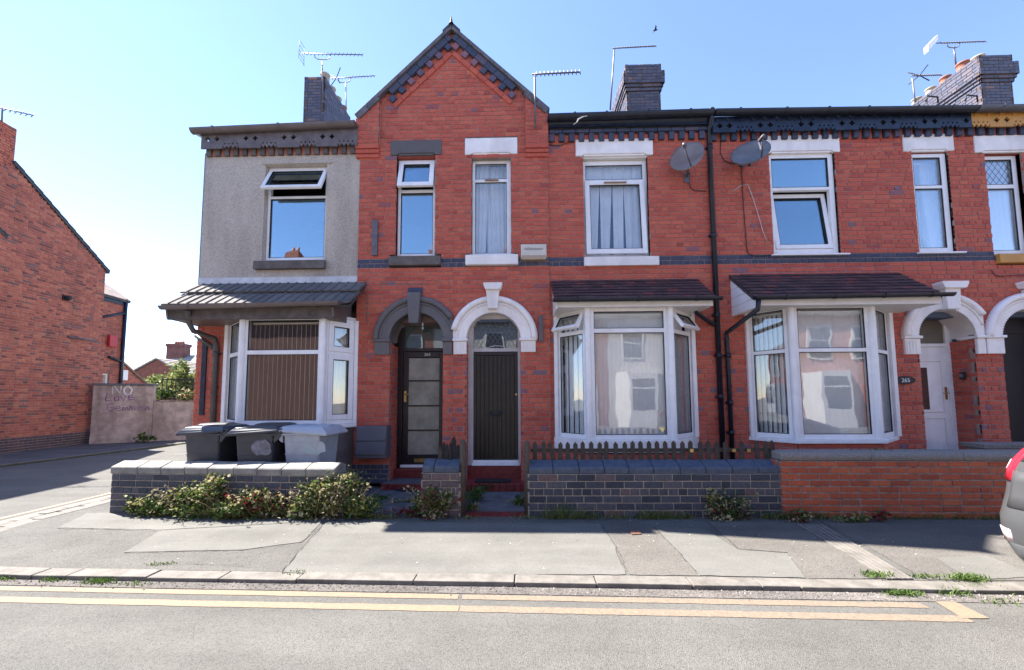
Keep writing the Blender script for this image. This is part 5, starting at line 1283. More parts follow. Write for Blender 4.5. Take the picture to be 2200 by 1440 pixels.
# left wall
M, w = frame((WA0.x, WA0.y), (WA1.x, WA1.y)); zc = onplane(450, 1020, M)[1]
t = thing('garden_wall', 'low blue-black brick wall with pale grey coping in front of the bins', 'wall', (WA0.x, WA0.y, 0))
bw = Brickwork(t, BLUE, MORTL, 'blue_wall_brick', grain=.35)
n = 6; tb = lambda u, z, hd, r: min(.95, max(0, random.gauss(.42, .22)))
bw.wall(M, 0, w, 0, zc, tb, ch=zc/n, bond='mixed')
M2, w2 = frame((WA0.x, WA0.y+.23), (WA0.x, WA0.y)); bw.wall(M2, 0, w2, 0, zc, tb, ch=zc/n, bond='flemish')
M3, w3 = frame((WA1.x, WA1.y), (WA1.x, WA1.y+.23)); bw.wall(M3, 0, w3, 0, zc, tb, ch=zc/n, bond='flemish'); bw.finish()
mb = MB(); mb.box(0.02, w-.02, -.21, -.02, 0, zc, M); mb.build('core', MORTL, t)
jx = [onplane(x, 1010, M)[0] for x in (234, 300, 350, 401, 450, 506, 556, 608, 660, 722)]; jx[0] = -.03
copings(t, M, jx, zc, COPA, [(.03, .0), (.035, .085), (.02, .10), (-.13, .155), (-.27, .105), (-.27, 0)])
# brick pier between the two paths
M, _ = frame((-5, YW), (5, YW)); u0, z1 = onplane(909, 1016, M); u1, _z = onplane(986, 1016, M)
t = thing('garden_pier', 'short purple-brown brick pier with blue coping between the two front paths', 'wall', (M @ Vector((u0, 0, 0)))[:])
bw = Brickwork(t, [(0, (.09, .07, .08)), (.5, (.14, .10, .10)), (1, (.10, .09, .10))], MORTL, 'purple_wall_brick', grain=.35); bw.wall(M, u0, u1, 0, z1, tb, ch=z1/6, bond='mixed')
P0 = M @ Vector((u0, 0, 0)); P1 = M @ Vector((u1, 0, 0))
Ms, ws = frame((P0.x, P0.y+.24), (P0.x, P0.y)); bw.wall(Ms, 0, ws, 0, z1, tb, ch=z1/6); Ms, ws = frame((P1.x, P1.y), (P1.x, P1.y+.24)); bw.wall(Ms, 0, ws, 0, z1, tb, ch=z1/6); bw.finish()
mb = MB(); mb.box(u0+.02, u1-.02, -.22, -.02, 0, z1, M); mb.build('core', MORTL, t)
CP2 = [(.025, .0), (.03, .075), (.015, .09), (-.13, .16), (-.26, .10), (-.26, 0)]
copings(t, M, [u0-.01, onplane(933, 1008, M)[0], u1+.01], z1, COPB, CP2)
# middle wall with picket fence
M, w = frame((WB0.x, WB0.y), (WB1.x, WB1.y)); zc = onplane(1400, 1018, M)[1]
t = thing('garden_wall', 'blue-grey brick wall with dark blue coping under the picket fence', 'wall', (WB0.x, WB0.y, 0)); MWB = M
bw = Brickwork(t, BLUE, MORTL, 'blue_wall_brick', grain=.35); bw.wall(M, 0, w, 0, zc, tb, ch=zc/6, bond='mixed')
Ms, ws = frame((WB0.x, WB0.y+.23), (WB0.x, WB0.y)); bw.wall(Ms, 0, ws, 0, zc, tb, ch=zc/6); Ms, ws = frame((WB1.x, WB1.y), (WB1.x, WB1.y+.23)); bw.wall(Ms, 0, ws, 0, zc, tb, ch=zc/6); bw.finish()
mb = MB(); mb.box(.02, w-.02, -.21, -.02, 0, zc, M); mb.build('core', MORTL, t)
jx = [onplane(x, 1010, M)[0] for x in (1136, 1188, 1244, 1298, 1350, 1403, 1460, 1515, 1572, 1628, 1680)]
copings(t, M, jx, zc, COPB, CP2, .004)
WOOD = mat('weathered_dark_wood', (.055, .045, .038), .8, .3, 14, bump=.4, bscale=30, col2=(.028, .024, .021)); POSTW = mat('peeling_brown_post', (.10, .075, .05), .8, .3, 40, bump=.5, bscale=25, col2=(.04, .035, .03))
Mf = M @ Matrix.Translation((0, -.15, 0)); zt_ = onplane(1400, 947, Mf)[1]; zb_ = zc+.12
f = thing('picket_fence', 'low dark wooden picket fence on top of the blue-grey brick wall', 'fence', (WB0.x, WB0.y+.15, zc))
xs = [1149, 1169, 1191, 1203, 1220, 1236, 1252, 1270, 1288, 1302, 1323, 1341, 1358, 1377, 1394, 1411, 1430, 1448, 1466, 1482, 1503, 1521, 1539, 1557, 1593, 1626, 1645, 1659]
for k, x in enumerate(xs):
    u = onplane(x, 965, Mf)[0]; h_ = zt_-zb_+random.uniform(-.012, .008); a = .028
    mb = MB(); mb.prism([(-a, 0), (a, 0), (a, h_-.035), (0, h_), (-a, h_-.035)], 0, .018, Mf @ Matrix.Translation((u, 0, zb_)) @ Matrix.Rotation(R(-16 if k == 2 else random.uniform(-2, 2)), 4, 'Y')); mb.build('picket', WOOD, f, bevel=.003)
for zz_ in (.55,):
    mb = MB(); u0 = onplane(1140, 965, Mf)[0]; u1 = onplane(1662, 965, Mf)[0]; zr_ = zb_+(zt_-zb_)*zz_; mb.box(u0, u1, -.032, -.002, zr_-.022, zr_+.022, Mf); mb.build('rail', WOOD, f)
mb = MB()
for x in (1485, 1575, 1607): u = onplane(x, 970, Mf)[0]; mb.box(u-.022, u+.022, .019, .023, zb_+.13, zb_+.17, Mf)
stuff(mb.build('metal_tab', BRASS, f))
# charred pickets on the pier, and the two gate posts
Mp, _ = frame((-5, YW+.13), (5, YW+.13)); zp0 = onplane(950, 990, Mp)[1]
CHAR = mat('charred_wood', (.012, .013, .02), .6, .4, 30, bump=.8, bscale=40)
f = thing('picket_fence', 'charred stumps of a picket fence on the short pier', 'fence', tuple(Mp @ Vector((onplane(960, 985, Mp)[0], 0, zp0))))
for x, yt, wd, m in ((946, 951, .028, WOOD), (953, 943, .034, CHAR), (960, 946, .026, CHAR), (968, 942, .02, CHAR), (975, 930, .034, CHAR), (984, 948, .03, CHAR)):
    u, zt2 = onplane(x, yt, Mp); a = wd
    mb = MB(); mb.prism([(-a, 0), (a, 0), (a*.9, (zt2-zp0)*.8), (a*.3, zt2-zp0), (-a*.8, (zt2-zp0)*.88)], 0, .02, Mp @ Matrix.Translation((u, random.uniform(-.02, .02), zp0-.04))); mb.build('picket', m, f)
mb = MB(); u0, u1 = onplane(946, 970, Mp)[0], onplane(992, 970, Mp)[0]; mb.box(u0, u1, -.035, -.005, zp0+.05, zp0+.09, Mp); mb.build('rail', CHAR, f)
for x, lab, yt in ((993, 'peeling brown gate post against the right side of the short pier', 945), (1132, 'peeling brown gate post at the left end of the blue-grey wall', 949)):
    Mq, _ = frame((-5, YW-.0), (5, YW-.0)); u, zt2 = onplane(x, yt, Mq); P = Mq @ Vector((u, 0, 0))
    mb = MB(); mb.tube([(P.x, P.y+.05, 0), (P.x, P.y+.05, zt2-.03), (P.x, P.y+.05, zt2)], [.040, .038, .018], 10); mb.box(P.x-.036, P.x+.036, P.y+.055, P.y+.11, 0, zt2-.06)
    tag(mb.build('gate_post', POSTW), lab, 'post', 'gate posts by the right path')
# right wall
WC0, WC1 = gp(1681, 1112), gp(2260, 1116)
M, w = frame((WC0.x, WC0.y), (WC1.x+2.5, WC0.y+(WC1.y-WC0.y))); zc = onplane(1900, 990, M)[1]
t = thing('garden_wall', 'orange-red brick garden wall with rough concrete coping behind the parked car', 'wall', (WC0.x, WC0.y, 0))
bw = Brickwork(t, ORANGE, MORTL if False else mat('grey_mortar', (.33, .29, .27), .95, .3, 10, bump=.4), 'orange_wall_brick', soot=.15); bw.wall(M, 0, w, 0, zc, lambda u, z, hd, r: min(.95, max(0, random.gauss(.45, .2))), ch=zc/9, bond='stretcher', j=.016)
Ms, ws = frame((WC0.x, WC0.y+.23), (WC0.x, WC0.y)); bw.wall(Ms, 0, ws, 0, zc, tb, ch=zc/9); bw.finish()
mb = MB(); mb.box(.02, w-.02, -.21, -.02, 0, zc, M); mb.build('core', MORT, t)
copings(t, M, [0, 1.1, 2.2, 3.3, 4.4, 5.5, w], zc, COPC, [(.03, 0), (.045, .05), (.03, .09), (-.0, .105), (-.25, .105), (-.27, 0)], .003)
# low stone-topped divider wall before the last house
a, b = pt(2113, 965, F-.5), pt(2195, 965, F-.5)
t = thing('divider_wall', 'low brick divider with grey stone top before the last doorway', 'wall', (a.x, F-.5, 0)); za = pt(2150, 964, F-.5).z
bw = Brickwork(t, RED, MORT, 'red_house_brick'); M, w = frame((a.x, F-.5), (b.x+.4, F-.5)); bw.wall(M, 0, w, 0, za, t_red, ch=za/8); bw.finish(60)
mb = MB(); mb.box(-.03, w, -.3, .04, za, za+.07, M); mb.build('coping_stone', COPC, t, bevel=.01); mb = MB(); mb.box(0.01, w-.01, -.25, -.02, 0, za, M); mb.build('core', MORT, t)

# wheelie bins, seen from the side
def bin_(name, label, body_m, lid_m, loc, rz, group='wheelie bins behind the low wall', sx=.92):
    t = thing(name, label, 'wheelie bin', (0, 0, 0), group)
    mb = MB(); vs = []
    for z, l0, l1, hw in ((.10, -.22, .22, .215), (.14, -.24, .24, .225), (.55, -.255, .255, .25), (.93, -.275, .275, .28), (.97, -.28, .28, .285)):
        vs += [(l0, -hw, z), (l1, -hw, z), (l1, hw, z), (l0, hw, z)]
    fs = [(3, 2, 1, 0)]
    for i in range(4):
        for k in range(4): a, b = i*4+k, i*4+(k+1) % 4; fs.append((a, b, b+4, a+4))
    mb.add(vs, fs); mb.build('body', body_m, t, bevel=.03)
    mb = MB(); mb.box(-.33, .34, -.30, .30, .955, .985); o = mb.build('rim', body_m, t, bevel=.01)
    mb = MB(); vs = []
    for z, l0, l1, hw in ((1.0, -.36, .40, .31), (1.025, -.37, .41, .315), (1.045, -.35, .36, .29), (1.075, -.31, .30, .25), (1.085, -.24, .22, .18)): vs += [(l0, -hw, z), (l1, -hw, z-(.05 if z < 1.03 else .02)*(1 if l1 > .35 else .4)), (l1, hw, z-(.05 if z < 1.03 else .02)*(1 if l1 > .35 else .4)), (l0, hw, z)]
    fs = [(3, 2, 1, 0), (16, 17, 18, 19)]
    for i in range(4):
        for k in range(4): a, b = i*4+k, i*4+(k+1) % 4; fs.append((a, b, b+4, a+4))
    mb.add(vs, fs); mb.build('lid', lid_m, t, bevel=.012)
    mb = MB(); mb.tube([(-.40, -.30, 1.0), (-.40, .30, 1.0)], .018, 8); mb.build('hinge_bar', body_m, t)
    for z, hw_, l in ((.86, .279, .265), (.70, .268, .258)):
        mb = MB(); mb.box(-l, l, -hw_, hw_, z, z+.018); mb.build('moulded_rib', body_m, t, bevel=.006)
    for s in (-1, 1):
        mb = MB(); mb.prism([(-.43, 1.03), (-.40, 1.05), (-.30, 1.04), (-.29, .86), (-.33, .88), (-.41, .97)], s*.27-.015, s*.27+.015, Matrix(((1, 0, 0, 0), (0, 1, 0, 0), (0, 0, 1, 0), (0, 0, 0, 1)))); mb.build('hinge_arm', body_m, t, bevel=.006)
        mb = MB(); mb.tube([(-.26, s*.235, .11), (-.26, s*.285, .11)], .11, 18); mb.build('wheel', RUB, t)
    mb = MB(); mb.tube([(.28, -.05, 1.03), (.30, -.05, 1.075), (.30, .05, 1.075), (.28, .05, 1.03)], .008, 6); mb.build('handle', lid_m, t)
    t.location = loc; t.rotation_euler = (0, 0, rz); t.scale = (sx, .94, 1.045)
    return t
BINB = mat('black_bin_plastic', (.055, .057, .066), .42, .12, 5); BINL = mat('black_bin_lid', (.045, .048, .058), .35, .12, 5); BING = mat('grey_bin_plastic', (.36, .39, .44), .5, .12, 4); BINGL = mat('grey_bin_lid', (.40, .44, .50), .45, .1, 4)
def binloc(px, Y): return (pt(px, 930, Y).x, Y, -.0)
YB_ = 5.52
bin_('wheelie_bin', 'black wheelie bin with smeared label, leftmost behind the low wall', BINB, BINL, binloc(466, YB_), R(180), sx=.88)
b2 = bin_('wheelie_bin', 'black wheelie bin with pale sticker, middle of the front row', BINB, BINL, binloc(571, YB_-.05), R(184), sx=.90)
b3 = bin_('wheelie_bin', 'light grey wheelie bin with coloured sticker, right end of the front row', BING, BINGL, binloc(672, YB_-.02), R(-3), sx=.93)
b4 = bin_('wheelie_bin', 'black wheelie bin with white painted number standing behind the front two bins', BINB, BINL, binloc(490, YB_+.62), R(90))
bin_('wheelie_bin', 'black wheelie bin half hidden between the middle and the grey bin', BINB, BINL, binloc(606, YB_+.62), R(92))
def bin_face(px, py, off=.29): return pt(px, py, YB_-off)
def blot(name, cx, cz, w, h, m, parent, Y, seed):
    rnd = random.Random(seed); ol = [(cx+w*math.cos(k*math.pi/8)*rnd.uniform(.75, 1.1), cz+h*math.sin(k*math.pi/8)*rnd.uniform(.7, 1.1)) for k in range(16)]
    me = poly_mesh(name, [ol], .002, Matrix(((1, 0, 0, 0), (0, -1, 0, Y), (0, 0, 1, 0), (0, 0, 0, 1)))); o = bpy.data.objects.new(name, me); C.objects.link(o); me.materials.clear(); me.materials.append(m)
    return o
def stick(parent, o):
    Lp = Matrix.Translation(parent.location) @ Matrix.Rotation(parent.rotation_euler.z, 4, 'Z'); o.parent = parent; o.matrix_parent_inverse = Lp.inverted(); return o
ST1 = mat('scuffed_pale_sticker', (.20, .20, .235), .5, .3, 9, col2=(.06, .06, .07)); ST2 = mat('faded_coloured_sticker', (.36, .37, .40), .5, .2, 9, col2=(.24, .36, .36))
p = bin_face(566, 965); stick(b2, blot('sticker', p.x, .80, .17, .12, ST1, b2, YB_-.05-.276, 3))
p = bin_face(676, 965); stick(b3, blot('sticker', p.x, .79, .17, .11, ST2, b3, YB_-.02-.276, 5))
for body, size, px, py in (('2', .15, 492, 950), ('WA', .10, 496, 972)):
    q = pt(px, py, YB_+.2); o = text_obj('painted_number', body, size, Matrix(((1, 0, 0, q.x), (0, -1, 0, YB_+.62-.345), (0, 0, 1, q.z), (0, 0, 0, 1))), mat('dull_white_marker', (.40, .40, .42), .8, .2, 20)); stick(b4, o)

# ================================================================== PARKED CAR
def car():
    X0 = pt(2149, 1100, 3.2).x; YC_ = 2.36; t = thing('parked_car', 'silver grey hatchback parked half on the pavement, only its rear corner showing', 'car', (X0+2, YC_, 0))
    zs = [.17, .22, .30, .40, .50, .58, .66, .75, .85, .93, 1.0, 1.08, 1.2, 1.32, 1.42, 1.47]
    xr = [.17, .11, .05, .015, .0, .005, .035, .06, .075, .085, .11, .155, .26, .38, .52, .75]
    xf = [3.78, 3.9, 3.95, 3.97, 3.97, 3.96, 3.92, 3.82, 3.6, 3.3, 3.0, 2.75, 2.45, 2.2, 1.95, 1.7]
    hw = [.74, .80, .83, .85, .86, .865, .865, .86, .855, .845, .83, .80, .745, .69, .62, .50]
    def ring(i, N=12):
        r = []; x0, x1, w = X0+xr[i], X0+xf[i], hw[i]; cr, cf = min(.30, w*.5), min(.5, w*.6)
        for k in range(N+1): a = R(90+90*k/N); r.append((x0+cr+cr*math.cos(a), w-cr*.8+cr*.8*math.sin(a)))
        for k in range(N+1): a = R(180+90*k/N); r.append((x0+cr+cr*math.cos(a), -w+cr*.8+cr*.8*math.sin(a)))
        for k in range(N+1): a = R(270+90*k/N); r.append((x1-cf+cf*math.cos(a), -w+cf*.8+cf*.8*math.sin(a)))
        for k in range(N+1): a = R(0+90*k/N); r.append((x1-cf+cf*math.cos(a), w-cf*.8+cf*.8*math.sin(a)))
        # rear face bows out a little in the middle
        return [(x-.05*max(0, 1-(y/w)**2)*(1 if x < X0+1 else -1), YC_+y, zs[i]) for x, y in r]
    def px_min(i): return min(1100+FPX*(Vector(p)-CAM).dot(RT)/(Vector(p)-CAM).dot(FW) for p in ring(i))
    for _ in range(12): X0 += (2150-px_min(4))/FPX*3.0
    t.location.x = X0+2
    rings = [ring(i) for i in range(len(zs))]; n = len(rings[0])
    CP = mat('silver_grey_car_paint', (.085, .088, .094), .3, .03, 2, metal=.25, spec=.6); CG = mat('car_window_glass', (.02, .022, .025), .05, .05, 2)
    mb = MB(); gb = MB()
    for i in range(len(zs)-1):
        for k in range(n):
            k2 = (k+1) % n; (gb if (10 <= i <= 12 and (k % 13) not in (3, 4, 5, 6, 7, 8)) else mb).add([rings[i][k], rings[i][k2], rings[i+1][k2], rings[i+1][k]], [(0, 1, 2, 3)], None, 0, 0, True)
    mb.add(rings[-1], [tuple(range(n))]); mb.add(rings[0], [tuple(range(n))])
    def weld(b, name, m):
        o = b.build(name, m, t); bmm = bmesh.new(); bmm.from_mesh(o.data); bmesh.ops.remove_doubles(bmm, verts=bmm.verts, dist=.0005); bmm.to_mesh(o.data); bmm.free(); return o
    weld(mb, 'body', CP); weld(gb, 'window', CG)
    def patch(name, i0, i1, k0, k1, m, off, trim=None):
        b = MB(); 
        for i in range(i0, i1):
            for k in range(k0, k1):
                q = []
                for (ii, kk) in ((i, k), (i, k+1), (i+1, k+1), (i+1, k)):
                    p = Vector(rings[ii][kk % n]); c = Vector((X0+2, YC_, p.z)); d = Vector((p.x-X0-.5, p.y-YC_, 0)).normalized(); q.append(tuple(p+d*off))
                b.add(q, [(0, 1, 2, 3)], None, 0, 0, True)
        o = weld(b, name, m); s = o.modifiers.new('solid', 'SOLIDIFY'); s.thickness = .02; return o
    TL = mat('red_tail_light', (.50, .02, .04), .15, .1, 4, spec=.6); TR = mat('clear_tail_light', (.62, .50, .5), .15, .05, 3)
    for s in (0, 1):
        f = lambda a, b: (a, b) if s == 0 else (25-b, 25-a)
        patch('tail_light', 8, 12, *f(5, 10), TL, .012); patch('reflector', 3, 4, *f(7, 11), TR, .006)
        patch('reversing_light', 9, 10, *f(5, 6), TR, .016)
    patch('bumper_valance', 0, 3, 10, 15, CP, .012); mb = MB(); mb.box(X0-.075, X0-.055, YC_-.26, YC_+.26, .62, .73); mb.build('number_plate', mat('yellow_number_plate', (.6, .45, .05), .5, .05, 4), t)
    patch('tailgate', 6, 9, 10, 15, CP, .010); pass
    for x in (X0+.72, X0+3.2):
        for s in (-1, 1):
            y = YC_+s*.80; mb = MB(); mb.tube([(x, y-.10, .30), (x, y+.10, .30)], .30, 24); w = mb.build('wheel', RUB, t); zo = -.04+.0
            mb = MB(); mb.tube([(x, y+s*.101-.004, .30), (x, y+s*.101+.004, .30)], .2, 20); mb.build('rim', GALV, w)
    return t
car()

# ================================================================== ACROSS THE SIDE STREET
A0, B0 = gp(-12, 977), gp(199, 952)
dv = (B0-A0).to_2d().normalized(); S0 = B0.to_2d()-dv*6.9          # near end of the gable wall, out of frame
ML, wl = frame(S0, B0.to_2d())
OLDM = mat('old_mortar', (.36, .30, .26), .95, .2, 9)
lh = thing('corner_house', 'old red brick gable-end house across the side street at the left', 'house', (S0.x, S0.y, 0))
ur, zr_ = onplane(26, 353, ML); ub, zb_ = wl, onplane(209, 577, ML)[1]
u_front = 2*ur-ub
def gab(z):
    if z <= zb_: return []
    k = (z-zb_)/(zr_-zb_); return [(-99, u_front+(ur-u_front)*k), (ub+(ur-ub)*k, 99)] if k < 1 else [(-99, 99)]
bw = Brickwork(lh, OLD, OLDM, 'old_house_brick', soot=.55, grain=.35)
def t_old(u, z, hd, r): return random.uniform(.92, 1) if z < .42 else min(.88, max(0, random.gauss(.47, .25)))
bw.wall(ML, 0, wl, -.05, zr_, t_old, lambda a, b: gab((a+b)/2), ch=.0785, bond='flemish'); bw.finish()
mb = MB(); mb.prism([(0, -.1), (wl, -.1), (wl, zb_-.05), (ur, zr_-.05), (u_front, zb_-.05), (0, zb_-.05)], -.6, -.03, ML); mb.prism([(0, -.1), (wl, -.1), (wl, zb_-.05), (ur, zr_-.05), (u_front, zb_-.05), (0, zb_-.05)], -7, -6.6, ML)
mb.build('wall', OLDM, lh)
for s0, s1 in ((ub+.12, ur), (ur, u_front-.12)):
    za = zb_-.06; mb = MB(); mb.prism([(s0, za), (s1, zr_+.02), (s1, zr_+.10), (s0, za+.08)], -7, .06, ML); mb.build('roof', SLATE, lh)
    n = 12
    for i in range(n):
        a = (s0+(s1-s0)*i/n, za+.08+(zr_+.02-za)*i/n); b = (s0+(s1-s0)*(i+.98)/n, za+.08+(zr_+.02-za)*(i+.98)/n); mb = MB(); mb.prism([a, b, (b[0], b[1]+.02), (a[0], a[1]+.045)], -.2, .075, ML); mb.build('verge_slate', SLATE, lh)
# its chimney, on the ridge
c0 = ML @ Vector((ur+.05, -.02, 0)); zc0 = onplane(32, 276, ML)[1]
mb = MB(); L = 1.5
chm = bpy.data.objects.new('chimney', MB().box(ur-L, ur+.02, -.9, -.05, zr_-1.2, zc0, ML).mesh('chimney', MORTD)); C.objects.link(chm); attach(chm, lh)
bw = Brickwork(chm, OLD, MORTD, 'old_stack_brick', limit=0, soot=.4)
P = [ML @ Vector(v) for v in ((ur-L, 0, 0), (ur+.04, 0, 0), (ur+.04, -.95, 0), (ur-L, -.95, 0))]
for i in range(3):
    M, w = frame(P[i], P[i+1]); bw.wall(M @ Matrix.Translation((0, -.03, 0)), 0, w, zr_-1.1, zc0, lambda u, z, h, r: random.gauss(.45, .2), ch=.0785)
bw.finish(0)
p = ML @ Vector((ur-.5, -.4, zc0)); YLC = p.y
aerial('TV aerial above the corner house chimney at the left edge', [(4, 262), (5, 232)], [(-70, 216), (71, 248)], YLC, 12, .10, 'grid', .018)
# rear wing, set back
o2 = -.25; Mr = ML @ Matrix.Translation((wl, o2, 0)); wr = onplane(261, 740, Mr)[0]; zr2 = onplane(235, 640, Mr)[1]
rw = thing('rear_wing', 'red brick rear wing of the corner house behind its gable', 'building', tuple(Mr @ Vector((0, 0, 0))))
bw = Brickwork(rw, OLD, OLDM, 'old_house_brick', soot=.55, grain=.35)
wx0, wz0 = onplane(218, 826, Mr); wx1, wz1 = onplane(233, 803, Mr)
bw.wall(Mr, 0, wr, -.05, zr2, lambda u, z, h, r: min(.85, max(0, random.gauss(.42, .22))), rects([(wx0, wx1, wz0, wz1)]), ch=.0785, bond='flemish')
Me, we = frame(Mr @ Vector((wr, 0, 0)), Mr @ Vector((wr, -4, 0))); bw.wall(Me, 0, 4, -.05, zr2, lambda u, z, h, r: random.gauss(.42, .2), ch=.0785); bw.finish()
mb = MB(); mb.box(0, wr-.05, -4, -.05, -.1, zr2-.02, Mr); mb.build('wall', OLDM, rw)
mb = MB(); mb.prof([(.12, zr2-.03), (.12, zr2+.05), (-2.2, zr2+1.75), (-4.2, zr2+.05), (-4.2, zr2-.03)], -.0, wr+.12, Mr); roof = mb.build('roof', SLATE, rw)
for i in range(7):
    mb = MB(); k0, k1 = i/7, (i+1.06)/7; mb.prof([(.14-2.34*k0, zr2+.07+1.70*k0), (.14-2.34*k1, zr2+.07+1.70*k1), (.14-2.34*k1, zr2+.055+1.70*k1), (.14-2.34*k0, zr2+.035+1.70*k0)], 0, wr+.13, Mr); mb.build('slate_course', mat('warm_roof_tile', (.20, .16, .15), .8, .2, 6), roof)
mb = MB(); mb.box(0, wr+.1, .0, .06, zr2-.16, zr2-.03, Mr); mb.build('fascia', NAVY, rw)
mb = MB(); ringbars(mb, wx1-wx0, wz1-wz0, .04, .06, .05, .05, -.06, .01, Mr @ Matrix.Translation((wx0, -.04, wz0))); w_ = mb.build('window', UPVC, rw)
mb = MB(); mb.box(wx0+.03, wx1-.05, -.08, -.07, wz0+.04, wz1-.04, Mr); mb.build('pane', GLD, w_)
dx = wr-.02
pipe(rw, [Mr @ Vector((dx, .08, zr2+.1)), Mr @ Vector((dx, .08, 0))], .055, NAVY, 'soil_pipe')
for (xa, ya, xb, yb) in ((200, 684, 262, 672), (229, 767, 252, 777)):
    ua, za = onplane(xa, ya, Mr); ub_, zbb = onplane(xb, yb, Mr); pipe(rw, [Mr @ Vector((ua, .08, za)), Mr @ Vector((dx, .08, zbb))], .045, NAVY, 'branch_pipe')
ua, za = onplane(236, 733, Mr); mb = MB(); mb.box(ua-.16, ua+.16, .03, .14, za-.22, za+.22, Mr); tag(mb.build('wall_box', mat('red_box_plastic', (.45, .03, .04), .4, .1, 4), bevel=.02), 'small red box fixed high on the rear wing wall', 'box')
ua, za = onplane(138, 641, ML); mb = MB(); mb.tube([(ua, .02, za), (ua, .18, za+.02)], .07, 8, ML); mb.box(ua-.1, ua+.1, .02, .06, za-.08, za+.1, ML); tag(mb.build('wall_lamp', CABLE), 'small black outdoor lamp on the corner house gable', 'lamp')
u0, z0 = onplane(142, 723, ML); u1, z1 = onplane(200, 733, ML); mb = MB(); mb.tube([(u0, .06, (z0+z1)/2), (u1, .06, (z0+z1)/2)], .035, 6, ML); mb.build('wall_pipe', GALV, lh)
# lean-to at the back with a sloping verge
M2 = Mr @ Matrix.Translation((wr+.06, -.1, 0)); q = [onplane(*v, M2) for v in ((262, 850), (318, 835), (312, 826), (262, 777))]
t = thing('lean_to', 'brick lean-to with a sloping roof edge behind the graffiti wall', 'building', tuple(M2 @ Vector((0, 0, 0))))
zt0, zt1, wlt = q[3][1], q[2][1], q[2][0]
bw = Brickwork(t, OLD, OLDM, 'old_house_brick', soot=.4); bw.wall(M2, 0, wlt, 0, zt0, lambda u, z, h, r: random.gauss(.5, .2), lambda a, b: [(max(0, wlt*(zt0-(a+b)/2)/(zt0-zt1)), 99)], ch=.0785); bw.finish(120)
mb = MB(); mb.prism([(0, zt0), (wlt, zt1), (wlt, zt1+.08), (0, zt0+.08)], -2.5, .08, M2); mb.build('roof', mat('tan_verge', (.25, .18, .12), .8, .2, 6), t); mb = MB(); mb.prism([(0, 0), (wlt, 0), (wlt, zt1-.02), (0, zt0-.02)], -2.4, -.03, M2); mb.build('wall', OLDM, t)
ua, za = onplane(263, 806, M2); mb = MB(); mb.box(ua-.12, ua+.18, .03, .06, za-.2, za+.2, M2); mb.build('vent_cover', UPVC, t, bevel=.05)
# rendered yard walls with scrawled writing
RNDM = mat('stained_pinkish_render', (.56, .455, .40), .95, .2, 4, bump=.5, bscale=30, stain=.55)
C0 = gp(402, 945); My, wy = frame(gp(201, 954).to_2d(), C0.to_2d())
us, zs_ = onplane(331, 829, My); zl_ = onplane(380, 864, My)[1]
t = thing('yard_wall', 'stained rendered yard wall with NO and Love scrawled on it', 'wall', tuple(My.translation))
mb = MB(); mb.box(-.1, us, -.28, 0, -.05, zs_, My); mb.prism([(-.1, 0), (us, 0), (us, .25), (-.1, .25)], .0, .03, My); mb.build('render', RNDM, t)
k = 5
for i in range(k): mb = MB(); mb.box(-.1+(us+.14)*i/k+.004, -.1+(us+.14)*(i+1)/k-.004, -.34, .06, zs_, zs_+.075+random.uniform(-.006, .006), My); mb.build('coping_slab', mat('blue_coping_slab', (.16, .17, .19), .8, .2, 8), t, bevel=.01)
GLYPH = {'N': [[(0, 0), (.05, 1), (.6, .05), (.62, 1)]], 'O': [[(.35, 1), (.08, .8), (.02, .4), (.25, .02), (.55, .15), (.66, .6), (.35, 1), (.2, .95)]], 'L': [[(.15, 1), (.0, .08), (.08, .02), (.6, .1)]], 'o': [[(.3, .55), (.05, .4), (.1, .05), (.4, .05), (.45, .4), (.3, .55)]], 'v': [[(0, .5), (.2, .02), (.42, .55)]], 'e': [[(.05, .28), (.42, .34), (.35, .52), (.12, .5), (.03, .2), (.2, .02), (.5, .1)]],
         'G': [[(.6, .85), (.35, 1), (.05, .7), (.05, .2), (.35, .02), (.6, .2), (.58, .45), (.35, .45)]], 'm': [[(0, .02), (.03, .5), (.05, .35), (.2, .5), (.25, .03), (.27, .35), (.42, .5), (.5, .03)]], 'i': [[(.1, .5), (.12, .03)], [(.1, .72), (.11, .76)]], 'n': [[(0, .02), (.03, .5), (.05, .35), (.25, .5), (.33, .03)]]}
def scrawl(body, u, z, size, M, m, parent, r=.016, seed=1):
    rr = random.Random(seed); x = 0
    for chn in body:
        mb = MB(); mx = 0; k = size*rr.uniform(.9, 1.12); dz = rr.uniform(-.03, .03)*size*2
        for st in GLYPH[chn]:
            mb.tube([(u+x+p[0]*k+rr.gauss(0, .012*size), .003, z+dz+p[1]*k+rr.gauss(0, .02*size)) for p in st], r, 5, M @ Matrix.Diagonal((1, .3, 1, 1))); mx = max(mx, max(p[0] for p in st))
        mb.build('scrawl', m, parent); x += (mx+.14)*k
WHT = mat('white_chalk_paint', (.92, .90, .88), .9, .2, 60); PUR = mat('purple_marker', (.29, .13, .33), .8, .25, 50); PUR2 = mat('faded_purple_marker', (.36, .22, .36), .85, .3, 40)
for body, px, py, size, m in (('NO', 240, 849, .34, WHT), ('Love', 226, 861, .30, PUR), ('Gemmoin', 229, 883, .30, PUR2)):
    u, z = onplane(px, py, My); scrawl(body, u, z, size, My, m, t, .028 if body == 'NO' else .016, len(body))
t = thing('yard_wall', 'lower pinkish yard wall under the red flowers', 'wall', tuple(My @ Vector((us, 0, 0))))
mb = MB(); mb.box(us+.01, wy+16, -.25, -.03, -.05, zl_, My); mb.build('render', RNDM, t)
mb = MB(); mb.box(us+.01, wy+16, -.28, -.01, zl_+.002, zl_+.05, My); mb.build('coping', mat('buff_coping', (.34, .27, .22), .9, .2, 8), t, bevel=.01)
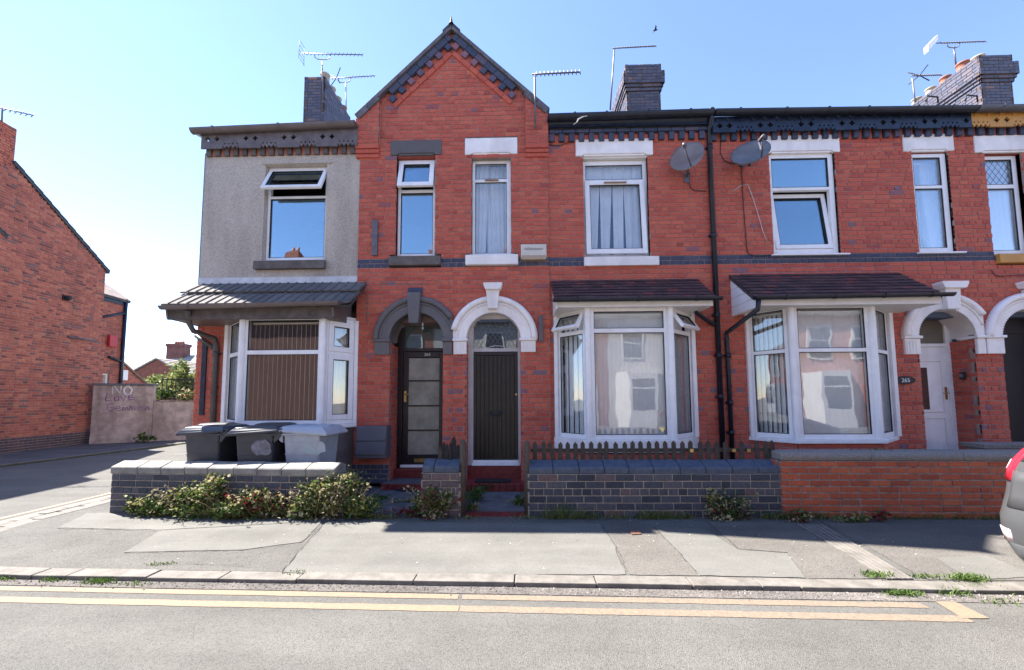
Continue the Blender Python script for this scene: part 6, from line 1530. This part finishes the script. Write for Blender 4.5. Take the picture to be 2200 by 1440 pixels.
# railings on the lower wall
t = thing('railing', 'thin dark railing above the lower yard wall', 'railing', tuple(My @ Vector((us+.1, -.3, zl_))))
me = MB().box(-.012, .012, -.012, .012, 0, .95).mesh('bar', CABLE)
for i in range(34):
    o = bpy.data.objects.new('bar', me); C.objects.link(o); attach(o, t); o.matrix_basis = My @ Matrix.Translation((us+.12+i*.13, -.45, zl_-.05))
for z in (.12, .85): mb = MB(); mb.box(us+.1, us+4.6, -.46, -.44, zl_+z-.02, zl_+z+.02, My); mb.build('rail', CABLE, t)

# ================================================================== PLANTS
LEAF = [(0, (.026, .052, .014)), (.22, (.06, .115, .024)), (.45, (.13, .19, .042)), (.6, (.26, .27, .075)), (.68, (.42, .36, .19)), (.78, (.50, .44, .30)), (.84, (.13, .035, .03)), (.93, (.22, .025, .03)), (1, (.36, .035, .04))]
LM = toned('leaf', LEAF, .6, True, grain=.3, gscale=30, bump=0, trans=.30)
def leaf(mb, p, s, tone, rnd, up=.4):
    d = Vector((rnd.gauss(0, 1), rnd.gauss(0, 1), rnd.gauss(up, .6))).normalized(); a = d.cross(Vector((rnd.gauss(0, 1), rnd.gauss(0, 1), rnd.gauss(0, 1)))).normalized(); n = d.cross(a)
    L = s*rnd.choice((.55, .7, .9, 1.1, 1.5, 1.9)); w = L*rnd.uniform(.22, .45)
    mb.add([p, p+d*L*.5+a*w+n*L*.08, p+d*L-n*L*.12, p+d*L*.5-a*w+n*L*.08], [(0, 1, 2), (0, 2, 3)], None, tone)
def pick(mix, rnd):
    x = rnd.random()
    for w, a, b in mix:
        if x < w: return rnd.uniform(a, b)
        x -= w
    return .3
GREEN = [(.22, .05, .2), (.38, .2, .42), (.24, .42, .62), (.16, .62, .8)]
REDDY = [(.22, .05, .25), (.25, .25, .5), (.22, .6, .78), (.31, .82, .97)]
DRYF = [(.14, .08, .25), (.28, .22, .5), (.40, .62, .8), (.18, .5, .62)]
def bush(name, label, cat, blobs, seed, stems=True, group=None, size=.034, dens=1.0):
    """blobs: (centre, (rx, ry, rz), number of leaves, colour mix)"""
    rnd = random.Random(seed); c0 = blobs[0][0]; t = thing(name, label, cat, (c0[0], c0[1], 0), group)
    mb = MB(); sb = MB()
    for c, r, n, mix in blobs:
        c = Vector(c); subs = [Vector((rnd.gauss(0, .45)*r[0], rnd.gauss(0, .4)*r[1], rnd.uniform(-.8, .8)*r[2])) for _ in range(max(5, n//45))]
        for s in subs:
            b = Vector((c.x+s.x*.5, c.y+s.y*.5+.02, 0)); e = c+s
            if stems and rnd.random() < .8: sb.tube([b, b.lerp(e, .5)+Vector((rnd.gauss(0, .02), rnd.gauss(0, .02), .02)), e], .0035, 4)
            tb0 = pick(mix, rnd)
            for _ in range(int(n*dens/len(subs))):
                p = e+Vector((rnd.gauss(0, .30)*r[0], rnd.gauss(0, .30)*r[1], rnd.gauss(0, .26)*r[2])); p.z = max(.01, p.z)
                leaf(mb, p, size, tb0 if rnd.random() < .55 else pick(mix, rnd), rnd)
    if stems and size > .03:
        for c, r, n, mix in blobs:
            for _ in range(max(2, n//140)):
                p = Vector((c[0]+rnd.gauss(0, .5)*r[0], c[1]+rnd.gauss(0, .4)*r[1]-.02, 0)); q = Vector((rnd.gauss(0, .22), rnd.gauss(-.05, .08), rnd.uniform(.8, 1.9)*r[2]+.12))
                sb.tube([p, p+q*.55+Vector((0, 0, .04)), p+q], [.004, .003, .0015], 4)
                for _k in range(5): leaf(mb, p+q*rnd.uniform(.6, 1), size*.8, rnd.uniform(.6, .8), rnd)
    stuff(mb.build('foliage', LM, t))
    if sb.f: stuff(sb.build('stem', mat('dry_stem', (.20, .14, .07), .8, .2, 10), t))
    return t
def gq(px, py, z=.12, dy=0): p = gp(px, py); return (p.x, p.y+dy, z)
bush('weed_bush', 'dark green weed bush at the left end of the blue-black wall', 'bush', [(gq(350, 1108, .12), (.28, .10, .14), 1500, GREEN), (gq(420, 1112, .17), (.22, .10, .2), 1300, GREEN), (gq(460, 1110, .28), (.16, .08, .22), 1100, DRYF), (gq(310, 1106, .08), (.16, .08, .09), 500, GREEN)], 1)
bush('weed_bush', 'reddish weed bush against the middle of the blue-black wall', 'bush', [(gq(520, 1113, .14), (.22, .10, .14), 1200, REDDY), (gq(585, 1113, .14), (.22, .09, .14), 1200, REDDY), (gq(550, 1112, .2), (.3, .08, .14), 700, DRYF), (gq(490, 1116, .1), (.2, .1, .1), 600, GREEN)], 2)
bush('weed_bush', 'large green and cream-flowered bush at the right end of the blue-black wall', 'bush', [(gq(690, 1112, .22), (.26, .13, .22), 2000, DRYF), (gq(735, 1110, .30), (.22, .14, .22), 1900, DRYF), (gq(775, 1114, .13), (.2, .1, .12), 1000, GREEN), (gq(655, 1114, .15), (.18, .1, .15), 900, GREEN)], 3)
bush('weed_bush', 'red and green weed bush in front of the short pier', 'bush', [(gq(935, 1112, .17), (.20, .10, .17), 1400, REDDY), (gq(910, 1110, .16), (.16, .1, .16), 800, GREEN), (gq(880, 1112, .05), (.28, .06, .05), 260, [(.3, .1, .3), (.7, .84, 1)])], 4)
bush('weed_bush', 'small dark red and green weed bush by the right part of the blue-grey wall', 'bush', [(gq(1570, 1116, .13), (.22, .09, .14), 520, REDDY), (gq(1545, 1114, .18), (.14, .07, .18), 260, DRYF)], 5)
bush('weed_bush', 'low green weeds along the left side of the plank door path', 'weeds', [(gq(1022, 1075, .08), (.16, .2, .08), 420, [(.6, .05, .3), (.4, .2, .42)]), (gq(1012, 1098, .05), (.08, .12, .05), 160, GREEN), (gq(1040, 1056, .06), (.22, .1, .06), 260, [(.6, .05, .3), (.4, .2, .42)])], 6, size=.03)
bush('weed_bush', 'low green weeds along the right side of the plank door path', 'weeds', [(gq(1118, 1085, .06), (.1, .25, .06), 260, GREEN)], 7, size=.03)
bush('weed_bush', 'green weeds growing between slabs of the grey arch path', 'weeds', [(gq(815, 1075, .04), (.14, .12, .05), 220, [(.5, .1, .3), (.5, .2, .45)]), (gq(870, 1079, .02), (.35, .04, .02), 150, GREEN)], 8, size=.026)
bush('weed_bush', 'red weeds and dry stalks at the foot of the orange-red wall', 'weeds', [(gq(1722, 1122, .07), (.18, .05, .09), 220, REDDY), (gq(1835, 1122, .06), (.2, .04, .08), 180, DRYF), (gq(1895, 1122, .05), (.12, .04, .06), 120, [(.7, .84, 1), (.3, .2, .4)])], 9, size=.028)
bush('moss_clump', 'green moss lying along the concrete coping of the orange-red wall', 'moss', [((gp(1930, 1112).x, WC0.y+.15, onplane(1930, 975, MWB)[1]+.0), (.35, .08, .02), 260, [(1, .2, .5)]), ((gp(2040, 1112).x, WC0.y+.17, onplane(1930, 975, MWB)[1]), (.25, .06, .02), 160, [(1, .2, .5)])], 10, stems=False, size=.02)
bush('weed_bush', 'bright green tuft at the foot of the stained yard wall', 'weeds', [((gp(310, 952).x, gp(310, 952).y, .12), (.25, .15, .16), 150, [(.6, .1, .3), (.4, .3, .5)])], 11, size=.08)
# grass: blades
GRASSM = toned('grass_blade', [(0, (.05, .10, .02)), (.5, (.13, .20, .045)), (.8, (.25, .24, .10)), (1, (.36, .30, .16))], .6, True, grain=.2, bump=0, trans=.3)
def grass(name, spots, seed, tone=(0, 1), kind='stuff'):
    rnd = random.Random(seed); mb = MB()
    for (x, y, z0, rx, ry, n, h) in spots:
        for _ in range(n):
            p = Vector((x+rnd.gauss(0, rx), y+rnd.gauss(0, ry), z0)); H = h*rnd.uniform(.4, 1.2); d = Vector((rnd.gauss(0, .5), rnd.gauss(-.15, .4), 1)).normalized(); a = Vector((rnd.gauss(0, 1), rnd.gauss(0, 1), 0)).normalized()*.0035
            m_ = p+d*H*.55; e = p+d*H+Vector((d.x, d.y, -.25))*H*.35
            mb.add([p-a, p+a, m_+a*.8, m_-a*.8, e], [(0, 1, 2, 3), (3, 2, 4)], None, rnd.uniform(*tone)+1e-4)
    o = mb.build(name, GRASSM); o['kind'] = kind; return o
sp = []
for px, n, h in ((1190, 90, .22), (1215, 90, .24), (1245, 70, .2), (1280, 60, .14), (1330, 50, .12), (1385, 90, .16), (1410, 110, .14), (1440, 110, .12), (1475, 90, .12), (1660, 110, .12), (1690, 130, .14), (1725, 120, .15), (1770, 90, .12), (1810, 60, .10), (1860, 70, .10), (1940, 90, .09), (1990, 110, .10), (2030, 110, .10), (2070, 130, .11), (2120, 130, .10), (2160, 100, .1), (810, 60, .1), (835, 50, .08), (500, 70, .14), (440, 60, .3), (480, 40, .28), (1000, 60, .06), (1130, 60, .08)):
    g = gp(px, 1116); sp.append((g.x, g.y+.03, 0, .09, .025, n, h))
grass('wall_grass', sp, 21, (.1, 1))
sp = []
for px, py, n, h in ((1885, 1243, 260, .05), (1935, 1274, 220, .05), (2045, 1272, 200, .05), (2075, 1250, 320, .06), (2090, 1262, 260, .05), (1990, 1246, 120, .035), (2150, 1268, 160, .035), (2190, 1266, 120, .03), (210, 1249, 160, .05), (120, 1245, 90, .04), (5, 1242, 70, .05), (640, 1236, 60, .025), (345, 1218, 70, .025), (2150, 1292, 60, .03), (290, 1253, 60, .03)):
    g = gp(px, py, -.02); sp.append((g.x, g.y, -.03 if py > 1255 or px < 300 else 0.0, .07, .025, n, h))
for i in range(40):
    q = fk[0].lerp(fk[1], i/39*1.2); sp.append((q.x, q.y-.0, -.03, .12, .06, 26, .07))
grass('kerb_grass', sp, 22, (.05, .5))
# loose grit in the gutter
rnd = random.Random(5); mb = MB()
for _ in range(900):
    x = rnd.uniform(-4.6, 5.6); y = ky(x)-abs(rnd.gauss(0, .05))-.004; s = rnd.uniform(.002, .008); z = ZR+.004
    mb.add([(x-s, y-s, z), (x+s, y-s*.7, z), (x+s*.6, y+s, z), (x-s*.7, y+s*.8, z), (x, y, z+s*1.2)], [(0, 1, 4), (1, 2, 4), (2, 3, 4), (3, 0, 4)], None, rnd.random()+.001)
stuff(mb.build('road_grit', toned('grit', [(0, (.06, .055, .05)), (.6, (.2, .18, .16)), (1, (.5, .47, .44))], .9, True, bump=0)))
rnd = random.Random(6); mb = MB()
for _ in range(260):                                  # fallen petals and crumbs on the pavement
    x = rnd.uniform(-5, 5.4); y = ky(x)+.15+abs(rnd.gauss(0, 1))*.6+(0 if rnd.random() < .3 else .6); s = rnd.uniform(.003, .009)
    if y > YW-.05: continue
    mb.add([(x-s, y, .010), (x, y-s*.7, .010), (x+s, y, .010), (x, y+s*.7, .014)], [(0, 1, 2, 3)], None, rnd.random()+.001)
stuff(mb.build('fallen_petals', toned('petal', [(0, (.10, .09, .08)), (.5, (.3, .27, .22)), (1, (.6, .56, .5))], .9, True, bump=0)))
# trees and flowers beyond the yard wall
def tree(name, label, cat, base, H, blobs, seed, n, size, mix, group=None):
    rnd = random.Random(seed); t = thing(name, label, cat, base, group); b = Vector(base)
    mb = MB(); mb.tube([b, b+Vector((.05, 0, H*.35)), b+Vector((-.05, .1, H*.75))], [.10, .07, .02], 8)
    fb = MB()
    for (dx, dy, dz, rx, ry, rz) in blobs:
        c = b+Vector((dx, dy, dz)); mb.tube([b+Vector((0, 0, H*.25)), (b+c)/2+Vector((0, 0, H*.1)), c], [.05, .03, .01], 6)
        k = max(1, int(n*rx*rz/sum(q[3]*q[5] for q in blobs)))
        cl = [c+Vector((rnd.gauss(0, .5)*rx, rnd.gauss(0, .5)*ry, rnd.gauss(0, .5)*rz)) for _ in range(14)]
        for _ in range(k):
            q = rnd.choice(cl); leaf(fb, q+Vector((rnd.gauss(0, .2)*rx, rnd.gauss(0, .2)*ry, rnd.gauss(0, .2)*rz)), size, pick(mix, rnd), rnd, .2)
    mb.build('trunk', mat('bark', (.10, .08, .06), .9, .2, 8), t); stuff(fb.build('crown', LM, t)); return t
BRIGHT = [(.05, .2, .35), (.30, .42, .5), (.65, .5, .64)]
YT = 22.0
def at(px, Y, z=0): p = pt(px, 850, Y); return (p.x, Y, z)
tree('garden_tree', 'sunlit light green tree with a tall shoot beyond the yard wall', 'tree', at(385, YT), 4, [(0, 0, 2.3, .9, .7, .9), (.1, 0, 3.1, .3, .3, .8), (.7, 0, 2.2, .7, .6, .8), (-.5, 0, 2.3, .6, .5, .7)], 31, 4200, .13, BRIGHT)
tree('garden_tree', 'rounder yellow-green tree left of the tall-shooted one beyond the wall', 'tree', at(338, YT+1), 3.4, [(0, 0, 2.5, .8, .7, .7), (-.6, 0, 2.3, .5, .5, .5), (.6, 0, 2.3, .6, .5, .6)], 32, 3600, .13, BRIGHT)
fu = lambda px: onplane(px, 850, My)[0]
p = My @ Vector((fu(352), -.5, zl_+.2)); bush('garden_shrub', 'small round dark green shrub on the lower yard wall', 'shrub', [((p.x, p.y, p.z), (.34, .25, .2), 420, [(.6, .05, .25), (.4, .2, .4)])], 33, stems=False, size=.07)
p = My @ Vector((fu(384), -.3, zl_+.25)); p2 = My @ Vector((fu(414), -.3, zl_+.28)); bush('flower_bed', 'pinkish red flowers on top of the lower yard wall', 'flowers', [((p.x, p.y, p.z), (.32, .25, .30), 190, [(.35, .93, 1), (.25, .66, .74), (.4, .2, .5)]), ((p2.x, p2.y, p2.z), (.32, .25, .30), 190, [(.35, .93, 1), (.25, .66, .74), (.4, .2, .5)])], 34, stems=False, size=.08)

# ================================================================== HOUSES FAR BEHIND
def far_house(label, xa, xb, Y, zeave, zridge, depth, axis='x', wall=(.28, .10, .07), roofc=(.30, .27, .25), courses=9, windows=()):
    t = thing('distant_house', label, 'house', ((xa+xb)/2, Y, 0)); wm = mat('far_brick_%d' % int(Y*10), wall, .9, .2, 3); rm = mat('far_roof_%d' % int(Y*10), roofc, .85, .2, 2)
    if axis == 'x':
        mb = MB(); mb.box(xa, xb, Y, Y+depth, -.1, zeave); mb.build('wall', wm, t)
        Mf = Matrix(((1, 0, 0, 0), (0, -1, 0, Y), (0, 0, 1, 0), (0, 0, 0, 1))); mb = MB(); mb.prof([(.3, zeave), (-depth/2, zridge), (-depth-.3, zeave)], xa-.1, xb+.1, Mf); r = mb.build('roof', rm, t)
        for i in range(courses):
            k0, k1 = i/courses, (i+1.0)/courses; z0 = zeave+(zridge-zeave)*k0; z1 = zeave+(zridge-zeave)*k1; n0 = .3-(depth/2+.3)*k0; n1 = .3-(depth/2+.3)*k1
            mb = MB(); mb.prof([(n0+.02, z0+.03), (n1+.02, z1+.10), (n1, z1), (n0, z0-.02)], xa-.1, xb+.1, Mf); mb.build('tile_course', rm, r)
    else:
        xm = (xa+xb)/2; mb = MB(); mb.prism([(xa, -.1), (xb, -.1), (xb, zeave), (xm, zridge), (xa, zeave)], -depth, 0, Matrix(((1, 0, 0, 0), (0, -1, 0, Y), (0, 0, 1, 0), (0, 0, 0, 1)))); mb.build('wall', wm, t)
        for sx in (xa-.25, xb+.25):
            for i in range(courses):
                k0, k1 = i/courses, (i+1)/courses; x0 = sx+(xm-sx)*k0; x1 = sx+(xm-sx)*k1; z0 = zeave-.1+(zridge+.05-zeave+.1)*k0; z1 = zeave-.1+(zridge+.05-zeave+.1)*k1
                mb = MB(); mb.prism([(x0, z0), (x1, z1), (x1, z1+.10), (x0, z0+.16)], -depth-.1, .15, Matrix(((1, 0, 0, 0), (0, -1, 0, Y), (0, 0, 1, 0), (0, 0, 0, 1)))); mb.build('tile_course', rm, t)
    return t
Y1 = 44; zr1 = pt(340, 764, Y1).z
fh = far_house('distant house with long pale roof and square chimney beyond the trees', pt(235, 800, Y1).x, pt(480, 800, Y1).x, Y1-3, zr1-2.6, zr1, 7.5, courses=12, roofc=(.30, .28, .26))
ca, cb_ = pt(357, 760, Y1), pt(393, 738, Y1); mb = MB(); mb.box(ca.x, cb_.x, Y1, Y1+1.1, zr1-1, cb_.z); mb.box(ca.x-.08, cb_.x+.08, Y1-.08, Y1+1.18, cb_.z-.35, cb_.z-.02); ch = mb.build('chimney', mat('far_stack', (.20, .085, .075), .9, .2, 2), fh)
for i in range(4): mb = MB(); mb.lathe([(.16, cb_.z), (.14, cb_.z+.32), (.1, cb_.z+.32)], 8, Matrix.Translation((ca.x+.7+i*.28, Y1+.5, 0))); mb.build('chimney_pot', POTR, ch)
Y2_ = 36; far_house('distant gabled brick house in front of the long pale roof', pt(282, 800, Y2_).x, pt(378, 800, Y2_).x+.6, Y2_, pt(285, 803, Y2_).z, pt(331, 773, Y2_).z, 9, 'y', courses=8, roofc=(.26, .23, .21))
for k, (mast, boom, lab) in enumerate((([(352, 765), (352, 738)], [(345, 742), (357, 736)], 'faint distant aerial left of the far square chimney'), ([(399, 768), (399, 736)], [(392, 733), (405, 738)], 'faint distant aerial right of the far square chimney'))):
    aerial(lab, mast, boom, Y1, 5, .2, 'none', .02, False)
mb = MB(); a, b = Vector(pt(258, 695, 20)), Vector(pt(470, 755, 40)); mb.tube([a.lerp(b, i/12)+Vector((0, 0, -.6*math.sin(math.pi*i/12))) for i in range(13)], .008, 4); tag(mb.build('overhead_wire', CABLE), 'thin overhead wire sloping across the pale sky beyond the rear wing', 'wire')

# ================================================================== THE OTHER SIDE OF THE STREET (seen in the window glass)
def opposite(x0, x1, label, wallc, bayc, roofc=(.10, .10, .11), blank=False):
    Yo = -7.4; t = thing('facing_house', label, 'house', ((x0+x1)/2, Yo, 0)); MO = Matrix(((-1, 0, 0, x1), (0, 1, 0, Yo), (0, 0, 1, 0), (0, 0, 0, 1))); w = x1-x0
    wm = mat('facing_wall_%d' % int(x0*10), wallc, .9, .12, 6); gm = mat('facing_glass', (.05, .06, .08), .08, .1, 3); fm = mat('facing_trim', bayc, .6, .05, 3)
    mb = MB(); mb.box(0, w-.01, -7, 0, -.1, 5.6, MO); mb.build('wall', wm, t)
    mb = MB(); mb.prof([(.25, 5.55), (.25, 5.65), (-3.4, 7.9), (-7.2, 5.6)], 0, w-.01, MO); mb.build('roof', mat('facing_roof', roofc, .8, .1, 3), t)
    mb = MB(); mb.box(-.0, .9, -3.7, -2.9, 7.2, 11.0, MO); ch = mb.build('chimney', mat('facing_stack', (.33, .10, .06), .9, .2, 4), t)
    for i in range(2): mb = MB(); mb.lathe([(.14, 11.0), (.12, 11.4), (.08, 11.4)], 8, MO @ Matrix.Translation((.25+.4*i, -3.3, 0))); mb.build('chimney_pot', POTR, ch)
    if blank: return t
    for u in (w*.27, w*.73):
        mb = MB(); mb.box(u-.55, u+.55, 0, .05, 3.4, 5.1, MO); f = mb.build('window', fm, t); mb = MB(); mb.box(u-.45, u+.45, .051, .056, 3.5, 4.3, MO); mb.box(u-.45, u+.45, .051, .056, 4.36, 5.0, MO); mb.build('pane', gm, f)
    mb = MB(); mb.prism([(w*.42, 0), (w*.92, 0), (w*.82, .6), (w*.52, .6)], 0, 2.7, MO @ Matrix(((1, 0, 0, 0), (0, 0, 1, 0), (0, 1, 0, 0), (0, 0, 0, 1))) if False else MO @ Matrix(((1, 0, 0, 0), (0, 0, 1, 0), (0, 1, 0, 0), (0, 0, 0, 1))).inverted() @ Matrix()); mb2 = MB()
    by = MB(); poly = [(w*.42, 0), (w*.92, 0), (w*.82, .6), (w*.52, .6)]
    by.add([(p[0], p[1], z) for z in (0, 2.75) for p in poly], [(3, 2, 1, 0), (4, 5, 6, 7)]+[(i, (i+1) % 4, 4+(i+1) % 4, 4+i) for i in range(4)], MO); b = by.build('bay', fm, t)
    mb = MB(); mb.box(w*.55, w*.79, .601, .606, .9, 1.9, MO); mb.box(w*.55, w*.79, .601, .606, 2.0, 2.5, MO); mb.build('bay_pane', gm, b)
    mb = MB(); mb.box(w*.12, w*.30, 0, .04, 0, 2.1, MO); mb.build('door', mat('facing_door_%d' % int(x0*10), (.5, .5, .5) if x0 < 3 else (.45, .12, .05), .5, .1, 3), t)
    return t
cols = [((.26, .09, .06), (.6, .59, .57)), ((.45, .43, .41), (.62, .61, .6)), ((.26, .09, .06), (.6, .59, .57)), ((.52, .50, .47), (.66, .65, .64)), ((.30, .11, .08), (.55, .54, .5)), ((.52, .27, .20), (.50, .25, .19))]
names = ['red brick house across the road, leftmost in the window reflections', 'pale rendered house across the road, reflected in the glass', 'red brick house across the road with white bay, left of the white rendered one', 'white rendered house across the road, reflected in the middle bay', 'brown brick house across the road, between the white and the pink ones', 'pink painted house across the road, reflected in the right bay']
for i in range(6): opposite(-9.6+i*4.7, -9.6+(i+1)*4.7, names[i], *cols[i])
more = ['plain red brick house across the road, reflected in the left bay', 'brown brick house across the road, left of the one in the left bay', 'pale brick house across the road, far left in the reflections', 'dark red brick house across the road, beyond the pale far left one']
for i in range(4): opposite(-9.6-(i+1)*4.7, -9.6-i*4.7, more[i], *(((.20, .115, .095), (.5, .5, .5)) if i < 2 else cols[(0, 4, 3, 2)[i]]), blank=i < 2)
for i, (nm, c) in enumerate((('red brick house across the road, first beyond the pink one', 2), ('brown brick house across the road, second beyond the pink one', 4), ('pale rendered house across the road, third beyond the pink one', 1), ('red brick house across the road, last at the right', 2))): opposite(18.6+i*4.7, 18.6+(i+1)*4.7, nm, *cols[c])
opposite(37.4, 100, 'long plain brick terrace further down the road, seen edge-on in the side glass', *cols[2], blank=True)
mb = MB(); mb.box(-60, 110, -9, -4.4, -.2, .0); struct(mb.build('facing_pavement', PAVEM))
